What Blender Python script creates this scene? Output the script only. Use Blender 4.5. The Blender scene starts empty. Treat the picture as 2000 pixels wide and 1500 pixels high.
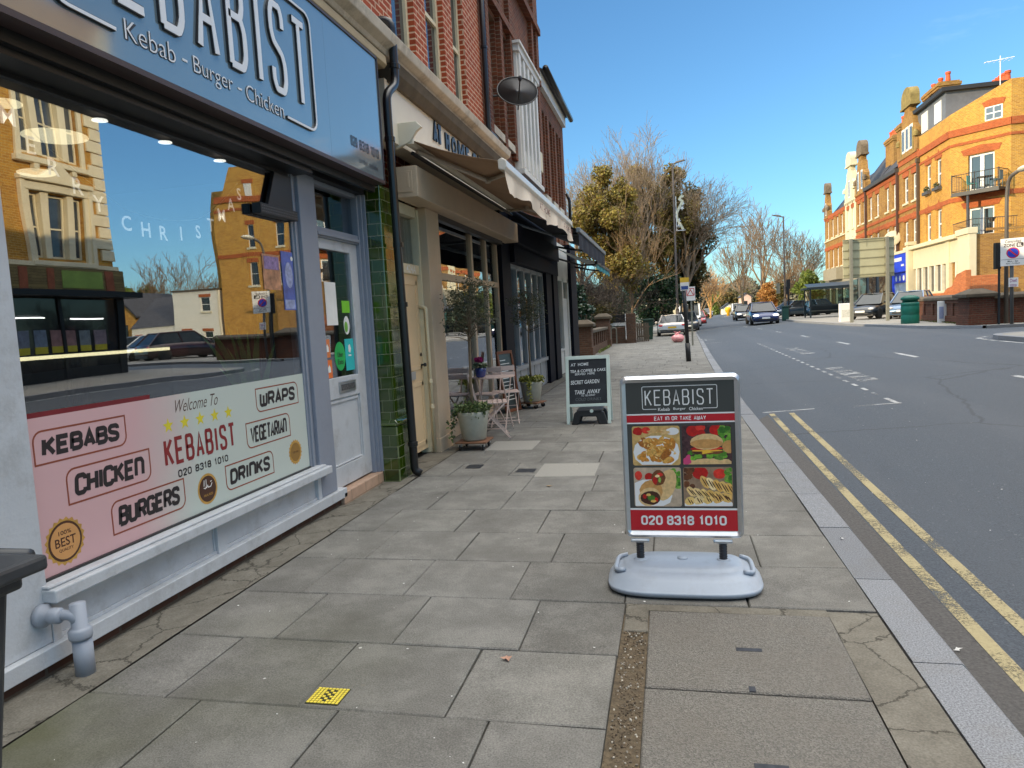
import bpy, bmesh, math, random
import numpy as np
from mathutils import Vector, Matrix
random.seed(7); rng = np.random.default_rng(7)
S = bpy.context.scene
COL = S.collection
# ------------------------------------------------------------------ camera
EYE = Vector((0, 0, 1.5))
YAW, PITCH, ROLL, FPX = -0.2220, 0.0883, 0.0556, 1388.0
cy, sy, cp, sp = math.cos(YAW), math.sin(YAW), math.cos(PITCH), math.sin(PITCH)
fwd = Vector((sy*cp, cy*cp, -sp)); right = Vector((cy, -sy, 0)); down = fwd.cross(right)
cr, sr = math.cos(ROLL), math.sin(ROLL)
r2 = right*cr + down*sr; d2 = down*cr - right*sr
cam = bpy.data.cameras.new('camera'); cam.sensor_width = 36; cam.lens = FPX/2000*36
cam.clip_start = 0.05; cam.clip_end = 3000
camo = bpy.data.objects.new('camera', cam); COL.objects.link(camo)
mw = Matrix.Identity(4)
for i in range(3):
    mw[i][0] = r2[i]; mw[i][1] = -d2[i]; mw[i][2] = -fwd[i]; mw[i][3] = EYE[i]
camo.matrix_world = mw
S.camera = camo
# ------------------------------------------------------------------ sky, sun, exposure
SUN_EL = math.radians(16.5); SUN_DIR = Vector((-0.85, -0.53, 0)).normalized()
W = bpy.data.worlds.new('World'); S.world = W; W.use_nodes = True
nt = W.node_tree; bg = nt.nodes['Background']
sky = nt.nodes.new('ShaderNodeTexSky'); sky.sky_type = 'NISHITA'; sky.sun_disc = False
sky.sun_elevation = SUN_EL; sky.sun_rotation = math.atan2(SUN_DIR.x, SUN_DIR.y)
sky.altitude = 30; sky.air_density = 1.0; sky.dust_density = 0.6; sky.ozone_density = 2.0
# faint cloud wisps, plus a bright overhead veil out of view, added as fill light
tc = nt.nodes.new('ShaderNodeTexCoord'); sep = nt.nodes.new('ShaderNodeSeparateXYZ')
nt.links.new(tc.outputs['Generated'], sep.inputs[0])
mp = nt.nodes.new('ShaderNodeMapping'); mp.inputs['Scale'].default_value = (1.2, 1.2, 4.5)
nt.links.new(tc.outputs['Generated'], mp.inputs[0])
nz = nt.nodes.new('ShaderNodeTexNoise'); nz.inputs['Scale'].default_value = 2.3; nz.inputs['Detail'].default_value = 7
nz.inputs['Roughness'].default_value = 0.6
nt.links.new(mp.outputs[0], nz.inputs['Vector'])
cr1 = nt.nodes.new('ShaderNodeMapRange'); cr1.inputs[1].default_value = 0.62; cr1.inputs[2].default_value = 0.9; cr1.inputs[4].default_value = 0.06
nt.links.new(nz.outputs['Fac'], cr1.inputs[0])
cr2 = nt.nodes.new('ShaderNodeMapRange'); cr2.inputs[1].default_value = 0.60; cr2.inputs[2].default_value = 0.9; cr2.inputs[4].default_value = 0.9
nt.links.new(sep.outputs['Z'], cr2.inputs[0])
addm = nt.nodes.new('ShaderNodeMath'); addm.operation = 'ADD'; addm.use_clamp = True
nt.links.new(cr1.outputs[0], addm.inputs[0]); nt.links.new(cr2.outputs[0], addm.inputs[1])
mx = nt.nodes.new('ShaderNodeMix'); mx.data_type = 'RGBA'
tint = nt.nodes.new('ShaderNodeMix'); tint.data_type = 'RGBA'; tint.blend_type = 'MULTIPLY'; tint.inputs['Factor'].default_value = 1.0
tint.inputs['B'].default_value = (0.53, 0.83, 1.02, 1); nt.links.new(sky.outputs[0], tint.inputs['A'])
nt.links.new(addm.outputs[0], mx.inputs['Factor']); nt.links.new(tint.outputs['Result'], mx.inputs['A'])
CLOUD_FILL = (21.0, 20.6, 19.6, 1); mx.inputs['B'].default_value = CLOUD_FILL
nt.links.new(mx.outputs['Result'], bg.inputs['Color']); bg.inputs['Strength'].default_value = 0.10
sl = bpy.data.lights.new('sun', 'SUN'); sl.energy = 2.3; sl.angle = math.radians(0.5); sl.color = (1.0, 0.79, 0.50)
so = bpy.data.objects.new('sun', sl); COL.objects.link(so)
tosun = Vector((SUN_DIR.x*math.cos(SUN_EL), SUN_DIR.y*math.cos(SUN_EL), math.sin(SUN_EL)))
so.rotation_euler = (-tosun).to_track_quat('-Z', 'Y').to_euler(); so.location = (-30, -20, 40)
vs = S.view_settings; vs.view_transform = 'Standard'; vs.look = 'None'; vs.gamma = 1; vs.exposure = 1.2
S.render.film_transparent = False
S.cycles.max_bounces = 6; S.cycles.diffuse_bounces = 3; S.cycles.glossy_bounces = 4; S.cycles.transmission_bounces = 4; S.cycles.transparent_max_bounces = 12
S.cycles.caustics_reflective = False; S.cycles.caustics_refractive = False
S.cycles.use_denoising = True
# ------------------------------------------------------------------ helpers
def lin(c):
    c /= 255.0
    return c/12.92 if c <= 0.04045 else ((c+0.055)/1.055)**2.4
def rgb(r, g, b): return (lin(r), lin(g), lin(b), 1)
class MB:
    """collects faces and links them as ONE mesh object"""
    def __init__(s): s.v = []; s.f = []; s.mi = []; s.sm = []; s.m = 0; s.smooth = False
    def add(s, vs, fs):
        n = len(s.v); s.v += [tuple(p) for p in vs]
        for f in fs: s.f.append([n+i for i in f]); s.mi.append(s.m); s.sm.append(s.smooth)
        return s
    def box(s, x0, y0, z0, x1, y1, z1):
        x0, x1 = min(x0, x1), max(x0, x1); y0, y1 = min(y0, y1), max(y0, y1); z0, z1 = min(z0, z1), max(z0, z1)
        return s.add([(x0,y0,z0),(x1,y0,z0),(x1,y1,z0),(x0,y1,z0),(x0,y0,z1),(x1,y0,z1),(x1,y1,z1),(x0,y1,z1)],
                     [(0,3,2,1),(4,5,6,7),(0,1,5,4),(1,2,6,5),(2,3,7,6),(3,0,4,7)])
    def obox(s, o, u, v, w, a, b, c):   # oriented box: origin + axes u,v,w with ranges a,b,c
        o, u, v, w = Vector(o), Vector(u), Vector(v), Vector(w)
        P = [o+u*i+v*j+w*k for k in c for j in b for i in a]
        return s.add(P, [(0,2,3,1),(4,5,7,6),(0,1,5,4),(1,3,7,5),(3,2,6,7),(2,0,4,6)])
    def prism(s, pts, vec):
        n = len(pts); vec = Vector(vec); P = [Vector(p) for p in pts]
        return s.add(P+[p+vec for p in P], [tuple(range(n))[::-1], tuple(range(n, 2*n))]+[(i,(i+1)%n,n+(i+1)%n,n+i) for i in range(n)])
    def poly(s, *pts): return s.add(pts, [tuple(range(len(pts)))])
    def disc(s, c, u, v, r, r2=None, n=24, a0=0.0, squash=1.0):
        c, u, v = Vector(c), Vector(u), Vector(v); r2 = r if r2 is None else r2
        return s.add([c+u*(r*math.cos(a0+2*math.pi*i/n))+v*(r2*math.sin(a0+2*math.pi*i/n)) for i in range(n)], [tuple(range(n))])
    def ring(s, c, u, v, r, w, n=32, r2=None):
        c, u, v = Vector(c), Vector(u), Vector(v); k = 1 if r2 is None else r2/r
        P = []
        for i in range(n):
            a = 2*math.pi*i/n
            for q in (r, r-w): P.append(c+u*(q*math.cos(a))+v*(q*k*math.sin(a)))
        return s.add(P, [(2*i, 2*((i+1)%n), 2*((i+1)%n)+1, 2*i+1) for i in range(n)])
    def tube(s, pts, r, n=8, caps=True):
        P = [Vector(p) for p in pts]; k = len(P); R = r if isinstance(r, (list, tuple)) else [r]*k
        vs = []; prev = None
        for i, p in enumerate(P):
            t = (P[min(i+1, k-1)]-P[max(i-1, 0)]).normalized()
            if prev is None:
                a = Vector((0,0,1)) if abs(t.z) < 0.9 else Vector((1,0,0)); x = t.cross(a).normalized()
            else:
                x = prev-t*prev.dot(t)
                x = x.normalized() if x.length > 1e-6 else t.orthogonal().normalized()
            prev = x; y = t.cross(x)
            for j in range(n):
                an = 2*math.pi*j/n; vs.append(p+(x*math.cos(an)+y*math.sin(an))*R[i])
        fs = [(i*n+j, i*n+(j+1)%n, (i+1)*n+(j+1)%n, (i+1)*n+j) for i in range(k-1) for j in range(n)]
        if caps: fs += [tuple(range(n))[::-1], tuple(range((k-1)*n, k*n))]
        return s.add(vs, fs)
    def lathe(s, c, prof, n=24, axis=(0,0,1)):
        c = Vector(c); a = Vector(axis).normalized(); x = a.orthogonal().normalized(); y = a.cross(x); vs = []
        for (r, h) in prof:
            for j in range(n):
                an = 2*math.pi*j/n; vs.append(c+a*h+(x*math.cos(an)+y*math.sin(an))*max(r, 1e-4))
        k = len(prof)
        return s.add(vs, [(i*n+j, i*n+(j+1)%n, (i+1)*n+(j+1)%n, (i+1)*n+j) for i in range(k-1) for j in range(n)]+[tuple(range(n))[::-1], tuple(range((k-1)*n, k*n))])
    def blob(s, c, rx, ry, rz, nu=10, nv=7, jit=0.0):
        vs = []; fs = []
        for i in range(nv+1):
            th = math.pi*i/nv
            for j in range(nu):
                ph = 2*math.pi*j/nu; k = 1+random.uniform(-jit, jit)
                vs.append((c[0]+rx*k*math.sin(th)*math.cos(ph), c[1]+ry*k*math.sin(th)*math.sin(ph), c[2]+rz*k*math.cos(th)))
        for i in range(nv):
            for j in range(nu): fs.append((i*nu+j, (i+1)*nu+j, (i+1)*nu+(j+1)%nu, i*nu+(j+1)%nu))
        return s.add(vs, fs)
    def build(s, name, mat, parent=None, bevel=0, seg=2, norm=True, sub=0):
        o0 = ORI.get(parent.name, Vector((0,0,0))) if parent else Vector((0,0,0))
        me = bpy.data.meshes.new(name)
        me.from_pydata([(p[0]-o0[0], p[1]-o0[1], p[2]-o0[2]) for p in s.v], [], s.f)
        for m in (mat if isinstance(mat, (list, tuple)) else [mat]): me.materials.append(m)
        if len(s.f): 
            me.polygons.foreach_set('material_index', s.mi); me.polygons.foreach_set('use_smooth', s.sm)
        if norm:
            b = bmesh.new(); b.from_mesh(me); bmesh.ops.recalc_face_normals(b, faces=b.faces); b.to_mesh(me); b.free()
        me.update()
        o = bpy.data.objects.new(name, me); COL.objects.link(o)
        if parent: o.parent = parent
        ORI[o.name] = o0
        if bevel:
            md = o.modifiers.new('bevel', 'BEVEL'); md.width = bevel; md.segments = seg; md.limit_method = 'ANGLE'; md.angle_limit = math.radians(40)
        if sub:
            md = o.modifiers.new('sub', 'SUBSURF'); md.levels = sub; md.render_levels = sub
        return o
ORI = {}
def tag(o, label, cat, group=None, kind=None):
    if label: o['label'] = label
    if cat: o['category'] = cat
    if group: o['group'] = group
    if kind: o['kind'] = kind
    return o
def thing(name, label, cat, loc=(0,0,0), group=None):
    o = bpy.data.objects.new(name, None); COL.objects.link(o); o.location = loc; o.empty_display_size = 0.2
    ORI[o.name] = Vector(loc); return tag(o, label, cat, group)
def structure(o): o['kind'] = 'structure'; return o
def kids(o): return [c for c in bpy.data.objects if c.parent == o]
def copy_tree(o, loc=None, rz=None, label=None, parent=None):
    c = o.copy(); COL.objects.link(c); c.parent = parent
    if loc is not None: c.location = loc
    if rz is not None: c.rotation_euler = (0, 0, rz)
    if label: c['label'] = label
    for k in kids(o): copy_tree(k, parent=c)
    return c
# ---- lettering
_tc = {}
def text_faces(t, bold):
    key = (t, bold)
    if key in _tc: return _tc[key]
    cu = bpy.data.curves.new('lettering', 'FONT'); cu.body = t; cu.size = 1; cu.resolution_u = 3; cu.offset = bold
    o = bpy.data.objects.new('lettering', cu); COL.objects.link(o)
    me = bpy.data.meshes.new_from_object(o.evaluated_get(bpy.context.evaluated_depsgraph_get()))
    vs = [(v.co.x, v.co.y) for v in me.vertices]; fs = [tuple(p.vertices) for p in me.polygons]
    bpy.data.objects.remove(o); bpy.data.curves.remove(cu); bpy.data.meshes.remove(me)
    _tc[key] = (vs, fs); return _tc[key]
def text(mb, t, c, u, v, w=None, h=None, bold=0.0, shear=0.0):
    """letters centred on c, fitted into width w and height h along u, v"""
    vs, fs = text_faces(t, bold)
    xs = [p[0] for p in vs]; ys = [p[1] for p in vs]
    x0, x1, y0, y1 = min(xs), max(xs), min(ys), max(ys)
    if h is None: ky = kx = w/(x1-x0)
    elif w is None: kx = ky = h/(y1-y0)
    else: kx = w/(x1-x0); ky = h/(y1-y0)
    c, u, v = Vector(c), Vector(u), Vector(v)
    mb.add([c+u*((p[0]-(x0+x1)/2)*kx+shear*(p[1]-(y0+y1)/2)*ky)+v*((p[1]-(y0+y1)/2)*ky) for p in vs], fs)
GLY = {
 'K':[[(0,0),(0,1)],[(.95,1),(.05,.45)],[(.3,.6),(1,0)]],'E':[[(1,1),(0,1),(0,0),(1,0)],[(0,.52),(.85,.52)]],
 'B':[[(0,0),(0,1),(.75,1),(.95,.88),(.95,.66),(.78,.53),(0,.53)],[(.78,.53),(1,.4),(1,.13),(.78,0),(0,0)]],
 'A':[[(0,0),(.5,1),(1,0)],[(.17,.3),(.83,.3)]],'I':[[(.5,0),(.5,1)]],
 'S':[[(.97,.76),(.97,.9),(.8,1),(.2,1),(.02,.88),(.02,.68),(.18,.56),(.82,.44),(1,.32),(1,.12),(.8,0),(.2,0),(.03,.1),(.03,.24)]],
 'T':[[(0,1),(1,1)],[(.5,1),(.5,0)]],'C':[[(1,.74),(1,.88),(.8,1),(.2,1),(0,.87),(0,.13),(.2,0),(.8,0),(1,.12),(1,.26)]],
 'H':[[(0,0),(0,1)],[(1,0),(1,1)],[(0,.5),(1,.5)]],'N':[[(0,0),(0,1),(.75,1),(1,.8),(1,0)]],
 'U':[[(0,1),(0,.15),(.2,0),(.8,0),(1,.15),(1,1)]],'R':[[(0,0),(0,1),(.8,1),(1,.86),(1,.62),(.8,.48),(0,.48)],[(.55,.48),(1,0)]],
 'G':[[(1,.8),(.85,1),(.2,1),(0,.85),(0,.15),(.2,0),(1,0),(1,.48),(.55,.48)]],
 'W':[[(0,1),(0,.15),(.13,0),(.5,0),(.5,.85)],[(.5,0),(.87,0),(1,.15),(1,1)]],
 'P':[[(0,0),(0,1),(.8,1),(1,.86),(1,.56),(.8,.42),(0,.42)]],'V':[[(0,1),(.5,0),(1,1)]],'O':[[(0,.14),(0,.86),(.2,1),(.8,1),(1,.86),(1,.14),(.8,0),(.2,0),(0,.14)]],'Y':[[(0,1),(.5,.45),(1,1)],[(.5,.45),(.5,0)]],
 '0':[[(0,.16),(0,.84),(.22,1),(.78,1),(1,.84),(1,.16),(.78,0),(.22,0),(0,.16)]],'1':[[(.1,.78),(.6,1),(.6,0)]],'2':[[(0,.74),(.03,.88),(.22,1),(.78,1),(1,.86),(1,.66),(.1,.1),(.02,0),(1,0)]],
 '3':[[(0,.76),(.03,.9),(.22,1),(.78,1),(.97,.9),(.97,.64),(.78,.53),(.4,.53)],[(.78,.53),(1,.42),(1,.12),(.78,0),(.22,0),(.02,.1),(0,.26)]],'8':[[(.2,.53),(.03,.66),(.03,.88),(.22,1),(.78,1),(.97,.88),(.97,.66),(.8,.53),(.2,.53),(0,.4),(0,.13),(.22,0),(.78,0),(1,.13),(1,.4),(.8,.53)]],'D':[[(0,0),(0,1),(.7,1),(1,.78),(1,.22),(.7,0),(0,0)]]}
def ribbon(mb, pts, wt, n=None, ext=0.0):
    """flat stroke of width wt along coplanar 3D points, plane normal n, optional thickness"""
    P = [Vector(p) for p in pts]; n = Vector(n); closed = (P[0]-P[-1]).length < 1e-7
    if closed: P = P[:-1]
    k = len(P); L = []; R = []
    for i in range(k):
        a = P[i]-P[i-1] if (i > 0 or closed) else P[1]-P[0]
        b = P[(i+1)%k]-P[i] if (i < k-1 or closed) else P[-1]-P[-2]
        a.normalize(); b.normalize(); na = n.cross(a); nb = n.cross(b); m = na+nb
        m = m/(max(0.35, 1+na.dot(nb))) if m.length > 1e-4 else na
        L.append(P[i]+m*(wt/2)); R.append(P[i]-m*(wt/2))
    vs = [q for i in range(k) for q in (L[i], R[i])]; e = k if closed else k-1
    fs = [(2*i, 2*i+1, 2*((i+1)%k)+1, 2*((i+1)%k)) for i in range(e)]
    if ext:
        vs2 = [q+n*ext for q in vs]; m2 = 2*k
        fs = [tuple(j+m2 for j in f) for f in fs]+[(2*i, 2*((i+1)%k), 2*((i+1)%k)+m2, 2*i+m2) for i in range(e)]+[(2*i+1, 2*i+1+m2, 2*((i+1)%k)+1+m2, 2*((i+1)%k)+1) for i in range(e)]
        if not closed: fs += [(0, m2, m2+1, 1), (2*k-2, 2*k-1, 2*k-1+m2, 2*k-2+m2)]
        vs = vs+vs2
    mb.add(vs, fs)
def soften(pl, f=0.34):
    closed = pl[0] == pl[-1]; P = pl[:-1] if closed else pl; k = len(P); out = []
    for i, p in enumerate(P):
        if not closed and i in (0, k-1): out.append(p); continue
        a, c = P[i-1], P[(i+1) % k]
        for t in (0.0, 0.5, 1.0):
            q0 = (p[0]+(a[0]-p[0])*f, p[1]+(a[1]-p[1])*f); q1 = (p[0]+(c[0]-p[0])*f, p[1]+(c[1]-p[1])*f)
            if abs(a[0]-p[0])+abs(a[1]-p[1]) > 0.6: q0 = (p[0]+(a[0]-p[0])*0.1, p[1]+(a[1]-p[1])*0.1)
            if abs(c[0]-p[0])+abs(c[1]-p[1]) > 0.6: q1 = (p[0]+(c[0]-p[0])*0.1, p[1]+(c[1]-p[1])*0.1)
            out.append(tuple(q0[j]*(1-t)**2+p[j]*2*t*(1-t)+q1[j]*t*t for j in (0, 1)))
    return out+[out[0]] if closed else out
def strokes(mb, t, o, u, v, w, h, wt, gap=0.35, ext=0.0, slant=0.0, grow=0.0):
    """condensed stroke lettering from lower-left corner o, total width w, height h"""
    o, u, v = Vector(o), Vector(u), Vector(v); n = u.cross(v)
    wd = [0.22 if ch == 'I' else 0.5 if ch == ' ' else 0.62 if ch == '1' else (1.15 if ch in 'WV' else 1.0) for ch in t]; lift = 0
    unit = (w-wt)/(sum(wd)+gap*(len(t)-1)); x = wt/2
    for ch, k in zip(t, wd):
        cw = unit*k
        for pl in GLY.get(ch, []):
            if ch in 'BSCNURGPDOW02389': pl = soften(pl)
            lift = (lift+1) % 3
            ribbon(mb, [o+n*(0.00035*lift)+u*(x+(0 if ch == 'I' else px*cw)+(cw/2 if ch == 'I' else 0)+slant*py*h)+v*(wt/2+py*(h-wt)) for px, py in pl], wt+grow, n, ext)
        x += cw+gap*unit
def rrect(c, u, v, w, h, r, corners=(1,1,1,1), n=5):
    """rounded rectangle outline; corners = BL, BR, TR, TL"""
    c, u, v = Vector(c), Vector(u), Vector(v); out = []
    for q, (sx, sz, a0) in enumerate(((-1,-1,180),(1,-1,270),(1,1,0),(-1,1,90))):
        rr = r if corners[q] else 0.0
        cx, cz = sx*(w/2-rr), sz*(h/2-rr)
        if rr == 0: out.append(c+u*cx+v*cz); continue
        for i in range(n+1):
            a = math.radians(a0+90*i/n); out.append(c+u*(cx+rr*math.cos(a))+v*(cz+rr*math.sin(a)))
    return out
def holed(mb, o, u, n, u0, u1, z0, z1, holes, d, back=False):
    """wall sheet with rectangular openings and their reveals (depth d)"""
    o, u, n = Vector(o), Vector(u), Vector(n); Zv = Vector((0,0,1))
    P = lambda a, z, k=0: o+u*a+Zv*z-n*k
    us = sorted({u0, u1}|{h[i] for h in holes for i in (0,1) if u0 < h[i] < u1}); zs = sorted({z0, z1}|{h[i] for h in holes for i in (2,3) if z0 < h[i] < z1})
    for a, b in zip(us[:-1], us[1:]):
        for c, e in zip(zs[:-1], zs[1:]):
            m, q = (a+b)/2, (c+e)/2
            if any(h[0] < m < h[1] and h[2] < q < h[3] for h in holes): continue
            mb.poly(P(a,c), P(b,c), P(b,e), P(a,e))
    for (a, b, c, e) in holes:
        mb.poly(P(a,c), P(a,e), P(a,e,d), P(a,c,d)); mb.poly(P(b,c), P(b,c,d), P(b,e,d), P(b,e))
        mb.poly(P(a,e), P(b,e), P(b,e,d), P(a,e,d)); mb.poly(P(a,c), P(a,c,d), P(b,c,d), P(b,c))
def window(parent, o, u, n, a, b, c, e, d, mf, mg, fw=0.06, nv=1, nh=2, sill=None, curtain=None):
    """sash window in an opening: frame (part) > pane, sill (sub-parts)"""
    o, u, n = Vector(o), Vector(u), Vector(n); Zv = Vector((0,0,1)); m = MB()
    q = (-d, -d+0.07)
    for r in ((a, a+fw, c, e), (b-fw, b, c, e), (a+fw, b-fw, c, c+fw), (a+fw, b-fw, e-fw, e)):
        m.obox(o, u, Zv, n, r[0:2], r[2:4], q)
    for i in range(1, nh): z = c+(e-c)*i/nh; m.obox(o, u, Zv, n, (a+fw, b-fw), (z-fw*0.4, z+fw*0.4), (-d+0.012, -d+0.062))
    for i in range(1, nv): x = a+(b-a)*i/nv; m.obox(o, u, Zv, n, (x-fw*0.4, x+fw*0.4), (c+fw, e-fw), (-d+0.01, -d+0.06))
    f = m.build('window', mf, parent)
    g = MB(); g.obox(o, u, Zv, n, (a+fw*0.5, b-fw*0.5), (c+fw*0.5, e-fw*0.5), (-d+0.02, -d+0.03)); g.build('pane', mg, f)
    if sill is not None:
        k = MB(); k.obox(o, u, Zv, n, (a-0.08, b+0.08), (c-0.14, c-0.002), (-d, 0.08)); k.build('sill', sill, f)
    if curtain is not None:
        k = MB(); k.obox(o, u, Zv, n, (a+fw, b-fw), (c+fw, e-fw), (-d-0.12, -d-0.1)); k.build('curtain', curtain, f)
    return f
# ------------------------------------------------------------------ materials
def nmat(name):
    m = bpy.data.materials.new(name); m.use_nodes = True
    t = m.node_tree; return m, t, t.nodes['Principled BSDF']
def N(t, kind, **kw):
    n = t.nodes.new('ShaderNode'+kind)
    for k, v in kw.items():
        if k in n.inputs: n.inputs[k].default_value = v
        else: setattr(n, k, v)
    return n
def coords(t, scale=(1,1,1), kind='Object'):
    c = N(t, 'TexCoord'); m = N(t, 'Mapping'); m.inputs['Scale'].default_value = scale
    t.links.new(c.outputs[kind], m.inputs[0]); return m.outputs[0]
def mixc(t, f, a, b, mode='MIX'):
    n = N(t, 'Mix', data_type='RGBA', blend_type=mode)
    for k, x in (('Factor', f), ('A', a), ('B', b)):
        if hasattr(x, 'is_linked'): t.links.new(x, n.inputs[k])
        else: n.inputs[k].default_value = x if k != 'Factor' else x
    return n.outputs['Result']
def rampv(t, x, a, b, lo=0.0, hi=1.0):
    n = N(t, 'MapRange'); n.inputs[1].default_value = a; n.inputs[2].default_value = b; n.inputs[3].default_value = lo; n.inputs[4].default_value = hi
    t.links.new(x, n.inputs[0]); return n.outputs[0]
def sc(c, k): return (min(c[0]*k,1), min(c[1]*k,1), min(c[2]*k,1), 1)
def plain(name, c, rough=0.6, metal=0.0, var=0.12, vs=3.0, bump=0.0, bs=80.0, coat=0.0, spec=0.5, dirt=0.0, dirtc=(0.05,0.045,0.035,1), dscale=2.0):
    m, t, b = nmat(name); co = coords(t)
    n = N(t, 'TexNoise', Scale=vs, Detail=5.0, Roughness=0.62); t.links.new(co, n.inputs['Vector'])
    col = mixc(t, rampv(t, n.outputs['Fac'], 0.3, 0.7), sc(c, 1-var), sc(c, 1+var))
    if dirt:
        n2 = N(t, 'TexNoise', Scale=dscale, Detail=8.0, Roughness=0.75); t.links.new(co, n2.inputs['Vector'])
        col = mixc(t, rampv(t, n2.outputs['Fac'], 0.5, 0.75, 0, dirt), col, dirtc)
    t.links.new(col, b.inputs['Base Color']); b.inputs['Roughness'].default_value = rough; b.inputs['Metallic'].default_value = metal
    b.inputs['Coat Weight'].default_value = coat; b.inputs['Coat Roughness'].default_value = 0.08; b.inputs['Specular IOR Level'].default_value = spec
    if bump:
        n3 = N(t, 'TexNoise', Scale=bs, Detail=4.0); t.links.new(co, n3.inputs['Vector'])
        bp = N(t, 'Bump', Strength=bump, Distance=0.01); t.links.new(n3.outputs['Fac'], bp.inputs['Height']); t.links.new(bp.outputs[0], b.inputs['Normal'])
    return m
def island(name, cols, rough=0.7, trans=0.0, nscale=6.0, amount=0.3, coat=0.0):
    """colour picked per loose piece of the mesh"""
    m, t, b = nmat(name); g = N(t, 'NewGeometry'); r = N(t, 'ValToRGB'); t.links.new(g.outputs['Random Per Island'], r.inputs[0])
    e = r.color_ramp.elements
    while len(e) < len(cols): e.new(0.5)
    for i, c in enumerate(cols): e[i].position = i/(len(cols)-1); e[i].color = c
    co = coords(t); n = N(t, 'TexNoise', Scale=nscale, Detail=4.0); t.links.new(co, n.inputs['Vector'])
    k = rampv(t, n.outputs['Fac'], 0.3, 0.7, 1-amount, 1+amount)
    h = N(t, 'HueSaturation'); t.links.new(r.outputs[0], h.inputs['Color']); t.links.new(k, h.inputs['Value'])
    t.links.new(h.outputs[0], b.inputs['Base Color']); b.inputs['Roughness'].default_value = rough; b.inputs['Coat Weight'].default_value = coat
    if trans:
        tr = N(t, 'BsdfTranslucent'); t.links.new(h.outputs[0], tr.inputs[0]); ms = N(t, 'MixShader'); ms.inputs[0].default_value = trans
        t.links.new(b.outputs[0], ms.inputs[1]); t.links.new(tr.outputs[0], ms.inputs[2]); t.links.new(ms.outputs[0], t.nodes['Material Output'].inputs[0])
    return m
def brick(name, c1, c2, mortar, bw=0.225, bh=0.075, ms=0.010, axis='yz', stain=0.35, stainc=(0.03,0.028,0.025,1), bump=0.5, rough=0.85, spec=0.3, third=None):
    m, t, b = nmat(name); c = N(t, 'TexCoord'); s = N(t, 'SeparateXYZ'); t.links.new(c.outputs['Object'], s.inputs[0])
    a = N(t, 'Math', operation='SUBTRACT'); t.links.new(s.outputs[0], a.inputs[0]); t.links.new(s.outputs[1], a.inputs[1])
    cb = N(t, 'CombineXYZ'); t.links.new(a.outputs[0], cb.inputs[0]); t.links.new(s.outputs[2], cb.inputs[1])
    br = N(t, 'TexBrick'); br.inputs['Scale'].default_value = 1.0; br.inputs['Brick Width'].default_value = bw; br.inputs['Row Height'].default_value = bh
    br.inputs['Mortar Size'].default_value = ms; br.inputs['Mortar Smooth'].default_value = 0.25; br.inputs['Bias'].default_value = 0.0
    br.inputs['Color1'].default_value = c1; br.inputs['Color2'].default_value = c2; br.inputs['Mortar'].default_value = mortar
    t.links.new(cb.outputs[0], br.inputs['Vector'])
    n = N(t, 'TexNoise', Scale=1.1, Detail=9.0, Roughness=0.7); t.links.new(c.outputs['Object'], n.inputs['Vector'])
    n2 = N(t, 'TexNoise', Scale=14.0, Detail=3.0); t.links.new(c.outputs['Object'], n2.inputs['Vector'])
    col = mixc(t, rampv(t, n2.outputs['Fac'], 0.35, 0.7, 0, 0.4), br.outputs['Color'], third or sc(c1, 0.6))
    col = mixc(t, rampv(t, n.outputs['Fac'], 0.5, 0.78, 0, stain), col, stainc)
    t.links.new(col, b.inputs['Base Color']); b.inputs['Roughness'].default_value = rough; b.inputs['Specular IOR Level'].default_value = spec
    bp = N(t, 'Bump', Strength=bump, Distance=0.012); iv = N(t, 'Math', operation='SUBTRACT'); iv.inputs[0].default_value = 1; t.links.new(br.outputs['Fac'], iv.inputs[1])
    t.links.new(iv.outputs[0], bp.inputs['Height']); t.links.new(bp.outputs[0], b.inputs['Normal'])
    return m
def glow(name, c, k):
    m, t, b = nmat(name); b.inputs['Emission Color'].default_value = c; b.inputs['Emission Strength'].default_value = k; b.inputs['Base Color'].default_value = c; return m
def glass(name, refl=0.3, tint=(0.75,0.78,0.78,1), wav=0.0):
    """shop glazing: see-through with a strong mirror layer that rises at grazing angles"""
    m, t, b = nmat(name); t.nodes.remove(b)
    tr = N(t, 'BsdfTransparent'); tr.inputs[0].default_value = tint; gl = N(t, 'BsdfGlossy'); gl.inputs['Roughness'].default_value = 0.0; gl.inputs[0].default_value = (0.95,0.97,1,1)
    fr = N(t, 'LayerWeight', Blend=0.5); pw = N(t, 'Math', operation='POWER'); t.links.new(fr.outputs['Facing'], pw.inputs[0]); pw.inputs[1].default_value = 4.0
    a = N(t, 'Math', operation='MULTIPLY_ADD', use_clamp=True); t.links.new(pw.outputs[0], a.inputs[0]); a.inputs[1].default_value = 1.0-refl; a.inputs[2].default_value = refl
    if wav:
        n = N(t, 'TexNoise', Scale=1.1, Detail=1.0); t.links.new(coords(t), n.inputs['Vector'])
        bp = N(t, 'Bump', Strength=wav, Distance=0.004); t.links.new(n.outputs['Fac'], bp.inputs['Height']); t.links.new(bp.outputs[0], gl.inputs['Normal'])
    ms = N(t, 'MixShader'); t.links.new(a.outputs[0], ms.inputs[0]); t.links.new(tr.outputs[0], ms.inputs[1]); t.links.new(gl.outputs[0], ms.inputs[2])
    t.links.new(ms.outputs[0], t.nodes['Material Output'].inputs[0]); return m
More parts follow.
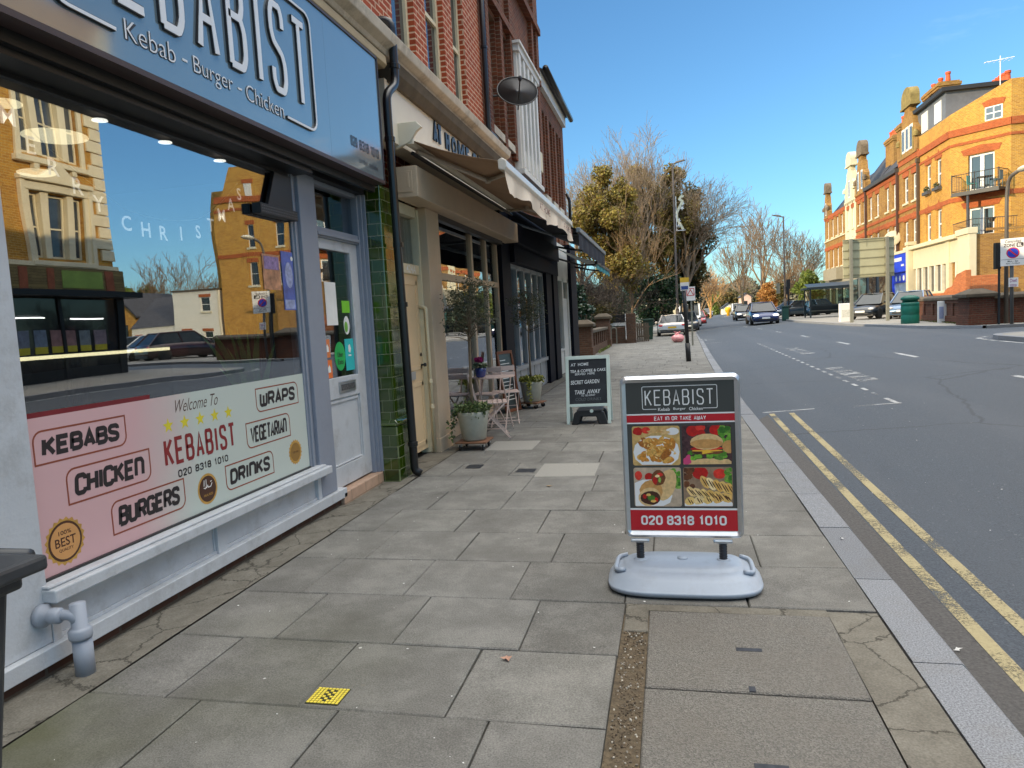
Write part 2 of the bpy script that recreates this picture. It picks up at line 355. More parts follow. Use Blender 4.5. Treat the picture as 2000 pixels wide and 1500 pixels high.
# ------------------------------------------------------------------ shared materials
BLACK = plain('black_paint', (0.012,0.012,0.014,1), 0.4)
GREYP = plain('grey_blue_paint', rgb(194,197,200), 0.55, var=0.07, dirt=0.5, dirtc=rgb(134,131,124), dscale=4.5, bump=0.15, bs=60)
GREYD = plain('grey_trim_paint', rgb(140,146,158), 0.5, var=0.06, dirt=0.3, dirtc=rgb(95,92,88), dscale=3.0)
WHITE = plain('white_paint', (0.72,0.70,0.64,1), 0.55, var=0.06, dirt=0.2, dirtc=(0.35,0.32,0.27,1))
WHITEC = plain('clean_white', (0.8,0.79,0.76,1), 0.5, var=0.03)
CREAM = plain('cream_paint', rgb(226,212,178), 0.55, var=0.06, dirt=0.25, dirtc=rgb(170,150,115))
BEIGE = plain('beige_paint', rgb(200,178,150), 0.5, var=0.06, dirt=0.2, dirtc=rgb(140,118,95))
CHROME = plain('metal', (0.6,0.61,0.62,1), 0.28, 0.9, var=0.04)
GALV = plain('galvanised_steel', rgb(140,138,124), 0.5, 0.35, var=0.1)
RUBBER = plain('black_rubber', (0.015,0.015,0.015,1), 0.75)
SOIL = plain('soil', (0.035,0.026,0.018,1), 0.95, var=0.5, vs=20, bump=0.6)
SHOPGLASS = glass('shop_glass', 0.25, (0.70,0.72,0.72,1), 0.7)
DARKGLASS = plain('dark_window_glass', (0.025,0.03,0.035,1), 0.03, spec=1.0, var=0.3, vs=0.6)
CARGLASS = plain('car_glass', (0.02,0.026,0.03,1), 0.06, spec=0.4, var=0.2)
def slate(name, c):
    return brick(name, c, sc(c,0.7), sc(c,0.4), 0.3, 0.2, 0.012, stain=0.3, bump=0.4, rough=0.6)
SLATE = slate('roof_slate', (0.075,0.075,0.085,1))
# ------------------------------------------------------------------ ground shapes
def lerp(tab, y):
    for (a, p), (b, q) in zip(tab[:-1], tab[1:]):
        if y <= b: return p+(q-p)*max(0, (y-a))/(b-a)
    return tab[-1][1]
KL = [(-40,1.14),(12,1.14),(24,1.33),(36,1.6),(55,2.0),(75,3.2),(103,5.0),(140,9.0),(180,16),(320,50)]
KR = [(28,11.0),(29.0,10.45),(30.3,9.68),(31.5,9.48),(38,8.6),(49,8.2),(57,8.4),(70,9.0),(103,11.0),(140,15.0),(180,22),(320,56)]
def gz(x, y): return -0.11+0.05*max(0, min(x, 8.5)-1.15)+0.003*max(0, min(y, 90)-10)
def grid(mb, xs, ys, f):
    n = len(mb.v); P = [(x, y, f(x, y)) for y in ys for x in xs]; k = len(xs)
    mb.add(P, [(j*k+i, j*k+i+1, (j+1)*k+i+1, (j+1)*k+i) for j in range(len(ys)-1) for i in range(k-1)])
EARTH = plain('earth', (0.06,0.055,0.035,1), 0.95, var=0.4, vs=0.6)
m = MB(); grid(m, [-900,-300,-100,-40,-12,0,3,8.5,40,100,300,900], [-200,-60,-20,0,10,20,40,60,90,140,250,500,1500], lambda x, y: gz(x, y)-0.20)
structure(m.build('ground', EARTH))
# ---- asphalt
ASPH, t, b = nmat('asphalt'); co = coords(t)
n1 = N(t, 'TexNoise', Scale=95.0, Detail=3.0, Roughness=0.7); n2 = N(t, 'TexNoise', Scale=0.35, Detail=7.0, Roughness=0.65); n3 = N(t, 'TexVoronoi', Scale=70.0)
for q in (n1, n2, n3): t.links.new(co, q.inputs['Vector'])
c1 = mixc(t, rampv(t, n1.outputs['Fac'], 0.32, 0.72), (0.030,0.038,0.049,1), (0.094,0.112,0.134,1))
c2 = mixc(t, rampv(t, n2.outputs['Fac'], 0.4, 0.72, 0, 0.35), c1, (0.07,0.076,0.085,1))
c3 = mixc(t, rampv(t, n3.outputs['Color'], 0.9, 0.96, 0, 0.35), c2, (0.3,0.3,0.29,1))
sx = N(t, 'SeparateXYZ'); t.links.new(co, sx.inputs[0]); wv = N(t, 'Math', operation='SINE'); ml = N(t, 'Math', operation='MULTIPLY_ADD'); t.links.new(sx.outputs[0], ml.inputs[0]); ml.inputs[1].default_value = 3.6; ml.inputs[2].default_value = 1.0; t.links.new(ml.outputs[0], wv.inputs[0])
n4 = N(t, 'TexNoise', Scale=0.9, Detail=5.0); mp4 = N(t, 'Mapping'); mp4.inputs['Scale'].default_value = (1.6,0.22,1); t.links.new(co, mp4.inputs[0]); t.links.new(mp4.outputs[0], n4.inputs['Vector'])
tk = N(t, 'Math', operation='MULTIPLY'); t.links.new(rampv(t, wv.outputs[0], 0.1, 1.0, 0, 0.35), tk.inputs[0]); t.links.new(rampv(t, n4.outputs['Fac'], 0.35, 0.65), tk.inputs[1])
c3 = mixc(t, tk.outputs[0], c3, (0.095,0.105,0.12,1))
vc = N(t, 'TexVoronoi', Scale=0.33, feature='DISTANCE_TO_EDGE'); wd = N(t, 'Mix', data_type='VECTOR'); wd.inputs['Factor'].default_value = 0.45; t.links.new(co, wd.inputs['A']); t.links.new(n2.outputs['Color'], wd.inputs['B']); t.links.new(wd.outputs['Result'], vc.inputs['Vector'])
c3 = mixc(t, rampv(t, vc.outputs['Distance'], 0.006, 0.002, 0, 0.45), c3, (0.02,0.022,0.025,1))
t.links.new(c3, b.inputs['Base Color']); b.inputs['Roughness'].default_value = 0.72
bp = N(t, 'Bump', Strength=0.7, Distance=0.012); t.links.new(n1.outputs['Fac'], bp.inputs['Height']); t.links.new(bp.outputs[0], b.inputs['Normal'])
m = MB(); ys = [-40,-10,-4]+[i*2.0 for i in range(-1, 30)]+[62,66,70,75,80,90,103,120,140,160,180,220,260,320]
P = []; fr = [0,0.05,0.12,0.2,0.3,0.42,0.55,0.7,1.0]
for y in ys:
    a = lerp(KL, y)-0.1
    xs_ = [a, 3.0, 5.0, 7.0, 8.5, 12, 30, 60] if y <= 60 else [a, a+1, a+2, a+4, a+6, a+9, a+20, a+60]
    P += [(x, y, gz(x, y)) for x in xs_]
m.add(P, [(j*8+i, j*8+i+1, (j+1)*8+i+1, (j+1)*8+i) for j in range(len(ys)-1) for i in range(7)])
structure(m.build('road', ASPH))
# darker gutter strip by the near kerb
GUT = plain('gutter_asphalt', (0.085,0.08,0.075,1), 0.85, var=0.35, vs=60, bump=0.8, bs=90)
m = MB(); m.add([(1.10,-6,-0.106),(1.30,-6,-0.098),(1.36,11.1,-0.092),(1.10,11.1,-0.106)], [(0,1,2,3)]); structure(m.build('road_gutter', GUT))
# ---- worn road paint
def worn(name, c, keep):
    m_, t_, b_ = nmat(name); co_ = coords(t_)
    a_ = N(t_, 'TexNoise', Scale=60.0, Detail=6.0, Roughness=0.8); t_.links.new(co_, a_.inputs['Vector'])
    d_ = N(t_, 'TexNoise', Scale=2.0, Detail=3.0); t_.links.new(co_, d_.inputs['Vector'])
    s_ = N(t_, 'Math', operation='ADD'); t_.links.new(a_.outputs['Fac'], s_.inputs[0]); t_.links.new(d_.outputs['Fac'], s_.inputs[1])
    f_ = rampv(t_, s_.outputs[0], 1-keep-0.12, 1-keep+0.12, 0.0, 0.9)
    t_.links.new(mixc(t_, rampv(t_, a_.outputs['Fac'], 0.3, 0.7), sc(c, 0.7), c), b_.inputs['Base Color']); b_.inputs['Roughness'].default_value = 0.7
    tr_ = N(t_, 'BsdfTransparent'); ms_ = N(t_, 'MixShader'); t_.links.new(f_, ms_.inputs[0]); t_.links.new(tr_.outputs[0], ms_.inputs[1]); t_.links.new(b_.outputs[0], ms_.inputs[2])
    t_.links.new(ms_.outputs[0], t_.nodes['Material Output'].inputs[0]); return m_
YEL = worn('worn_yellow_paint', rgb(182,168,126), 0.09); WHT = worn('worn_white_paint', (0.5,0.51,0.51,1), 0.08); WHT2 = worn('very_worn_white_paint', (0.42,0.43,0.43,1), 0.0)
def strip(mb, pts, w, dz=0.005):
    P = [Vector((x, y, 0)) for x, y in pts]; vs = []
    for i, p in enumerate(P):
        d = (P[min(i+1, len(P)-1)]-P[max(i-1, 0)]).normalized(); n = Vector((d.y, -d.x, 0))*(w/2)
        for q in (p-n, p+n): vs.append((q.x, q.y, gz(q.x, q.y)+dz))
    mb.add(vs, [(2*i, 2*i+1, 2*i+3, 2*i+2) for i in range(len(P)-1)])
def fine(a, b, k=14): return [(a[0]+(b[0]-a[0])*i/k, a[1]+(b[1]-a[1])*i/k) for i in range(k+1)]
m = MB(); strip(m, fine((1.34,-6),(1.36,2))+fine((1.36,2),(1.43,11.05)), 0.072, 0.008); structure(m.build('yellow_line', YEL))
m = MB(); strip(m, fine((1.55,-6),(1.56,2))+fine((1.56,2),(1.70,11.0)), 0.072, 0.008); structure(m.build('yellow_line', YEL))
m = MB(); strip(m, [(1.33,11.25),(2.07,11.27)], 0.06); strip(m, [(2.62,11.24),(3.25,11.24)], 0.06); strip(m, [(3.2,11.2),(3.2,11.85)], 0.07)
y = 12.25
while y < 30: strip(m, [(3.2+0.012*(y-12),y),(3.2+0.012*(y+.35-12),y+0.34)], 0.065); y += 0.70
strip(m, [(1.55,33.5),(2.6,33.6)], 0.07); strip(m, [(1.6,37.0),(2.2,37.0)], 0.07); strip(m, [(1.75,36.6),(1.75,38.4)], 0.07)
structure(m.build('bay_marking', WHT))
m = MB()
for y0, L in ((12.2,1.2),(18.2,1.7),(24.6,1.7),(31.0,1.7),(37.4,1.7),(44,1.7),(50.5,1.7)): strip(m, [(5.6-0.004*max(0,y0-25)**1.5,y0),(5.6-0.004*max(0,y0+L-25)**1.5,y0+L)], 0.11)
structure(m.build('centre_line', WHT))
m = MB()   # worn lettering beside the bay, too rubbed out to read
for x0, y0 in ((3.42,14.4),(3.75,22.2)):
    for i in range(5):
        yy = y0+i*0.66
        strip(m, [(x0,yy),(x0+0.36,yy+0.04)], 0.2); strip(m, [(x0+0.05,yy-0.2),(x0+0.05,yy+0.34)], 0.08); strip(m, [(x0+0.32,yy),(x0+0.3,yy+0.34)], 0.09); strip(m, [(x0,yy+0.3),(x0+0.36,yy+0.3)], 0.09)
structure(m.build('road_lettering', WHT2))
m = MB(); strip(m, [(8.34,5),(8.34,21.6)], 0.08); 
strip(m, [(8.34,21.6),(8.45,22.4),(8.9,23.0),(9.6,23.25),(11,23.3)], 0.12); structure(m.build('corner_line', WHT))
# ---- near pavement: individual slabs
PAVE, t, b = nmat('paving_slab'); co = coords(t); g = N(t, 'NewGeometry')
r = N(t, 'ValToRGB'); t.links.new(g.outputs['Random Per Island'], r.inputs[0]); e = r.color_ramp.elements; e.new(0.35); e.new(0.7)
for i, c in enumerate((rgb(114,112,107), rgb(126,124,119), rgb(119,117,112), rgb(133,131,125))): e[i].color = c
n1 = N(t, 'TexNoise', Scale=140.0, Detail=3.0, Roughness=0.7); n2 = N(t, 'TexNoise', Scale=2.6, Detail=9.0, Roughness=0.72); n3 = N(t, 'TexNoise', Scale=0.8, Detail=4.0); v1 = N(t, 'TexVoronoi', Scale=9.0)
for q in (n1, n2, n3, v1): t.links.new(co, q.inputs['Vector'])
k = mixc(t, rampv(t, n1.outputs['Fac'], 0.3, 0.7), (0.55,0.55,0.55,1), (1.38,1.38,1.36,1)); c1 = mixc(t, 1.0, r.outputs[0], k, 'MULTIPLY')
c1 = mixc(t, rampv(t, n2.outputs['Fac'], 0.45, 0.72, 0, 0.55), c1, rgb(80,77,71)); c1 = mixc(t, rampv(t, n2.outputs['Fac'], 0.5, 0.3, 0, 0.4), c1, rgb(152,149,141))
sp = N(t, 'SeparateXYZ'); t.links.new(co, sp.inputs[0])
xm = rampv(t, sp.outputs[0], -0.9, -2.2, 0, 1); ym = rampv(t, sp.outputs[1], 3.6, 2.3, 0, 1)
mm = N(t, 'Math', operation='MULTIPLY'); t.links.new(xm, mm.inputs[0]); t.links.new(ym, mm.inputs[1]); mm2 = N(t, 'Math', operation='MULTIPLY'); t.links.new(mm.outputs[0], mm2.inputs[0]); t.links.new(rampv(t, n3.outputs['Fac'], 0.4, 0.62, 0, 0.75), mm2.inputs[1])
c1 = mixc(t, mm2.outputs[0], c1, rgb(80,81,50))
vd = N(t, 'Math', operation='LESS_THAN'); t.links.new(v1.outputs['Distance'], vd.inputs[0]); vd.inputs[1].default_value = 0.075
v2 = rampv(t, v1.outputs['Color'], 0.88, 0.90); vm = N(t, 'Math', operation='MULTIPLY'); t.links.new(vd.outputs[0], vm.inputs[0]); t.links.new(v2, vm.inputs[1])
c1 = mixc(t, vm.outputs[0], c1, rgb(196,192,184))
t.links.new(c1, b.inputs['Base Color']); b.inputs['Roughness'].default_value = 0.8; b.inputs['Specular IOR Level'].default_value = 0.2
bp = N(t, 'Bump', Strength=0.45, Distance=0.006); t.links.new(n1.outputs['Fac'], bp.inputs['Height']); t.links.new(bp.outputs[0], b.inputs['Normal'])
def slab(mb, x0, y0, x1, y1, g=0.0035, dz=None):
    z = random.uniform(-0.002, 0.0015) if dz is None else dz
    T = [random.uniform(-0.0015, 0.0015) for _ in range(4)]; e = 0.006
    a = [(x0+g, y0+g), (x1-g, y0+g), (x1-g, y1-g), (x0+g, y1-g)]; s = [(-1,-1),(1,-1),(1,1),(-1,1)]
    a = [(p[0]+random.uniform(-.003,.003), p[1]+random.uniform(-.003,.003)) for p in a]
    V = [(p[0]-q[0]*e, p[1]-q[1]*e, z+T[i]) for i, (p, q) in enumerate(zip(a, s))]+[(p[0], p[1], z-0.005) for p in a]+[(p[0], p[1], -0.05) for p in a]
    mb.add(V, [(0,1,2,3)]+[(i+4,(i+1)%4+4,(i+1)%4,i) for i in range(4)]+[(i+8,(i+1)%4+8,(i+1)%4+4,i+4) for i in range(4)])
rows = [-1.08,-0.48,0.12,0.72,1.31,1.89,2.475,3.05,3.63,4.22,4.82,5.42,6.02,6.65]
while rows[-1] < 44: rows.append(rows[-1]+0.6)
first = {1.89:-1.96, 2.475:-2.14, 3.05:-1.97, 3.63:-2.14, 4.22:-2.01, 4.82:-2.21, 5.42:-2.0}
PALE = [(-2.2,-1.61,8.0,8.6),(-1.33,-0.74,6.6,7.2)]
m = MB(); pale = MB()
for j, (y0, y1) in enumerate(zip(rows[:-1], rows[1:])):
    x = first.get(y0, -2.0-0.2*(j % 2)+random.uniform(-0.05, 0.05)) ; xl = -2.516 if y0 < 22 else -2.95; xr = lerp(KL, y0)-0.205
    xs = [xl, x]
    while xs[-1] < xr-0.3: xs.append(xs[-1]+(0.62 if y0 < 7 else random.choice((0.62,0.62,0.9))))
    xs[-1] = xr
    if xs[1]-xs[0] < 0.12: xs.pop(1)
    for a, c in zip(xs[:-1], xs[1:]):
        if y1 < 3.64 and c > -0.26:
            if a < -0.33: slab(m, a, y0, -0.275, y1)
            continue
        (pale if random.random() < 0.012 and y0 > 9 else m)
        slab(m, a, y0, c, y1)
structure(m.build('pavement', PAVE))
m = MB()
for a, c, d, e2 in PALE: slab(m, a, d, c, e2, dz=0.003)
structure(m.build('pale_slab', plain('pale_stone', rgb(146,143,135), 0.8, var=0.1, vs=60, dirt=0.3, dirtc=rgb(130,128,120))))
JOINT = plain('joint_dirt', (0.06,0.056,0.046,1), 0.95, var=0.4, vs=30)
m = MB(); m.poly((-3.0,-3,-0.016),(1.0,-3,-0.016),(1.0,12,-0.016),(-3.0,12,-0.016)); m.poly((-3.3,12,-0.016),(1.0,12,-0.016),(1.4,36,-0.016),(1.4,45,-0.016),(-3.3,45,-0.016)); structure(m.build('pavement_bed', JOINT))
m = MB(); P = []
for y in (44,48,52,55,65,75,88,103,120,140,180,240,320): P += [(lerp(KL,y)-5.2,y,-0.006),(lerp(KL,y)-0.2,y,-0.006)]
m.add(P, [(2*i,2*i+1,2*i+3,2*i+2) for i in range(12)]); structure(m.build('far_pavement', plain('far_paving', rgb(126,123,116), 0.85, var=0.15)))
# cracked screed along the shop front and by the kerb
SCREED, t, b = nmat('cracked_screed'); co = coords(t); v = N(t, 'TexVoronoi', Scale=3.0, feature='DISTANCE_TO_EDGE'); n = N(t, 'TexNoise', Scale=5.0, Detail=9.0, Roughness=0.7); n1 = N(t, 'TexNoise', Scale=110.0, Detail=3.0)
w_ = N(t, 'Mix', data_type='VECTOR'); t.links.new(co, w_.inputs['A']); t.links.new(n.outputs['Color'], w_.inputs['B']); w_.inputs['Factor'].default_value = 0.16; t.links.new(w_.outputs['Result'], v.inputs['Vector'])
for q in (n, n1): t.links.new(co, q.inputs['Vector'])
c1 = mixc(t, rampv(t, n.outputs['Fac'], 0.32, 0.7), rgb(100,95,84), rgb(132,127,115)); k = mixc(t, rampv(t, n1.outputs['Fac'], 0.3, 0.7), (0.75,0.75,0.75,1), (1.15,1.15,1.15,1)); c1 = mixc(t, 1.0, c1, k, 'MULTIPLY')
c1 = mixc(t, rampv(t, v.outputs['Distance'], 0.018, 0.006, 0, 0.85), c1, (0.04,0.035,0.025,1)); t.links.new(c1, b.inputs['Base Color']); b.inputs['Roughness'].default_value = 0.9
bp = N(t, 'Bump', Strength=0.6, Distance=0.01); t.links.new(n.outputs['Fac'], bp.inputs['Height']); t.links.new(bp.outputs[0], b.inputs['Normal'])
m = MB(); P = [(x, y, (0.002 if x > -2.6 else -0.006)+random.uniform(-0.004,0.003)) for y in [i*0.3-3 for i in range(0, 85)] for x in (-2.86,-2.75,-2.65,-2.517)]
m.add(P, [(j*4+i, j*4+i+1, (j+1)*4+i+1, (j+1)*4+i) for j in range(84) for i in range(3)]); structure(m.build('shop_front_screed', SCREED))
m = MB(); P = [(x, y, 0.0+random.uniform(-0.003,0.002)) for y in [0.8+i*0.2 for i in range(15)] for x in (0.70,0.78,0.86,0.925)]
m.add(P, [(j*4+i, j*4+i+1, (j+1)*4+i+1, (j+1)*4+i) for j in range(14) for i in range(3)]); m.poly((-0.27,3.55,-0.003),(0.70,3.545,-0.003),(0.70,3.615,0),(-0.27,3.625,-0.002)); structure(m.build('kerbside_screed', SCREED))
# ---- kerbs
KERB, t, b = nmat('granite_kerb'); co = coords(t); g = N(t, 'NewGeometry'); n1 = N(t, 'TexNoise', Scale=130.0, Detail=2.0, Roughness=0.8); n = N(t, 'TexNoise', Scale=3.0, Detail=8.0, Roughness=0.7)
for q in (n, n1): t.links.new(co, q.inputs['Vector'])
c1 = mixc(t, rampv(t, n1.outputs['Fac'], 0.35, 0.66), rgb(92,94,98), rgb(146,148,151)); c1 = mixc(t, rampv(t, n.outputs['Fac'], 0.5, 0.75, 0, 0.5), c1, rgb(112,108,100))
h = N(t, 'HueSaturation'); t.links.new(c1, h.inputs['Color']); t.links.new(rampv(t, g.outputs['Random Per Island'], 0, 1, 0.85, 1.12), h.inputs['Value'])
t.links.new(h.outputs[0], b.inputs['Base Color']); b.inputs['Roughness'].default_value = 0.7; bp = N(t, 'Bump', Strength=0.4, Distance=0.006); t.links.new(n1.outputs['Fac'], bp.inputs['Height']); t.links.new(bp.outputs[0], b.inputs['Normal'])
m = MB(); y = -1.95
cuts = [-1.95,-0.8,0.4,1.6,2.25,3.11,4.06,5.01]
while cuts[-1] < 43: cuts.append(cuts[-1]+random.choice((0.9,0.95,1.2)))
for a, c in zip(cuts[:-1], cuts[1:]):
    A, C_ = lerp(KL, a), lerp(KL, c); g = 0.004; j = random.uniform(-0.004, 0.004); z = random.uniform(-0.002, 0.003)
    top = [(A-0.205+j, a+g, z), (A-0.02+j, a+g, z), (C_-0.02+j, c-g, z), (C_-0.205+j, c-g, z)]
    mid = [(A-0.205+j, a+g, z-0.02), (A+j, a+g, z-0.022), (C_+j, c-g, z-0.022), (C_-0.205+j, c-g, z-0.02)]
    bot = [(p[0], p[1], -0.16) for p in mid]
    m.add(top+mid+bot, [(0,1,2,3)]+[(i+4,(i+1)%4+4,(i+1)%4,i) for i in range(4)]+[(i+8,(i+1)%4+8,(i+1)%4+4,i+4) for i in range(4)])
structure(m.build('kerb', KERB))
m = MB(); P = []
yy = [43,55,65,75,88,103,120,140,180,240,320]
for y in yy: x = lerp(KL, y); P += [(x-0.2,y,0.0),(x,y,0.0),(x,y,-0.12+gz(x,y))]
m.add(P, [(3*i+j,3*i+j+1,3*i+j+4,3*i+j+3) for i in range(len(yy)-1) for j in (0,1)]); structure(m.build('far_kerb', KERB))
# right-hand pavements
RP = plain('right_paving', rgb(140,136,128), 0.85, var=0.15, vs=1.2, bump=0.2)
m = MB(); out = [(8.5,-40),(8.5,21.2)]+[(10.2-1.7*math.cos(a), 21.2+1.7*math.sin(a)) for a in [math.pi/2*i/7 for i in range(1,8)]]+[(60,22.9)]
m.add([(x,y,gz(x,y)+0.11) for x,y in out]+[(60,-40,gz(60,-40)+0.11)], [tuple(range(len(out)+1))]); structure(m.build('corner_pavement', RP))
m = MB()
for a, c in zip(out[:-1], out[1:]):
    d = Vector((c[0]-a[0], c[1]-a[1], 0)).normalized(); n = Vector((-d.y, d.x, 0)); za, zc = gz(*a)+0.115, gz(*c)+0.115
    A0, C0 = Vector((*a, za)), Vector((*c, zc)); A1, C1 = A0-n*-0.0+n*0.0, C0
    m.poly(A0+n*0.02, C0+n*0.02, C0-n*0.18, A0-n*0.18); m.poly(A0+n*0.02, C0+n*0.02, C0+n*0.03-Vector((0,0,0.2)), A0+n*0.03-Vector((0,0,0.2)))
structure(m.build('corner_kerb', KERB))
ys = [28.3,29.0,30.3,31.5,35,38,43,49,53,57,63,70,85,103,120,140,180,240,320]
m = MB(); P = []
for y in ys:
    x = lerp(KR, y)
    for q in (x, x+1.5, x+6, x+60): P.append((q, y, gz(min(q,x+60), y)+0.10))
P = [(60,27.9,gz(60,28)+0.10)]+P
m.add(P[1:], [(4*i+j,4*i+j+1,4*i+j+5,4*i+j+4) for i in range(len(ys)-1) for j in range(3)]); structure(m.build('opposite_pavement', RP))
m = MB(); P = []
for y in ys: x = lerp(KR, y); P += [(x+0.16,y,gz(x,y)+0.104),(x,y,gz(x,y)+0.104),(x-0.02,y,gz(x,y)-0.05)]
m.add(P, [(3*i+j,3*i+j+1,3*i+j+4,3*i+j+3) for i in range(len(ys)-1) for j in (0,1)]); m.box(10.95,28.2,0.1,60,28.34,gz(12,28)+0.104); structure(m.build('opposite_kerb', KERB))
# ---- covers set in the pavement
CONC, t, b = nmat('exposed_aggregate'); co = coords(t); v = N(t, 'TexVoronoi', Scale=190.0); n = N(t, 'TexNoise', Scale=4.0, Detail=7.0)
for q in (v, n): t.links.new(co, q.inputs['Vector'])
c1 = mixc(t, rampv(t, v.outputs['Color'], 0.2, 0.95), rgb(98,95,89), rgb(136,132,123)); c1 = mixc(t, rampv(t, n.outputs['Fac'], 0.4, 0.7, 0, 0.5), c1, rgb(112,106,97)); t.links.new(c1, b.inputs['Base Color']); b.inputs['Roughness'].default_value = 0.85
bp = N(t, 'Bump', Strength=0.7, Distance=0.006); t.links.new(v.outputs['Distance'], bp.inputs['Height']); t.links.new(bp.outputs[0], b.inputs['Normal'])
IRON = plain('cast_iron', (0.06,0.062,0.068,1), 0.5, 0.6, var=0.3, vs=30)
for (y0, y1, sl, lab) in ((2.785,3.545,[(0.235,3.135,0.345,3.165)],'square concrete inspection cover nearest the pavement sign'), (1.98,2.775,[(0.22,2.30,0.33,2.33)],'square concrete inspection cover at the bottom edge, nearest the camera')):
    c = thing('inspection_cover', lab, 'cover', (0.27,(y0+y1)/2,0), 'concrete covers in the pavement')
    m = MB(); slab(m, -0.15, y0, 0.70, y1, 0.002, 0.002); m.build('concrete_lid', CONC, c)
    for (a, d, e2, f2) in sl: k = MB(); k.box(a, d, -0.004, e2, f2, 0.0045); k.build('lifting_slot', IRON, c, 0.002)
    if y0 > 2.5: k = MB(); k.box(0.255,2.79,-0.004,0.28,2.83,0.0045); k.build('lifting_slot', IRON, c)
DIRT = island('loose_grit', [rgb(88,76,60), rgb(120,104,84), rgb(70,60,48), rgb(190,184,170)], 0.95)
m = MB()
for i in range(900):
    x = random.uniform(-0.262,-0.158); y = random.uniform(1.6,3.35); s = random.uniform(0.002,0.006)
    m.blob((x, y, -0.004), s, s*1.3, s*0.8, 5, 3, 0.25)
tag(m.build('grit', DIRT, norm=False), 'loose brown grit filling the sunken strip beside the concrete covers', 'grit', kind='stuff')
m = MB(); grid(m, [-0.275,-0.22,-0.15], [0.6+i*0.1 for i in range(30)], lambda x, y: -0.006+random.uniform(-0.003,0.003)); structure(m.build('dirt_strip', plain('dirt', rgb(92,80,62), 0.95, var=0.4, vs=40, bump=0.8)))
m = MB(); slab(m, -0.268, 3.30, -0.152, 3.62, 0.002, 0.001); structure(m.build('mortar_patch', SCREED))
c = thing('cable_cover', 'small yellow gridded cover set in the pavement slabs', 'cover', (-1.42,2.56,0))
m = MB(); slab(m, -1.515,2.485,-1.305,2.68,0.002,0.0); m.build('mortar_bed', SCREED, c)
m = MB(); m.box(-1.5,2.497,-0.01,-1.355,2.622,0.004); m.build('cover_plate', plain('dark_groove', (0.03,0.028,0.01,1), 0.6), c)
m = MB(); nx, ny = 9, 8
for i in range(nx):
    for j in range(ny):
        if 3 <= i <= 5 and 1 <= j <= 6 and (i+j) % 2: continue
        x0 = -1.4975+0.142*i/nx; y0 = 2.4995+0.12*j/ny; m.box(x0+0.002,y0+0.002,0.003,x0+0.142/nx-0.002,y0+0.12/ny-0.002,0.0065)
m.build('raised_studs', plain('yellow_plastic', rgb(238,214,78), 0.5), c)
m = MB(); m.box(-2.13,7.0,0.0,-1.97,7.18,0.0035); tag(m.build('stopcock_cover', IRON), 'small black iron cover by the foot of the tall downpipe', 'cover')
m = MB(); m.box(-1.55,6.78,0.0,-1.36,6.95,0.003); tag(m.build('stopcock_cover', IRON), 'small dark metal cover touching the pale slab', 'cover')
# ---- litter: leaves and paper scraps
def leaf(lab, x, y, s, c, name='fallen_leaf', cat='leaf', z=0.003, grp=None):
    m = MB(); k = 9; a0 = random.random()*6
    pts = [(x+s*(1 if i % 2 else 0.45)*math.cos(a0+2*math.pi*i/k)*random.uniform(.8,1.15), y+s*(1 if i % 2 else 0.45)*math.sin(a0+2*math.pi*i/k), z+random.uniform(0,0.012)) for i in range(k)]
    for i in range(k): m.poly((x,y,z+0.006), pts[i], pts[(i+1)%k])
    return tag(m.build(name, plain(name+'_paper', c, 0.8), norm=False), lab, cat, grp)
leaf('dry pinkish brown leaf lying in the middle of the pavement', -0.76, 2.95, 0.028, rgb(176,134,112)); leaf('curled tan leaf on the slab left of the pavement sign', -1.11, 6.2, 0.04, rgb(150,128,96))
random.seed(21)
SCR = plain('white_scrap', (0.7,0.69,0.66,1), 0.8)
m = MB()
for i in range(150):
    if random.random() < 0.55: x = random.uniform(1.16,3.5); y = random.uniform(2.2,13); z = gz(x,y)+0.004
    else: x = random.uniform(-2.5,0.9); y = random.uniform(1.9,9); z = 0.004
    s = random.uniform(0.002,0.008); a = random.random()*3
    m.poly(*[(x+s*math.cos(a+q)*random.uniform(.5,1.3), y+s*math.sin(a+q), z+random.uniform(0,0.003)) for q in (0,1.7,3.1,4.8)])
tag(m.build('litter_specks', SCR, norm=False), 'scattered white specks of litter and gum on pavement and road', 'litter', kind='stuff')
leaf('white paper scrap by the kerb between the yellow lines and kerbstone', 1.22, 3.45, 0.022, (0.7,0.69,0.66,1), 'paper_scrap', 'litter', gz(1.2,3)+0.01)
leaf('crumpled white scrap lying on the kerbstone', 1.02, 4.75, 0.018, (0.7,0.69,0.66,1), 'paper_scrap', 'litter', 0.006)
# ================================================================== LEFT TERRACE
UY, UZ, NX = Vector((0,1,0)), Vector((0,0,1)), Vector((1,0,0))
RBRICK = brick('red_brick', rgb(174,80,46), rgb(152,66,40), rgb(216,184,156), 0.225, 0.075, 0.011, stain=0.2, stainc=rgb(90,48,36))
DBRICK = brick('dark_red_brick', rgb(136,74,46), rgb(100,56,38), rgb(136,116,96), 0.225, 0.075, 0.009, stain=0.6, stainc=rgb(52,40,34), third=rgb(70,48,40))
STONE = plain('weathered_stone', rgb(206,196,178), 0.85, var=0.15, vs=4, dirt=0.75, dirtc=rgb(110,100,84), dscale=3.0, bump=0.4, bs=40)
SOFFIT = plain('dark_soffit', rgb(96,86,70), 0.9, var=0.3)  # one dark tone for the moulding under the cornice
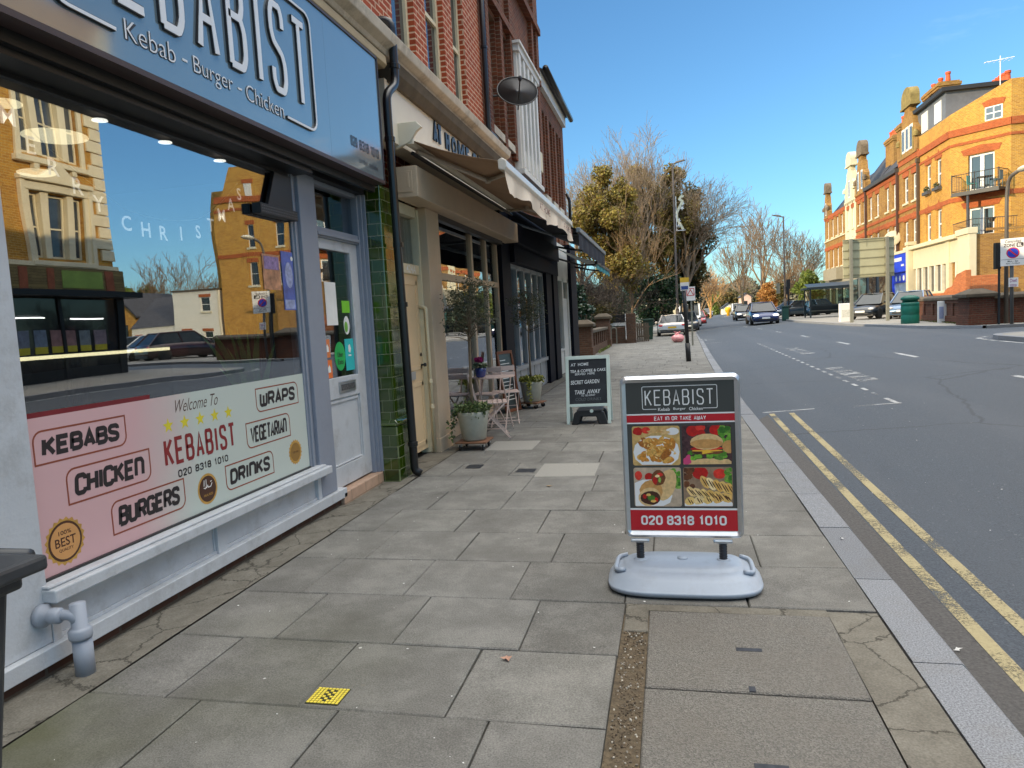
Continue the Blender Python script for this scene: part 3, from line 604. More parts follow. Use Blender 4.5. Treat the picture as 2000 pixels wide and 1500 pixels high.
# ---------------------------------------------------------------- kebab shop
K = thing('kebab_shop', 'grey takeaway shopfront with blue fascia sign, big window and welcome vinyl', 'shop', (-2.87,4.0,0))
m = MB()   # stall riser with two sunk panels
m.box(-2.90,1.2,0.14,-2.865,5.55,0.33)
m.box(-2.90,1.2,0.055,-2.80,5.64,0.135)
for a, c in ((2.63,2.68),(3.872,3.96),(5.20,5.258)): m.box(-2.866,a,0.134,-2.835,c,0.322)
m.box(-2.866,2.68,0.134,-2.85,5.2,0.155); m.box(-2.866,2.68,0.305,-2.845,5.2,0.322)
m.box(-2.866,3.86,0.15,-2.855,3.872,0.305); m.box(-2.866,3.96,0.15,-2.855,3.972,0.305)
m.build('stall_riser', GREYP, K, 0.004)
m = MB(); m.box(-2.9,1.0,-0.05,-2.835,5.6,0.058); m.build('plinth', brick('plinth_brick', rgb(92,62,50), rgb(78,56,46), rgb(90,82,70), stain=0.5), K)
m = MB(); m.box(-2.905,2.60,0.332,-2.765,5.335,0.395); m.box(-2.905,2.60,0.395,-2.80,5.30,0.412); m.build('sill', GREYP, K, 0.008)
m = MB(); m.box(-3.2,0.2,0.136,-2.84,2.63,2.86); m.build('pilaster', GREYP, K, 0.006)
m = MB(); m.box(-2.95,5.26,0.136,-2.835,5.535,2.86); m.box(-2.95,5.165,0.413,-2.865,5.26,2.76); m.box(-2.95,5.19,0.413,-2.85,5.215,2.75); m.build('pilaster', GREYD, K, 0.006)
m = MB(); m.box(-2.90,2.628,0.412,-2.862,2.645,2.72); m.box(-2.90,2.645,0.412,-2.862,5.165,0.424); m.box(-2.90,2.645,2.715,-2.862,5.165,2.74); m.build('window_frame', plain('bronze_frame', (0.02,0.02,0.02,1), 0.35), K)
m = MB(); m.box(-2.884,2.64,0.418,-2.878,5.166,2.73); m.build('window_glass', SHOPGLASS, K)
m = MB(); m.box(-2.95,0.2,2.74,-2.70,5.26,2.86); m.box(-2.95,5.26,2.772,-2.79,6.44,2.86); m.box(-2.70,0.2,2.775,-2.66,6.40,2.86); m.build('shutter_box', plain('shutter_black', (0.008,0.009,0.01,1), 0.45), K)
# interior
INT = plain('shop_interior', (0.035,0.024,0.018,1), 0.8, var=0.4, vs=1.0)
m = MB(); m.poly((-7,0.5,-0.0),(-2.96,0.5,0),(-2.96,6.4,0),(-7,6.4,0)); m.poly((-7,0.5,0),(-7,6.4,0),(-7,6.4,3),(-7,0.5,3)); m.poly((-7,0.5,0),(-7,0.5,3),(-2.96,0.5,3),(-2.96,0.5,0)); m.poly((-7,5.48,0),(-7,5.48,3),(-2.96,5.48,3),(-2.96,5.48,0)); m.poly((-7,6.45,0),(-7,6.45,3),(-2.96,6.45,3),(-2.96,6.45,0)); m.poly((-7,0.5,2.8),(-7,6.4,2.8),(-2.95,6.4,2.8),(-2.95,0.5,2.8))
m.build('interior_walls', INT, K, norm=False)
LAMPC = (1.0,0.86,0.55,1)
for i, (x, y, r) in enumerate(((-3.47,3.61,0.17),(-4.31,4.29,0.12),(-3.2,3.05,0.07))):
    q = MB(); q.lathe((x,y,2.72), [(r*0.9,0.012),(r,0.006),(r,0.0),(r*0.9,-0.006)], 24); tag(q.build('ceiling_lamp', glow('lamp_disc', LAMPC, 0.75)), ('large round lit ceiling lamp behind the shop window','mid sized lit ceiling lamp deeper in the takeaway','small lit ceiling lamp close behind the window')[i], 'lamp', 'lit ceiling lamps in the takeaway')
for y in (3.57,4.11,4.68):
    q = MB(); q.lathe((-3.12,y,2.762), [(0.04,0.006),(0.042,0.0),(0.03,-0.003)], 16); tag(q.build('spotlight', glow('spot_disc', (1,0.95,0.85,1), 1.5)), {3.57:'small white ceiling spotlight beside the reflected stone quoins',4.11:'small white ceiling spotlight in the reflected blue sky, middle one',4.68:'small white ceiling spotlight above the reflected brick gable'}[y], 'lamp', 'small ceiling spotlights')
c = thing('serving_counter', 'dark red serving counter with a lit strip along its glass front', 'counter', (-4.6,3.6,0))
m = MB(); m.box(-5.0,2.2,0.0,-4.25,5.4,1.0); m.build('counter_body', plain('red_counter', rgb(98,22,26), 0.4), c, 0.01)
m = MB(); m.box(-4.24,3.9,1.415,-4.21,5.35,1.44); m.build('light_strip', glow('strip_light', (1,0.86,0.5,1), 1.3), c)
m = MB(); m.box(-4.28,2.2,1.0,-4.25,5.4,1.42); m.build('glass_front', DARKGLASS, c)
m = MB()
for i in range(14): m.box(-3.30-0.02*(i%2),5.2+0.018*i,0.45,-3.32-0.02*(i%2),5.216+0.018*i,2.7)
tag(m.build('door_curtain', plain('wood_slats', rgb(112,74,44), 0.6), None), 'brown slatted curtain inside the window next to the pilaster', 'curtain')
# garland
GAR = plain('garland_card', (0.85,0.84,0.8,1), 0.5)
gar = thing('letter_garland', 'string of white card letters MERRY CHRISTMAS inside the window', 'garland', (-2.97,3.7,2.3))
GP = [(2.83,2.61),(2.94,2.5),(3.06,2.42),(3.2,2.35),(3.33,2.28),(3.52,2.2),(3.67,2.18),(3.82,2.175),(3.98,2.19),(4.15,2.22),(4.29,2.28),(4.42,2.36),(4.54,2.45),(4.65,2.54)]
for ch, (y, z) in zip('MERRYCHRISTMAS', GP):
    q = MB(); text(q, ch, (-2.97,y,z-0.03), UY, UZ, h=0.085, bold=0.012); q.v = [(p[0]+0, p[1], p[2]) for p in q.v]; q.build('letter', glow('glowing_card_letter', (0.9,0.88,0.82,1), 0.35), gar, norm=False)  # plain card letters, brightened by a glow of their own
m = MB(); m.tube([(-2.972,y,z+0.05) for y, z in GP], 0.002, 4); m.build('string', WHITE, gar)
# spiky plant behind the vinyl
pl = thing('window_plant', 'spiky green snake plant standing inside the window behind the vinyl', 'plant', (-3.12,4.75,1.0))
m = MB(); m.lathe((-3.06,4.72,0.42), [(0.12,0),(0.16,0.45),(0.165,0.6),(0.14,0.6)], 20); m.build('pot', plain('plant_pot', (0.03,0.03,0.03,1), 0.5), pl)
m = MB()
for i in range(22):
    a = random.random()*6.28; L = random.uniform(0.45,0.80); t_ = random.uniform(0.05,0.6); w = random.uniform(0.03,0.055); b0 = Vector((-3.02+0.03*math.cos(a), 4.72+0.10*math.sin(a), 0.95)); d = Vector((math.cos(a)*t_*0.12, math.sin(a)*t_, 1)).normalized(); s = Vector((0,1,0.1)); pr = []
    for k in range(5): f = k/4; c0 = b0+d*(L*f)+Vector((0,math.sin(a)*0.14*f*f,-0.06*f*f)); ww = w*(1-f**2.2); pr += [c0-s*ww, c0+s*ww]
    m.add(pr, [(2*k,2*k+1,2*k+3,2*k+2) for k in range(4)])
m.build('leaves', island('snake_plant_leaf', [rgb(90,160,76), rgb(130,190,90), rgb(70,134,66)], 0.4, 0.25), pl, norm=False)
# posters in the window (printed sheets stuck inside the pane)
def sheet(name, lab, y0, z0, y1, z1, col, x=-2.889, extras=()):
    th = thing(name, lab, 'poster', (x,(y0+y1)/2,z0), 'sheets stuck in the takeaway window'); q = MB(); q.box(x-0.002,y0,z0,x,y1,z1); q.build('sheet', col, th)
    for nm, mt, fn in extras: q = MB(); fn(q, x+0.0012); q.build(nm, mt, th, norm=False)
    return th
BLU = plain('blue_print', rgb(120,176,255), 0.4, var=0.35, vs=9)
sheet('window_poster', 'tall blue printed poster at the right end of the window', 4.985, 1.68, 5.155, 2.13, plain('blue_print', rgb(70,96,176), 0.3, var=0.4, vs=9), -2.8745, [('print', plain('pale_print', rgb(150,160,196), 0.4, var=0.4, vs=24), lambda q, x: (q.disc((x,5.08,1.95),UY,UZ,0.055,0.10), q.box(x-0.0004,4.995,1.69,x+0.0003,5.14,1.76))), ('badge', GAR, lambda q, x: q.disc((x+0.001,5.135,2.08),UY,UZ,0.018))])
sheet('window_poster', 'orange and violet printed poster left of the blue one', 4.72, 1.83, 4.955, 2.09, plain('orange_print', rgb(176,126,96), 0.3, var=0.6, vs=16), -2.8745, [('print', plain('violet_print', rgb(140,116,160), 0.4, var=0.5, vs=26), lambda q, x: q.box(x-0.0004,4.74,1.98,x+0.0003,4.94,2.075))])
tv = thing('light_box', 'black perforated light box fixed under the fascia at the right end of the window', 'light box', (-2.83,4.9,2.37))
m = MB(); m.box(-2.872,4.64,2.365,-2.80,5.16,2.44); m.prism([(-2.868,4.80,2.44),(-2.868,5.16,2.44),(-2.868,5.16,2.71),(-2.868,4.93,2.71)], (0.03,0,0)); m.build('casing', BLACK, tv, 0.004)
m = MB()
for i in range(22):
    for j in range(3): m.box(-2.8,4.66+0.0225*i,2.378+0.02*j,-2.7985,4.668+0.0225*i,2.386+0.02*j)
m.build('perforation', plain('perforation_grey', (0.12,0.12,0.12,1), 0.5), tv)
# vinyl along the bottom of the glass
VG = thing('window_vinyl', 'pale printed vinyl band across the bottom of the takeaway window', 'window sign', (-2.876,3.9,0.42)); VX = -2.8755
VM, t, b = nmat('vinyl_print'); co = coords(t); s_ = N(t, 'SeparateXYZ'); t.links.new(co, s_.inputs[0]); n = N(t, 'TexNoise', Scale=1.5, Detail=3.0); t.links.new(co, n.inputs['Vector'])
a_ = N(t, 'Math', operation='MULTIPLY_ADD'); t.links.new(n.outputs['Fac'], a_.inputs[0]); a_.inputs[1].default_value = 0.5; t.links.new(s_.outputs[1], a_.inputs[2])
t.links.new(mixc(t, rampv(t, a_.outputs[0], -0.35, 0.15), rgb(214,172,172), rgb(196,204,194)), b.inputs['Base Color']); b.inputs['Roughness'].default_value = 0.45; b.inputs['Coat Weight'].default_value = 0.25; b.inputs['Coat Roughness'].default_value = 0.05
m = MB(); m.box(VX-0.0015,2.646,0.425,VX,5.164,1.176); m.build('vinyl', VM, VG)
m = MB(); m.box(VX-0.0018,2.647,1.176,VX-0.0003,3.45,1.20); m.build('red_edge', plain('maroon_vinyl', rgb(120,32,40), 0.4), VG)
INK = plain('black_ink', rgb(42,36,38), 0.5); REDI = plain('dark_red_ink', rgb(140,40,42), 0.5); BRN = plain('brown_outline', rgb(142,72,48), 0.5)
GOLD = plain('gold_print', rgb(196,150,72), 0.4, var=0.2, vs=30); STARY = plain('star_yellow', rgb(222,206,52), 0.45); BRND = plain('dark_brown_print', rgb(76,46,32), 0.5)
X1, X2, X3 = VX+0.0006, VX+0.0012, VX+0.0018
for wd, y0, y1, z0, z1, cor, gp in (('KEBABS',2.675,3.245,0.955,1.11,(0,1,0,1),.3),('CHICKEN',2.835,3.40,0.73,0.90,(0,1,0,1),.3),('BURGERS',3.09,3.66,0.50,0.67,(0,1,0,1),.3),('WRAPS',4.49,5.065,0.955,1.12,(1,0,1,0),.3),('VEGETARIAN',4.34,4.91,0.72,0.895,(1,0,1,0),.3),('DRINKS',4.07,4.64,0.49,0.655,(1,0,1,0),.3)):
    q = MB(); o_ = rrect((X1,(y0+y1)/2,(z0+z1)/2), UY, UZ, y1-y0, z1-z0, 0.05, cor); ribbon(q, o_+[o_[0]], 0.009, NX); q.build('word_frame', BRN, VG, norm=False)
    q = MB(); k = 0.040; strokes(q, wd, (X1, y0+k, z0+0.030), UY, UZ, y1-y0-2*k-0.008, z1-z0-0.060, 0.024 if len(wd) < 9 else 0.0185, gp+0.12, slant=0.07); q.build('word', INK, VG, norm=False)
q = MB(); strokes(q, 'KEBABIST', (X1,3.52,0.765), UY, UZ, 0.69, 0.165, 0.023, 0.7); q.build('word', REDI, VG, norm=False)
q = MB(); strokes(q, '020 8318 1010', (X1,3.62,0.684), UY, UZ, 0.49, 0.045, 0.009, 0.55); q.build('phone_number', INK, VG, norm=False)
q = MB(); text(q, 'Welcome To', (X1,3.85,1.105), UY, UZ, 0.42, 0.075, -0.006, 0.35); q.build('word', BRND, VG, norm=False)
for i in range(5):
    q = MB(); c0 = Vector((X1,3.575+0.1455*i,1.002))
    P = [c0+UY*((0.046 if k % 2 == 0 else 0.019)*math.sin(k*math.pi/5))+UZ*((0.046 if k % 2 == 0 else 0.019)*math.cos(k*math.pi/5)) for k in range(10)]
    q.add([c0]+P, [(0,k+1,(k+1)%10+1) for k in range(10)]); q.build('star', STARY, VG, norm=False)
def seal(y, z, r, rim, face, words, wm, sc_=True):
    q = MB(); n_ = 20
    if sc_: q.add([(X1,y,z)]+[(X1,y+(r*1.12 if i % 2 else r)*math.cos(i*math.pi/n_),z+(r*1.12 if i % 2 else r)*math.sin(i*math.pi/n_)) for i in range(2*n_)], [(0,i+1,(i+1)%(2*n_)+1) for i in range(2*n_)])
    else: q.disc((X1,y,z),UY,UZ,r*1.1,n=32)
    s = q.build('seal', GOLD, VG, norm=False); q = MB(); q.disc((X2,y,z),UY,UZ,r*0.93,n=32); q.build('seal_rim', rim, s, norm=False); q = MB(); q.disc((X3,y,z),UY,UZ,r*0.82,n=32); q.build('seal_face', face, s, norm=False)
    for w_, dz, ww, hh in words: q = MB(); text(q, w_, (X3+0.0006,y,z+dz*r), UY, UZ, ww*r, hh*r, 0.01); q.build('seal_text', wm, s, norm=False)
    return s
seal(2.79,0.565,0.105,BRND,plain('copper_print', rgb(206,150,92), 0.4),[('100%',0.42,0.7,0.2),('BEST',0.0,1.15,0.42),('QUALITY',-0.38,0.8,0.16)],BRND)
hs = seal(3.875,0.555,0.088,BRND,BRND,[('HALAL FOOD',-0.42,1.0,0.17)],GOLD,False)
q = MB()   # the Arabic word on the seal, drawn as strokes
for pl_ in ([(0.045,0.02),(0.03,0.0),(0.005,-0.002),(0.0,0.012),(-0.01,0.0),(-0.02,0.0)],[(-0.012,0.052),(-0.014,0.01),(-0.024,-0.004),(-0.04,0.002)],[(-0.03,0.05),(-0.036,0.012)],[(0.028,0.03),(0.044,0.032)]): ribbon(q, [(X3+0.0006,3.875+a,0.565+c) for a, c in pl_], 0.006, NX)
q.build('seal_script', GAR, hs, norm=False)
seal(4.96,0.58,0.088,GOLD,plain('old_gold_print', rgb(150,112,52), 0.35),[('TASTY FOOD',0.0,0.9,0.15)],BRND)
# door
m = MB(); m.box(-2.93,5.555,0.115,-2.885,5.625,2.30); m.box(-2.93,6.225,0.115,-2.885,6.38,2.30); m.box(-2.93,5.625,2.21,-2.885,6.225,2.30); m.box(-2.93,5.625,0.90,-2.885,6.225,1.085); m.box(-2.93,5.625,0.115,-2.885,6.225,0.30); m.box(-2.93,5.6,0.28,-2.905,6.24,0.92)
m.box(-2.905,5.64,0.86,-2.893,6.21,0.885); m.box(-2.905,6.2,0.31,-2.893,6.215,0.86); m.box(-2.905,5.64,0.305,-2.89,6.21,0.32)
D = m.build('door', GREYP, K, 0.004)
m = MB(); m.box(-2.916,5.62,1.08,-2.91,6.23,2.215); m.build('door_glass', SHOPGLASS, D)
m = MB(); m.box(-2.886,5.80,0.945,-2.874,6.135,1.043); lp = m.build('letter_plate', CHROME, D, 0.004); m = MB(); m.box(-2.875,5.83,0.965,-2.868,6.10,1.02); m.build('letter_flap', plain('worn_steel', (0.2,0.2,0.21,1), 0.35, 0.8, var=0.5, vs=40), D, 0.003)
for nm, col, y0, z0, y1, z1 in (('sticker',plain('orange_sticker', rgb(232,118,52), 0.45),5.64,1.09,5.75,1.25),('sticker',plain('orange_sticker', rgb(226,128,70), 0.45),5.635,1.27,5.735,1.43),('sticker',plain('teal_sticker', rgb(52,190,190), 0.45),6.03,1.13,6.21,1.42),('sticker',plain('lime_sticker', rgb(130,206,52), 0.45),6.03,1.66,6.19,1.77),('paper_notice',GAR,5.72,1.55,5.93,1.93)):
    q = MB(); q.box(-2.9095,y0,z0,-2.908,y1,z1); st = q.build(nm, col, D)
    if 'teal' in col.name: q = MB(); q.disc((-2.907,6.12,1.33),UY,UZ,0.03,0.045,5); q.box(-2.9075,6.09,1.26,-2.907,6.15,1.275); q.build('emblem', GAR, st, norm=False)
    if 'orange' in col.name: q = MB(); q.poly((-2.907,(y0+y1)/2-0.025,z0+0.05),(-2.907,(y0+y1)/2+0.025,z0+0.05),(-2.907,(y0+y1)/2+0.025,z0+0.09),(-2.907,(y0+y1)/2,z0+0.12),(-2.907,(y0+y1)/2-0.025,z0+0.09)); q.build('emblem', GAR, st, norm=False)
q = MB(); q.disc((-2.9085,5.92,1.27),UY,UZ,0.105,0.13,32); st = q.build('round_sticker', plain('green_sticker', rgb(38,176,86), 0.45), D, norm=False)
q = MB(); text(q, 'Uber', (-2.907,5.92,1.285), UY, UZ, 0.11, 0.045, 0.01); text(q, 'Eats', (-2.907,5.92,1.22), UY, UZ, 0.11, 0.045, 0.01); q.build('sticker_text', INK, st, norm=False)
q = MB(); q.disc((-2.9085,6.1,1.545),UY,UZ,0.06,0.085,24); st = q.build('round_sticker', GAR, D, norm=False); q = MB(); q.disc((-2.9075,6.085,1.53),UY,UZ,0.035,0.05,16); q.build('emblem', plain('sticker_green', rgb(120,180,70), 0.4), st, norm=False)
m = MB(); m.box(-2.94,5.535,0.1,-2.86,5.555,2.76); m.box(-2.94,6.38,0.1,-2.85,6.41,2.76); m.box(-2.94,6.41,0.1,-2.82,6.435,2.772); m.box(-2.94,6.435,0.1,-2.79,6.455,2.772); m.box(-2.94,5.555,2.30,-2.86,6.38,2.385); m.box(-2.94,5.555,2.315,-2.84,6.38,2.345); m.box(-2.94,5.555,2.735,-2.86,6.38,2.772); m.build('door_frame', GREYD, K, 0.004)
m = MB(); m.box(-2.916,5.555,2.385,-2.91,6.38,2.735); m.build('transom_glass', SHOPGLASS, K)
m = MB(); m.box(-2.95,5.58,-0.02,-2.80,6.62,0.098); m.build('step', brick('step_tile', rgb(196,164,140), rgb(188,152,128), rgb(150,130,110), 0.30, 0.12, 0.006, bump=0.2, rough=0.5, stain=0.3, stainc=rgb(120,100,84)), K, 0.008)
# green glazed tile pier
TILE = brick('green_glazed_tile', rgb(56,78,12), rgb(40,60,10), rgb(120,130,92), 0.152, 0.1135, 0.003, stain=0.2, stainc=rgb(24,34,10), bump=0.8, rough=0.08, spec=0.9, third=rgb(44,62,14))
m = MB(); m.box(-2.95,6.46,0.6,-2.645,6.78,2.86); m.box(-2.95,6.44,-0.03,-2.625,6.80,0.54); m.prism([(-2.95,6.44,0.54),(-2.625,6.44,0.54),(-2.615,6.43,0.555),(-2.615,6.43,0.575),(-2.645,6.46,0.61),(-2.95,6.46,0.61)], (0,0.36,0)); m.build('tiled_pier', TILE, K, 0.012, 3)
# fascia sign
FASC = plain('fascia_panel', (0.15,0.20,0.225,1), 0.06, var=0.02, spec=1.0, coat=1.0)
m = MB(); m.box(-2.70,0.3,2.865,-2.555,5.329,3.965); m.box(-2.70,5.331,2.865,-2.5552,6.375,3.965); F = m.build('fascia_sign', FASC, K)
m = MB(); m.box(-2.72,0.3,2.835,-2.545,6.385,2.865); m.box(-2.72,6.375,2.865,-2.545,6.387,3.985); m.box(-2.72,0.3,3.965,-2.545,6.387,3.985); m.build('sign_trim', plain('brown_trim', rgb(70,56,54), 0.45), F)
FX = -2.5545; LET = plain('white_acrylic', (0.78,0.79,0.8,1), 0.35, var=0.03)
EDGE = plain('letter_edge', (0.02,0.02,0.022,1), 0.4)
for mt, off, ex, gr in ((EDGE, 0.0, 0.014, 0.011), (LET, 0.0142, 0.003, 0.0)):
    q = MB(); strokes(q, 'KEBABIST', (FX+off,2.80,3.135), UY, UZ, 2.19, 0.61, 0.044, 0.95, ex, grow=gr); q.build('sign_letters', mt, F, norm=False)
    q = MB(); r_ = rrect((FX+off,3.89,3.42), UY, UZ, 2.38, 0.845, 0.085)
    low = [p for p in r_]; e_ = [Vector((FX+off,4.65,2.9975))]+r_[6:]+r_[:6]   # open along the strapline
    e_ = [Vector((FX+off,4.65,2.9975)),Vector((FX+off,4.99,2.9975))]+r_[7:]+r_[:5]+[Vector((FX+off,2.79,2.9975)),Vector((FX+off,3.07,2.9975))]
    ribbon(q, e_, 0.016+gr*0.6, NX, ex); q.build('sign_outline', mt, F, norm=False)
for wd, y0, y1, zc, h_ in (('Kebab',3.14,3.51,3.03,0.10),('Burger',3.66,4.03,3.02,0.12),('Chicken',4.17,4.62,3.03,0.10)):
    for mt, off, bd, dy in ((EDGE, 0.002, 0.02, 0.004), (LET, 0.005, -0.012, 0.0)): q = MB(); text(q, wd, (FX+off,(y0+y1)/2+dy,zc-dy*0.7), UY, UZ, y1-y0, h_, bd); q.build('strapline', mt, F, norm=False)
for y in (3.57,4.085): q = MB(); q.box(FX,y,3.02,FX+0.004,y+0.04,3.032); q.build('strapline_dash', LET, F)
q = MB(); strokes(q, '020', (FX+0.003,5.70,3.045), UY, UZ, 0.13, 0.085, 0.011, 0.5); q.build('sign_phone_number', EDGE, F, norm=False); q = MB(); strokes(q, '8318 1010', (FX+0.003,5.875,3.045), UY, UZ, 0.42, 0.085, 0.011, 0.5); q.build('sign_phone_number', EDGE, F, norm=False)
q = MB(); text(q, 'order online', (FX+0.003,6.05,2.955), UY, UZ, 0.4, 0.05, -0.005); q.build('sign_strapline', EDGE, F, norm=False)
# ---------------------------------------------------------------- brick house over the takeaway and cafe
H1 = thing('brick_house', 'red brick upper floors with cream stone cornice above takeaway and cafe', 'building', (-2.95,6,4.3))
m = MB(); ops = [(0.9,1.7,4.72,6.6),(2.5,3.3,4.72,6.6),(3.75,4.5,4.72,6.6),(6.0,6.55,4.72,6.6),(7.95,8.72,4.72,6.6),(9.17,9.97,4.72,6.6),(10.4,11.05,4.72,6.6)]
ops += [(a,c,7.6,9.2) for a,c,_,_ in ops]
holed(m, (-2.95,0,0), UY, NX, -2.2, 12.05, 4.3, 10.4, ops, 0.17)
m.box(-15,-2.2,3.0,-3.13,12.05,10.39); m.build('wall', RBRICK, H1)
for a, c, z0, z1 in ops: window(H1, (-2.95,0,0), UY, NX, a, c, z0, z1, 0.15, CREAM, DARKGLASS, 0.07, 1, 2, STONE, None)
m = MB(); m.prism([(-2.95,-2.2,4.16),(-2.62,-2.2,4.16),(-2.60,-2.2,4.2),(-2.52,-2.2,4.24),(-2.50,-2.2,4.33),(-2.56,-2.2,4.37),(-2.95,-2.2,4.46)], (0,14.2,0)); m.build('cornice', STONE, H1, 0.008)
m = MB(); m.box(-2.98,-2.2,4.45,-2.87,12.02,4.60); m.build('sill_band', STONE, H1, 0.01)
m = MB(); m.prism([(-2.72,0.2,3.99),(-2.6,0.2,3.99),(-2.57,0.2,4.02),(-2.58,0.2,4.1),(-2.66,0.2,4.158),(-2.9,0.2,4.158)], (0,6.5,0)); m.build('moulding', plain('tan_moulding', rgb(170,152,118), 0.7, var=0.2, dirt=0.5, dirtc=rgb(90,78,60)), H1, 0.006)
m = MB(); m.prism([(-2.72,7.0,3.97),(-2.66,7.0,3.97),(-2.60,7.0,4.06),(-2.58,7.0,4.155),(-2.9,7.0,4.155)], (0,5.0,0)); m.build('moulding', SOFFIT, H1)
m = MB(); m.box(-3.4,-2.2,10.39,-2.85,12.05,10.55); m.build('parapet_coping', STONE, H1)
# downpipe with offset
def pipe(name, lab, pts, r, mat, collars=(), parent=None, n=12):
    q = MB(); q.smooth = True; q.tube(pts, r, n); q.smooth = False
    for c in collars: i = Vector(c); q.lathe(i-Vector((0,0,0.025)), [(r,0),(r*1.22,0.004),(r*1.22,0.046),(r,0.05)], n)
    o = q.build(name, mat, parent)
    if lab: tag(o, lab, 'pipe')
    return o
BPIPE = plain('black_pipe', (0.008,0.008,0.009,1), 0.34, var=0.2, coat=0.15)
def bend(pts, r=0.06, k=4):
    P = [Vector(p) for p in pts]; out = [P[0]]
    for i in range(1, len(P)-1):
        a = (P[i-1]-P[i]); b_ = (P[i+1]-P[i]); q = min(r, a.length*0.45, b_.length*0.45); a = P[i]+a.normalized()*q; b_ = P[i]+b_.normalized()*q
        for j in range(k+1): f = j/k; out.append(a*(1-f)**2+P[i]*(2*f*(1-f))+b_*f**2)
    return out+[P[-1]]
pipe('downpipe', 'glossy black cast iron downpipe with an elbow between fascia and cafe', bend([(-2.9,6.80,4.50),(-2.56,6.86,4.50),(-2.55,6.84,3.88),(-2.56,6.60,3.72),(-2.56,6.60,3.4),(-2.555,6.66,0.06),(-2.50,6.68,0.02)], 0.09), 0.042, BPIPE, [(-2.55,6.845,4.05),(-2.56,6.61,3.3),(-2.557,6.63,2.3),(-2.556,6.64,1.72),(-2.555,6.655,0.33)])
c = thing('waste_pipe', 'stubby grey plastic waste pipe against the stall riser by the bin', 'pipe', (-2.68,2.63,0))
GPVC = plain('grey_plastic', rgb(158,164,174), 0.45, var=0.06, dirt=0.3, dirtc=rgb(120,116,108), dscale=6)
m = MB(); m.smooth = True; m.lathe((-2.68,2.63,-0.02), [(0.042,0),(0.042,0.19)], 20); m.lathe((-2.68,2.625,0.165), [(0.047,0),(0.05,0.01),(0.05,0.04),(0.043,0.05),(0.034,0.055),(0.034,0.165),(0.0,0.17)], 20); m.build('downpipe_stub', GPVC, c)
m = MB(); m.smooth = True; m.tube(bend([(-2.84,2.58,0.285),(-2.69,2.60,0.285),(-2.68,2.62,0.24)], 0.05), 0.024, 14); m.lathe((-2.84,2.575,0.285), [(0.052,0),(0.052,0.03),(0.03,0.05),(0.036,0.06),(0.036,0.1),(0.026,0.11)], 18, (1,0.1,0)); m.build('elbow', GPVC, c)
# ---------------------------------------------------------------- cafe
A = thing('cafe', 'cream and beige cafe shopfront with beige shutter box and lettering', 'cafe', (-2.85,9.7,0))
m = MB(); m.box(-2.95,6.85,0,-2.84,7.06,2.84); m.box(-2.95,7.93,0.0,-2.80,7.97,2.84); m.box(-2.95,7.06,2.09,-2.82,7.93,2.2); m.box(-2.95,7.06,2.74,-2.82,7.93,2.86); m.build('door_frame', CREAM, A, 0.006)
m = MB(); m.box(-2.9,7.06,0.06,-2.85,7.93,2.09)
for a, c, z0, z1 in ((7.12,7.88,0.12,0.86),(7.12,7.88,1.0,2.02)): m.box(-2.852,a,z0,-2.842,a+0.05,z1); m.box(-2.852,c-0.05,z0,-2.842,c,z1); m.box(-2.852,a,z1-0.05,-2.842,c,z1); m.box(-2.852,a,z0,-2.842,c,z0+0.05)
D = m.build('door', plain('cream_door', rgb(230,202,160), 0.5, var=0.05, dirt=0.2, dirtc=rgb(190,165,115)), A, 0.003)
m = MB(); m.box(-2.843,7.42,0.90,-2.83,7.62,0.99); m.build('letter_plate', CHROME, D, 0.003); m = MB(); m.lathe((-2.84,7.84,1.05), [(0.012,0),(0.012,0.03),(0.024,0.04),(0.02,0.06)], 12, (1,0,0)); m.lathe((-2.84,7.84,1.17), [(0.02,0),(0.02,0.012)], 12, (1,0,0)); m.build('door_knob', BLACK, D)
m = MB(); m.box(-2.90,7.06,2.2,-2.89,7.93,2.74); m.build('fanlight', SHOPGLASS, A)
q = MB(); text(q, '424A', (-2.817,7.66,2.145), UY, UZ, 0.3, 0.085, 0.01); q.build('house_number', GAR, A, norm=False)
m = MB(); m.box(-2.95,7.97,-0.02,-2.71,8.43,2.86); m.box(-2.95,7.96,-0.02,-2.70,8.44,0.16); m.build('pilaster', BEIGE, A, 0.006)
pipe('supply_pipe', None, bend([(-2.85,7.92,1.72),(-2.765,7.92,1.72),(-2.765,7.92,0.0)], 0.05), 0.02, CREAM, [(-2.765,7.92,0.85),(-2.765,7.92,0.55)], A)
m = MB(); m.box(-2.95,8.43,0,-2.84,12.05,0.20); m.box(-2.95,8.43,0.2,-2.80,12.05,0.25); m.box(-2.95,8.43,0.25,-2.85,8.52,2.86); m.box(-2.95,8.52,2.08,-2.845,12.0,2.17); m.box(-2.95,11.95,0.25,-2.85,12.05,2.86)
for y in (10.35,11.2): m.box(-2.95,y,0.25,-2.85,y+0.1,2.86)
m.build('window_frame', BEIGE, A, 0.005)
m = MB(); m.box(-2.892,8.5,0.25,-2.886,12.0,2.86); m.build('window_glass', SHOPGLASS, A)
m = MB(); m.poly((-7,6.9,0),(-7,12.1,0),(-7,12.1,3),(-7,6.9,3)); m.poly((-7,6.9,0),(-2.96,6.9,0),(-2.96,12.1,0),(-7,12.1,0)); m.poly((-7,12.08,0),(-2.96,12.08,0),(-2.96,12.08,3),(-7,12.08,3)); m.poly((-7,7.98,0),(-2.96,7.98,0),(-2.96,7.98,3),(-7,7.98,3)); m.poly((-7,6.9,2.9),(-2.95,6.9,2.9),(-2.95,12.1,2.9),(-7,12.1,2.9)); m.build('interior_walls', INT, A, norm=False)
m = MB(); 
for i in range(30): m.box(-3.05-0.03*(i % 2),10.9+0.036*i,0.2,-3.03-0.03*(i % 2),10.94+0.036*i,2.5)
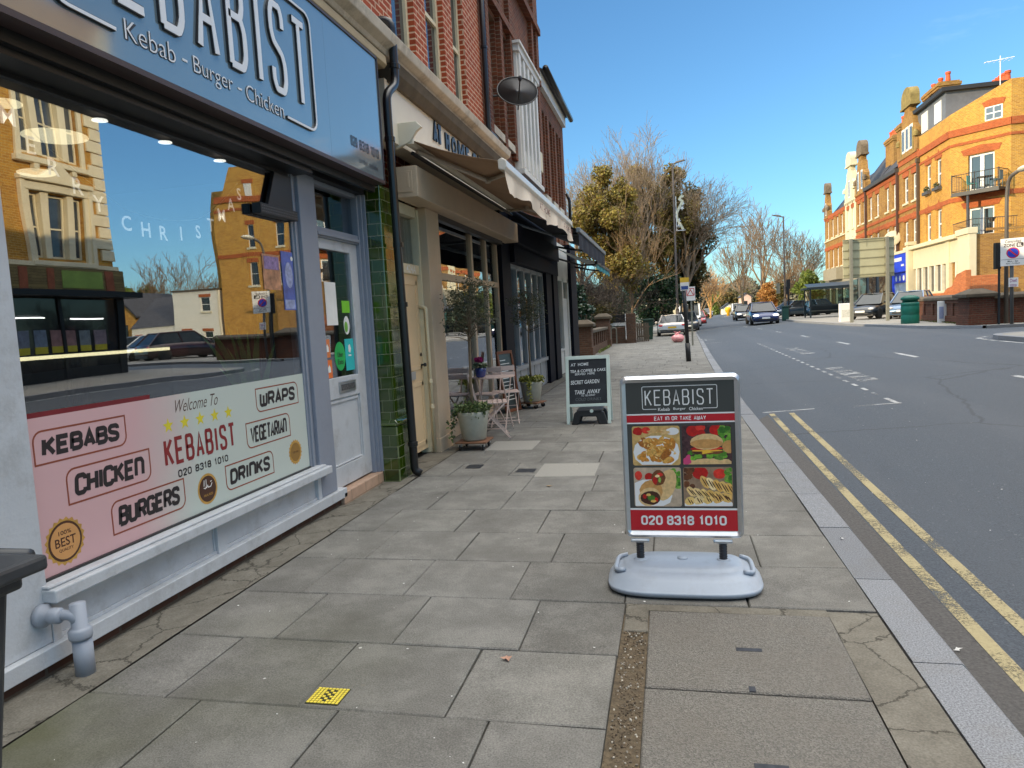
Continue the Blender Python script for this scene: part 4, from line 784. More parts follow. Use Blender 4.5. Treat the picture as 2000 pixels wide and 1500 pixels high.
m.build('curtain', plain('beige_curtain', rgb(200,180,146), 0.8), A)
m = MB(); m.box(-2.80,7.28,2.865,-2.545,12.40,3.19); B_ = m.build('shutter_box', BEIGE, A, 0.008)
m = MB(); m.box(-2.79,7.272,2.92,-2.60,7.282,3.14); m.box(-2.66,7.268,2.97,-2.63,7.274,3.12); m.build('shutter_end_cap', BEIGE, B_, 0.003)
m = MB(); m.box(-2.83,8.45,2.80,-2.74,12.0,2.865); m.build('shutter_slot', BLACK, A)
FCREAM = plain('cream_fascia', rgb(232,222,200), 0.5, var=0.03, dirt=0.2, dirtc=rgb(190,176,150))
m = MB(); m.box(-2.9,6.93,3.4,-2.70,12.25,3.99); F = m.build('fascia_sign', FCREAM, A)
q = MB(); strokes(q, 'AT', (-2.699,8.37,3.69), UY, UZ, 0.34, 0.26, 0.06, 0.45, 0.02); DM = plain('dark_metal_letter', (0.03,0.032,0.036,1), 0.35, 0.5); q.build('sign_letters', DM, F, norm=False); q = MB(); strokes(q, 'H', (-2.699,8.86,3.69), UY, UZ, 0.17, 0.26, 0.06, 0.4, 0.02)
q2 = [(0,-1),(0.7,-0.7),(1,0),(0.7,0.7),(0,1),(-0.7,0.7),(-1,0),(-0.7,-0.7),(0,-1)]; ribbon(q, [(-2.699,9.23+a*0.085,3.82+c*0.10) for a, c in q2], 0.05, NX, 0.02)
for y in (9.42,9.66): q.box(-2.699,y,3.69,-2.679,y+0.05,3.95)
ribbon(q, [(-2.699,9.445,3.93),(-2.699,9.555,3.78),(-2.699,9.665,3.93)], 0.05, NX, 0.02); strokes(q, 'E', (-2.699,9.80,3.69), UY, UZ, 0.17, 0.26, 0.06, 0.4, 0.02); q.build('sign_letters', DM, F, norm=False); q = MB(); strokes(q, 'CA', (-2.699,10.15,3.69), UY, UZ, 0.42, 0.26, 0.06, 0.4, 0.02); strokes(q, 'E', (-2.699,10.95,3.69), UY, UZ, 0.17, 0.26, 0.06, 0.4, 0.02)
ribbon(q, [(-2.699,10.67,3.69),(-2.699,10.67,3.93),(-2.699,10.83,3.93)], 0.05, NX, 0.02); ribbon(q, [(-2.699,10.67,3.81),(-2.699,10.79,3.81)], 0.05, NX, 0.02)
q.build('sign_letters', DM, F, norm=False)
# cafe awning
W1 = thing('cafe_awning', 'open beige canvas awning with wavy cream valance over the cafe', 'awning', (-2.7,9.8,3.5))
CANV = plain('brown_canvas', rgb(176,144,116), 0.85, var=0.08); VAL = plain('cream_canvas', rgb(226,212,192), 0.85, var=0.06)
m = MB(); P = []; nn = 12
for j in range(24):
    y = 7.28+j*5.05/23
    for i in range(nn):
        f = i/(nn-1); P.append((-2.62+f*1.0, y, 3.47-0.33*f-0.035*math.sin(math.pi*f)))
m.smooth = True; m.add(P, [(j*nn+i,j*nn+i+1,(j+1)*nn+i+1,(j+1)*nn+i) for j in range(23) for i in range(nn-1)]); cv = m.build('canopy', CANV, W1, norm=False); md = cv.modifiers.new('th', 'SOLIDIFY'); md.thickness = 0.004
m = MB(); m.prism([(-1.62,7.26,3.17),(-1.57,7.26,3.14),(-1.57,7.26,3.07),(-1.60,7.26,3.04),(-1.66,7.26,3.06),(-1.66,7.26,3.15)], (0,5.1,0)); m.build('front_bar', plain('cream_aluminium', rgb(232,222,205), 0.3, 0.1, coat=0.3), W1, 0.008)
m = MB(); m.smooth = True; P = []
for j in range(121):
    y = 7.29+j*5.04/120; f = (y-7.29)/5.04
    low = 2.84-0.045*math.cos(f*2*math.pi*2.0+0.3)+0.03*math.cos(f*2*math.pi*9)*0.3
    for i in range(5): g_ = i/4; P.append((-1.60+0.028*math.sin(f*31+g_)*g_+0.02*g_, y, 3.05+(low-3.05)*g_))
m.add(P, [(j*5+i,j*5+i+1,(j+1)*5+i+1,(j+1)*5+i) for j in range(120) for i in range(4)]); vl = m.build('valance', VAL, W1, norm=False)
q = MB(); BPR = plain('brown_print', rgb(130,84,66), 0.6); text(q, 'AT HOME CAFE', (-1.545,11.6,2.93), UY, UZ, 1.0, 0.09, 0.01); q.build('valance_lettering', BPR, vl, norm=False); q = MB(); text(q, 'AT HOME', (-1.545,9.4,2.93), UY, UZ, 0.8, 0.09, 0.01); q.build('valance_lettering', BPR, vl, norm=False)
m = MB(); m.smooth = True; m.tube([(-2.62,7.27,3.44),(-2.62,12.3,3.44)], 0.045, 12); m.smooth = False; m.box(-2.72,7.24,3.4,-2.55,7.28,3.6); m.prism([(-2.74,7.22,3.62),(-2.5,7.22,3.62),(-2.44,7.22,3.56),(-2.5,7.22,3.52),(-2.58,7.22,3.42),(-2.74,7.22,3.36)], (0,0.05,0)); m.build('roller_housing', FCREAM, W1, 0.004)
for y0, y1 in ((7.5,8.6),(12.1,11.0)):
    m = MB(); m.tube([(-2.60,y0,3.38),(-2.10,y1,3.22)], 0.028, 8); m.tube([(-2.10,y1,3.22),(-1.63,y0+0.2*(1 if y1 > y0 else -1),3.10)], 0.024, 8); m.lathe((-2.10,y1,3.19), [(0.035,0),(0.035,0.06)], 10); m.build('folding_arm', plain('arm_metal', rgb(196,186,172), 0.4, 0.2), W1)
m = MB(); m.tube([(-2.60,7.35,3.33),(-2.6,12.25,3.33)], 0.022, 8); m.build('torsion_bar', BLACK, W1)
# ---------------------------------------------------------------- dark house with black shop
H2 = thing('gabled_house', 'dark red brick gabled house with white fluted bay above the black shop', 'building', (-2.95,14.8,3.7))
m = MB(); ops2 = [(12.55,13.25,4.95,7.0),(13.6,14.2,4.95,7.0)]
holed(m, (-2.95,0,0), UY, NX, 12.05, 17.62, 3.6, 8.4, ops2, 0.28); m.box(-15,12.06,3.0,-3.25,17.62,8.4)
for a, c in ((12.2,12.42),(13.32,13.52),(14.22,14.42),(16.72,16.95),(17.3,17.62)): m.box(-2.96,a,4.7,-2.86,c,8.35)
m.prism([(-3.2,12.1,8.4),(-3.2,17.6,8.4),(-3.2,17.3,9.4),(-3.2,16.6,9.7),(-3.2,16.2,10.6),(-3.2,15.2,11.3),(-3.2,14.6,11.3),(-3.2,13.6,10.6),(-3.2,13.2,9.7),(-3.2,12.3,9.4)], (0.25,0,0))
m.box(-2.95,16.95,8.4,-2.84,17.5,9.25); m.box(-2.95,12.05,7.1,-2.83,17.6,7.25); m.box(-2.95,12.05,8.3,-2.80,17.65,8.45); m.box(-2.97,12.05,4.05,-2.9,17.62,4.4)
m.build('wall', DBRICK, H2)
for a, c, z0, z1 in ops2: window(H2, (-2.95,0,0), UY, NX, a, c, z0, z1, 0.26, CREAM, DARKGLASS, 0.07, 1, 2, STONE)
m = MB(); m.box(-2.96,14.45,4.55,-2.80,16.7,6.85); m.box(-2.96,14.4,6.85,-2.74,16.75,6.98); m.box(-2.96,14.36,6.98,-2.70,16.8,7.04); m.box(-2.96,14.4,4.45,-2.74,16.75,4.56)
for i in range(5): m.box(-2.81,14.5+0.45*i,4.6,-2.755,14.68+0.45*i,6.85)
bay = m.build('bay_window', plain('white_bay', rgb(226,222,214), 0.6, var=0.05, dirt=0.15), H2, 0.006)
m = MB()
for i in range(4): m.box(-2.803,14.7+0.45*i,5.0,-2.797,14.94+0.45*i,6.7)
m.build('pane', DARKGLASS, bay)
m = MB(); m.box(-2.95,16.75,4.95,-2.80,17.05,5.4); m.build('vent_box', CREAM, H2, 0.01)
pipe('downpipe', 'black downpipe between the two brick houses with a right-angled foot', bend([(-2.88,12.05,10.3),(-2.88,12.05,4.72),(-2.88,12.62,4.72),(-2.88,12.62,4.2)], 0.08), 0.045, BPIPE, [(-2.88,12.05,6.1),(-2.88,12.05,8.0),(-2.88,12.62,4.4)])
d = thing('satellite_dish', 'dark grey mesh satellite dish on an arm from the brick house', 'dish', (-2.44,12.5,5.45))
m = MB(); m.smooth = True; ax = Vector((0.30,-0.80,0.55)).normalized(); pr = [(0.005,0.0)]+[(0.35*i/8, 0.022*(i/8)**2) for i in range(1,9)]; c0 = Vector((-2.44,12.5,5.45)); m.lathe(c0, pr, 32, ax); ds = m.build('reflector', None, d, norm=False); ds.data.materials.clear()
MESHM, t, b = nmat('perforated_mesh'); b.inputs['Base Color'].default_value = (0.05,0.05,0.055,1); b.inputs['Roughness'].default_value = 0.5; tr = N(t, 'BsdfTransparent'); ms = N(t, 'MixShader'); ms.inputs[0].default_value = 0.8; t.links.new(tr.outputs[0], ms.inputs[1]); t.links.new(b.outputs[0], ms.inputs[2]); t.links.new(ms.outputs[0], t.nodes['Material Output'].inputs[0])
ds.data.materials.append(MESHM)
m = MB(); bx = ax.orthogonal().normalized(); by = ax.cross(bx); m.tube([c0+ax*0.022+(bx*math.cos(i*math.pi/20)+by*math.sin(i*math.pi/20))*0.35 for i in range(41)], 0.012, 6, False); m.build('rim', BLACK, d)
m = MB(); m.tube([(-2.92,12.45,5.42),(-2.6,12.52,5.42),(-2.46,12.53,5.42)], 0.02, 8); m.box(-2.95,12.38,5.34,-2.91,12.52,5.5); m.build('mount_arm', BLACK, d)
m = MB(); l0 = c0-Vector((0,0,0.3)); l1 = c0+ax*0.42-Vector((0,0,0.12)); m.tube([l0, l1], 0.012, 6); m.blob(l1, 0.035,0.035,0.05, 8, 6); m.build('lnb_arm', BLACK, d)
B2 = thing('black_shop', 'black and navy shopfront with tall grey framed windows', 'shop', (-2.85,14.3,0))
NAVY = plain('navy_paint', (0.003,0.004,0.010,1), 0.6, spec=0.12)
m = MB(); m.box(-2.95,12.06,0,-2.78,12.75,3.6); m.box(-2.95,16.45,0,-2.76,17.2,3.6); m.box(-2.95,17.25,0,-2.72,17.95,2.6); m.box(-2.95,12.75,2.56,-2.70,17.95,3.6); m.box(-2.66,12.45,2.86,-2.55,17.2,3.2); m.build('dark_frame', NAVY, B2, 0.008)
GFR = plain('grey_frame', rgb(150,154,158), 0.45); m = MB(); m.box(-2.95,12.75,0.0,-2.86,16.45,0.55); m.box(-2.95,12.75,0.55,-2.80,16.45,0.63)
for i in range(6): y = 12.75+i*0.724; m.box(-2.93,y,0.63,-2.84,y+0.085,2.56); m.box(-2.87,y,0.03,-2.845,y+0.085,0.55)
m.box(-2.93,12.75,2.48,-2.84,16.45,2.56); m.build('window_frame', GFR, B2, 0.004)
m = MB(); m.box(-2.90,12.75,0.6,-2.893,16.45,2.5); m.build('window_glass', SHOPGLASS, B2)
m = MB(); m.poly((-6,12.1,0),(-6,17.9,0),(-6,17.9,3),(-6,12.1,3)); m.poly((-6,12.1,0),(-2.96,12.1,0),(-2.96,17.9,0),(-6,17.9,0)); m.poly((-6,17.2,0),(-2.96,17.2,0),(-2.96,17.2,3),(-6,17.2,3)); m.poly((-6,12.1,2.7),(-2.95,12.1,2.7),(-2.95,17.9,2.7),(-6,17.9,2.7)); m.build('interior_walls', plain('dark_interior', (0.012,0.011,0.012,1), 0.8), B2, norm=False)
def awning(name, lab, y0, y1, xb, zb, xf, zf, drop, mat, vmat, barmat, scal=0.0):
    T_ = thing(name, lab, 'awning', (xb,(y0+y1)/2,zb)); q = MB(); P = []; k = 16
    for j in range(k+1):
        y = y0+(y1-y0)*j/k
        for i in range(7): f = i/6; P.append((xb+(xf-xb)*f, y, zb+(zf-zb)*f-0.03*math.sin(math.pi*f)))
    q.add(P, [(j*7+i,j*7+i+1,(j+1)*7+i+1,(j+1)*7+i) for j in range(k) for i in range(6)]); o = q.build('canopy', mat, T_, norm=False); md = o.modifiers.new('th', 'SOLIDIFY'); md.thickness = 0.005
    q = MB(); q.box(xf-0.03,y0-0.02,zf-0.06,xf+0.04,y1+0.02,zf+0.02); q.build('front_bar', barmat, T_, 0.008)
    q = MB(); P = []; k = 96
    for j in range(k+1):
        y = y0+(y1-y0)*j/k; dr = drop-(scal*abs(math.sin((y-y0)*math.pi/0.22)))
        for i in range(3): g_ = i/2; P.append((xf+0.015+0.02*math.sin(y*7)*g_, y, zf-0.05-dr*g_))
    q.add(P, [(j*3+i,j*3+i+1,(j+1)*3+i+1,(j+1)*3+i) for j in range(k) for i in range(2)]); q.build('valance', vmat, T_, norm=False)
    for a, c in ((y0+0.2,y0+0.9),(y1-0.2,y1-0.9)): q = MB(); mx_ = (xb+xf)/2; q.tube([(xb,a,zb-0.25),(mx_,c,(zb+zf)/2-0.2),(xf,a+(0.15 if c > a else -0.15),zf-0.05)], 0.025, 8); q.build('folding_arm', barmat, T_)
    return T_
NCAN = plain('navy_canvas', (0.012,0.014,0.024,1), 0.85)
awning('shop_awning', 'black canvas awning sagging open over the black shop', 12.5, 17.6, -2.68, 3.50, -1.50, 3.03, 0.30, NCAN, NCAN, plain('grey_bar', rgb(120,128,134), 0.4, 0.3), 0.0)
# ---------------------------------------------------------------- far end house with white shop
H3 = thing('end_house', 'brown brick end house with black gutter above the white shop', 'building', (-2.95,19.8,3.6))
m = MB(); ops3 = [(17.95,18.5,4.6,6.75),(19.1,19.7,4.6,6.75),(20.25,20.85,4.6,6.75)]
holed(m, (-2.95,0,0), UY, NX, 17.62, 21.9, 3.4, 7.3, ops3, 0.25); m.box(-15,17.63,3.0,-3.21,21.89,7.3); m.box(-15,17.63,0,-7.5,21.9,3.0)
for a, c in ((18.55,19.05),(19.75,20.2),(20.9,21.3)): m.box(-2.96,a+0.1,3.6,-2.9,c-0.1,6.7)
m.build('wall', DBRICK, H3)
for a, c, z0, z1 in ops3: window(H3, (-2.95,0,0), UY, NX, a, c, z0, z1, 0.23, CREAM, DARKGLASS, 0.06, 1, 2, STONE)
m = MB(); m.box(-2.95,17.64,7.2,-2.85,21.9,7.5); m.build('fascia_board', WHITE, H3); m = MB(); m.smooth = True; m.tube([(-2.72,17.64,7.55),(-2.72,22.25,7.5)], 0.075, 10); m.build('gutter', BPIPE, H3)
m = MB(); m.prism([(-2.75,17.64,7.52),(-9,17.64,11.0),(-15,17.64,7.52)], (0,4.4,0)); m.build('roof', SLATE, H3)
pipe('downpipe', 'short black downpipe at the far end of the terrace', bend([(-2.88,21.6,5.2),(-2.80,21.6,5.0),(-2.80,21.6,3.9)], 0.05), 0.045, BPIPE)
B3 = thing('white_shop', 'narrow whitewashed shopfront with panelled door at the end of the terrace', 'shop', (-2.85,19.8,0))
GW = plain('greyish_white_paint', rgb(206,206,200), 0.5, var=0.05, dirt=0.2)
m = MB(); m.box(-2.95,17.95,0,-2.85,18.05,2.6); m.box(-2.95,18.05,0,-2.86,19.4,0.62); m.box(-2.95,18.05,0.62,-2.82,19.4,0.68); m.box(-2.95,19.4,0,-2.83,19.6,2.6); m.box(-2.95,20.45,0,-2.83,20.65,2.6); m.box(-2.95,17.95,2.5,-2.83,20.65,3.5); m.box(-2.95,18.65,0.62,-2.85,18.72,2.5); m.build('shop_frame', GW, B3, 0.005)
m = MB(); m.box(-2.93,19.6,0.02,-2.87,20.45,2.05); m.box(-2.872,19.68,0.15,-2.86,20.37,0.8); m.box(-2.872,19.68,0.95,-2.865,20.37,1.95); m.build('door', GW, B3, 0.004)
m = MB(); m.box(-2.91,18.05,0.68,-2.90,19.4,2.5); m.box(-2.91,19.6,2.1,-2.9,20.45,2.5); m.build('window_glass', SHOPGLASS, B3)
m = MB(); m.poly((-5,17.98,0),(-5,20.6,0),(-5,20.6,3),(-5,17.98,3)); m.poly((-5,17.98,0),(-2.96,17.98,0),(-2.96,20.6,0),(-5,20.6,0)); m.build('interior_walls', INT, B3, norm=False)
m = MB(); m.box(-2.95,20.65,0,-2.74,21.9,3.6); m.box(-7.5,21.6,0,-2.95,21.9,3.6); m.build('end_pilaster', NAVY, B3, 0.006)
TEAL = plain('teal_canvas', rgb(58,140,146), 0.8, var=0.1)
awning('shop_awning', 'teal canvas awning with scalloped white edge over the white shop', 17.75, 21.6, -2.7, 3.25, -1.72, 2.84, 0.16, plain('pale_canvas', rgb(190,196,194), 0.8), TEAL, BLACK, 0.05)
# ================================================================== THINGS ON THE NEAR PAVEMENT
VX_, VYn = Vector((1,0,0)), Vector((0,-1,0))
# ---- forecourt poster sign
SG = thing('pavement_sign', 'swinging pavement sign with food pictures on a grey water filled base', 'sign', (0.03,3.95,0))
GBASE = plain('grey_moulded_plastic', rgb(162,172,184), 0.38, var=0.07, dirt=0.3, dirtc=rgb(128,126,124), dscale=7, bump=0.1, bs=200)
m = MB(); m.smooth = True; n = 44
def sup(a, rx, ry, p): c, s = math.cos(a), math.sin(a); return (rx*math.copysign(abs(c)**(2/p), c), ry*math.copysign(abs(s)**(2/p), s))
prof = [(0.365,0.23,0.0,3.6),(0.365,0.23,0.013,3.6),(0.408,0.27,0.015,3.6),(0.414,0.276,0.034,3.6),(0.408,0.270,0.040,3.6),(0.402,0.262,0.046,3.5),(0.385,0.238,0.080,3.3),(0.362,0.20,0.104,3.1),(0.345,0.172,0.112,3.0),(0.332,0.160,0.113,3.0),(0.322,0.150,0.124,3.0),(0.305,0.135,0.130,3.0),(0.15,0.07,0.134,2.4),(0.01,0.01,0.136,2)]
V = []
for rx, ry, z, p in prof:
    for i in range(n):
        x, y = sup(2*math.pi*i/n, rx, ry, p); dz = 0
        if z > 0.1 and abs(x) > 0.28: dz = -0.02*((abs(x)-0.28)/0.1)
        V.append((0.027+x, 3.945+y, z+dz))
F_ = [(k*n+i, k*n+(i+1)%n, (k+1)*n+(i+1)%n, (k+1)*n+i) for k in range(len(prof)-1) for i in range(n)]+[tuple(range(n))[::-1]]
m.add(V, F_); SB = m.build('base', GBASE, SG)
for sx in (-1,1):   # carrying handles moulded at both ends
    m = MB(); m.smooth = True; m.tube(bend([(0.027+sx*0.31,3.82,0.112),(0.027+sx*0.355,3.83,0.104),(0.027+sx*0.366,3.87,0.10),(0.027+sx*0.366,4.02,0.10),(0.027+sx*0.355,4.06,0.104),(0.027+sx*0.31,4.07,0.112)], 0.05), 0.012, 10); m.build('carry_handle', GBASE, SB)
m = MB(); m.smooth = True; m.lathe((0.025,3.95,0.132), [(0.03,0),(0.03,0.008),(0.018,0.014),(0.0,0.014)], 16); m.build('filler_cap', GBASE, SB)
for x in (-0.205,0.243):
    m = MB(); m.lathe((x,3.95,0.12), [(0.045,0),(0.034,0.016),(0.03,0.018)], 18); m.build('collar', GBASE, SB)
    m = MB(); m.lathe((x,3.95,0.13), [(0.023 if i % 2 else 0.020, i*0.007) for i in range(14)], 16); sp_ = m.build('spring_post', plain('black_spring', (0.02,0.02,0.022,1), 0.4), SG)
    m = MB(); m.box(x-0.05,3.93,0.228,x+0.05,3.97,0.238); m.tube([(x-0.045,3.925,0.243),(x+0.045,3.925,0.243)], 0.006, 8); m.build('clamp', CHROME, sp_, 0.003)
ALU = plain('satin_aluminium', (0.62,0.63,0.64,1), 0.32, 0.85, var=0.05, vs=20)
SC = Vector((0.036,3.935,0.71)); SWd, SHt = 0.634, 0.90
m = MB(); o_ = rrect(SC, VX_, UZ, SWd, SHt, 0.035, n=6); i_ = rrect(SC, VX_, UZ, SWd-0.062, SHt-0.07, 0.004, n=6)
k = len(o_); fr = [p+Vector((0,-0.004,0)) for p in o_]; hi = [SC+(p-SC)*0.965+Vector((0,-0.018,0)) for p in o_]; lo = [p+Vector((0,-0.006,0)) for p in i_]; bk = [p+Vector((0,0.034,0)) for p in o_]
m.add(bk+fr+hi+lo, [(a*k+i, a*k+(i+1)%k, (a+1)*k+(i+1)%k, (a+1)*k+i) for a in range(3) for i in range(k)]+[tuple(range(k))]); fr_ = m.build('frame', ALU, SG)
PW, PH = 0.572, 0.83; P0 = Vector((SC.x-PW/2, 3.9285, SC.z+PH/2))
def pu(u, v, d=0.0): return P0+Vector((u*PW, -d, -v*PH))
def prect(q, u0, v0, u1, v1, d): q.poly(pu(u0,v0,d), pu(u1,v0,d), pu(u1,v1,d), pu(u0,v1,d))
PCH = plain('poster_charcoal', rgb(66,68,66), 0.35, var=0.03, coat=0.35); PRED = plain('poster_red', rgb(190,24,40), 0.35, var=0.03, coat=0.35); PWHT = plain('poster_white', rgb(236,236,234), 0.4, var=0.02, coat=0.2)
m = MB(); prect(m,0,0,1,1,0); PO = m.build('poster', PCH, SG)
m = MB(); prect(m,0,0.217,1,0.264,0.0008); m.build('red_band', PRED, PO); m = MB(); prect(m,0,0.856,1,0.995,0.0008); m.build('red_band', PRED, PO)
for v0, v1 in ((0.207,0.2165),(0.2645,0.274),(0.843,0.8555),(0.9955,1.0)): m = MB(); prect(m,0,v0,1,v1,0.001); m.build('white_rule', PWHT, PO)
m = MB(); strokes(m, 'KEBABIST', pu(0.178,0.155,0.001), VX_, UZ, 0.635*PW, 0.105*PH, 0.0068, 0.62); r_ = rrect(pu(0.5,0.103,0.001), VX_, UZ, 0.69*PW, 0.15*PH, 0.008)
ribbon(m, [pu(0.715,0.178,0.001),pu(0.83,0.178,0.001)]+r_[7:]+r_[:5]+[pu(0.17,0.178,0.001),pu(0.285,0.178,0.001)], 0.0035, VYn); m.build('sign_lettering', PWHT, PO, norm=False)
for wd, u_, w_ in (('Kebab',0.355,0.11),('Burger',0.50,0.115),('Chicken',0.65,0.125)): m = MB(); text(m, wd, pu(u_,0.18,0.001), VX_, UZ, w_*PW, 0.021*PH, 0.012); m.build('strapline', PWHT, PO, norm=False)
m = MB(); strokes(m, 'EAT IN OR TAKE AWAY', pu(0.26,0.254,0.0014), VX_, UZ, 0.48*PW, 0.027*PH, 0.0040, 0.5); m.build('sign_lettering', PWHT, PO, norm=False)
for wd, u_, w_ in (('020',0.10,0.205),('8318',0.345,0.255),('1010',0.645,0.255)): m = MB(); strokes(m, wd, pu(u_,0.957,0.0014), VX_, UZ, w_*PW, 0.064*PH, 0.0105, 0.55); m.build('phone_number', PWHT, PO, norm=False)
PIC = [(0.045,0.29,0.493,0.553),(0.512,0.29,0.965,0.553),(0.045,0.568,0.493,0.832),(0.512,0.568,0.965,0.832)]
PBG = [plain('photo_wood', rgb(206,170,104), 0.35, var=0.3, vs=30, coat=0.4), plain('photo_dark_leaf', rgb(70,44,48), 0.35, var=0.6, vs=60, coat=0.4), plain('photo_linen', rgb(190,170,146), 0.35, var=0.2, vs=30, coat=0.4), plain('photo_stone', rgb(150,124,100), 0.35, var=0.3, vs=30, coat=0.4)]
WCH = island('fried_chicken', [rgb(150,84,28), rgb(206,138,52), rgb(224,176,92), rgb(120,62,22)], 0.35, nscale=90, amount=0.35, coat=0.4)
TOM = island('tomato_red', [rgb(206,28,24), rgb(176,16,18), rgb(226,60,46)], 0.3, nscale=60, amount=0.2, coat=0.4); SAL = island('salad_green', [rgb(70,136,34), rgb(120,180,56), rgb(44,100,26), rgb(160,200,90)], 0.4, nscale=80, coat=0.4)
BUN = island('bread', [rgb(214,168,104), rgb(228,196,140), rgb(200,146,80)], 0.4, nscale=60, amount=0.15, coat=0.4); MEATD = island('grilled_meat', [rgb(84,46,26), rgb(120,70,36), rgb(60,32,20)], 0.4, nscale=80, coat=0.4); CHS = plain('cheese', rgb(244,190,60), 0.4, coat=0.4); HALO = island('grilled_cheese', [rgb(240,206,128), rgb(226,176,84), rgb(248,226,170)], 0.4, nscale=70, amount=0.2, coat=0.4); CHAR = plain('char_marks', rgb(84,44,20), 0.4, coat=0.4)
random.seed(3)
for i, (u0, v0, u1, v1) in enumerate(PIC):
    m = MB(); c0 = pu((u0+u1)/2,(v0+v1)/2,0.0008); m.add(rrect(c0, VX_, UZ, (u1-u0)*PW, (v1-v0)*PH, 0.012), [tuple(range(24))]); pic = m.build('food_picture', PBG[i], PO, norm=False)
    q = lambda a, c, d=0.001: pu(u0+(u1-u0)*a, v0+(v1-v0)*c, d)
    L = [0.0010]
    def el(mb, a, c, rx, ry, rot=0.0, nn=14, wob=0.12):
        L[0] += 0.000004; k = (u1-u0)*PW; C0 = q(a,c,L[0]); P = []
        for j in range(nn):
            t_ = 2*math.pi*j/nn; w = 1+random.uniform(-wob,wob); x, z = rx*k*w*math.cos(t_), ry*k*w*math.sin(t_); P.append(C0+VX_*(x*math.cos(rot)-z*math.sin(rot))+UZ*(x*math.sin(rot)+z*math.cos(rot)))
        mb.add(P, [tuple(range(nn))])
    def clamp(mb):
        lo_, hi_ = q(0.015,0.985), q(0.985,0.015)
        mb.v = [(min(max(p[0],lo_.x),hi_.x), p[1], min(max(p[2],lo_.z),hi_.z)) for p in mb.v]
    def piece(nm, mt, lst, wob=0.12):
        mb = MB()
        for a in lst: el(mb, *a, wob=wob)
        clamp(mb); mb.build(nm, mt, pic, norm=False)
    if i == 0:
        piece('plate', PWHT, [(0.5,0.66,0.5,0.36),(0.85,0.14,0.14,0.08)], 0.01); piece('tomatoes', TOM, [(0.12,0.13,0.1,0.09),(0.3,0.1,0.09,0.07)]); piece('chips', BUN, [(random.uniform(.4,.75),random.uniform(.06,.18),0.1,0.018,random.uniform(-.5,.5)) for _ in range(9)])
        piece('chicken', WCH, [(random.uniform(.15,.92),random.uniform(.36,.9),random.uniform(.07,.13),random.uniform(.045,.08),random.uniform(0,3)) for _ in range(46)])
        piece('highlights', HALO, [(random.uniform(.2,.9),random.uniform(.36,.86),0.035,0.014,random.uniform(0,3)) for _ in range(22)])
    if i == 1:
        piece('tomatoes', TOM, [(0.22,0.14,0.13,0.12),(0.38,0.06,0.1,0.08),(0.4,0.2,0.08,0.07),(0.7,0.12,0.14,0.12)], 0.03); piece('lettuce', SAL, [(random.uniform(.76,1),random.uniform(.05,.42),0.06,0.05) for _ in range(26)]); piece('board', BUN, [(0.55,0.98,0.6,0.12),(0.95,0.55,0.14,0.14)], 0.02)
        piece('lettuce', SAL, [(random.uniform(.15,.85),random.uniform(.68,.84),0.07,0.045) for _ in range(34)]); piece('patty', MEATD, [(0.5,0.67,0.32,0.06),(0.3,0.68,0.08,0.05),(0.7,0.68,0.09,0.05)]); piece('cheese', CHS, [(0.48,0.68,0.15,0.05,0,3),(0.5,0.64,0.3,0.02)]); piece('tomato_slice', TOM, [(0.36,0.59,0.18,0.035),(0.64,0.59,0.18,0.035)]); piece('bun', BUN, [(0.5,0.42,0.33,0.17),(0.5,0.47,0.335,0.1)], 0.02); piece('onion', plain('pink_onion', rgb(206,70,120), 0.4, coat=0.4), [(0.08,0.9,0.1,0.08),(0.12,0.8,0.05,0.05)])
    if i == 2:
        piece('salad', SAL, [(random.uniform(.76,.98),random.uniform(.06,.5),0.06,0.05) for _ in range(28)]); piece('tomatoes', TOM, [(0.33,0.24,0.1,0.09),(0.1,0.2,0.08,0.1)], 0.04); piece('plate', PWHT, [(0.3,0.72,0.5,0.36)], 0.02); piece('wrap', BUN, [(0.68,0.45,0.2,0.36,-0.35),(0.36,0.6,0.25,0.24,0.3),(0.32,0.75,0.24,0.2,0.3)], 0.02); piece('filling', MEATD, [(0.52,0.26,0.15,0.17),(0.34,0.78,0.22,0.15)], 0.05); piece('filling', TOM, [(0.45,0.34,0.05,0.09),(0.56,0.18,0.06,0.04),(0.22,0.74,0.04,0.05),(0.46,0.82,0.04,0.05)]); piece('filling', SAL, [(0.36,0.78,0.08,0.06),(0.55,0.32,0.03,0.06)]); piece('filling', HALO, [(0.3,0.7,0.05,0.03),(0.5,0.22,0.05,0.03),(0.4,0.86,0.06,0.03)])
    if i == 3:
        piece('tomatoes', TOM, [(0.35,0.15,0.16,0.14),(0.74,0.17,0.13,0.11)], 0.03); piece('salad', SAL, [(random.uniform(.88,1),random.uniform(.05,.5),0.06,0.05) for _ in range(18)]); piece('olives', MEATD, [(random.uniform(.0,.2),random.uniform(.05,.5),0.06,0.06) for _ in range(12)]); piece('plate', PWHT, [(0.5,0.98,0.7,0.14)], 0.02)
        sl = [(0.44+0.13*j,0.38+0.045*j,0.075,0.15,0.5) for j in range(5)]+[(0.16+0.14*j,0.62+0.03*j,0.075,0.13,0.7) for j in range(6)]+[(0.12+0.19*j,0.86-0.02*j,0.11,0.09,0.5) for j in range(5)]
        piece('halloumi', HALO, sl, 0.08); mb = MB()
        for a in sl: el(mb, a[0]-0.01, a[1], 0.012, a[3]*0.75, a[4], wob=0.05); el(mb, a[0]+0.045, a[1]+0.02, 0.011, a[3]*0.6, a[4], wob=0.05)
        clamp(mb); mb.build('grill_marks', CHAR, pic, norm=False)
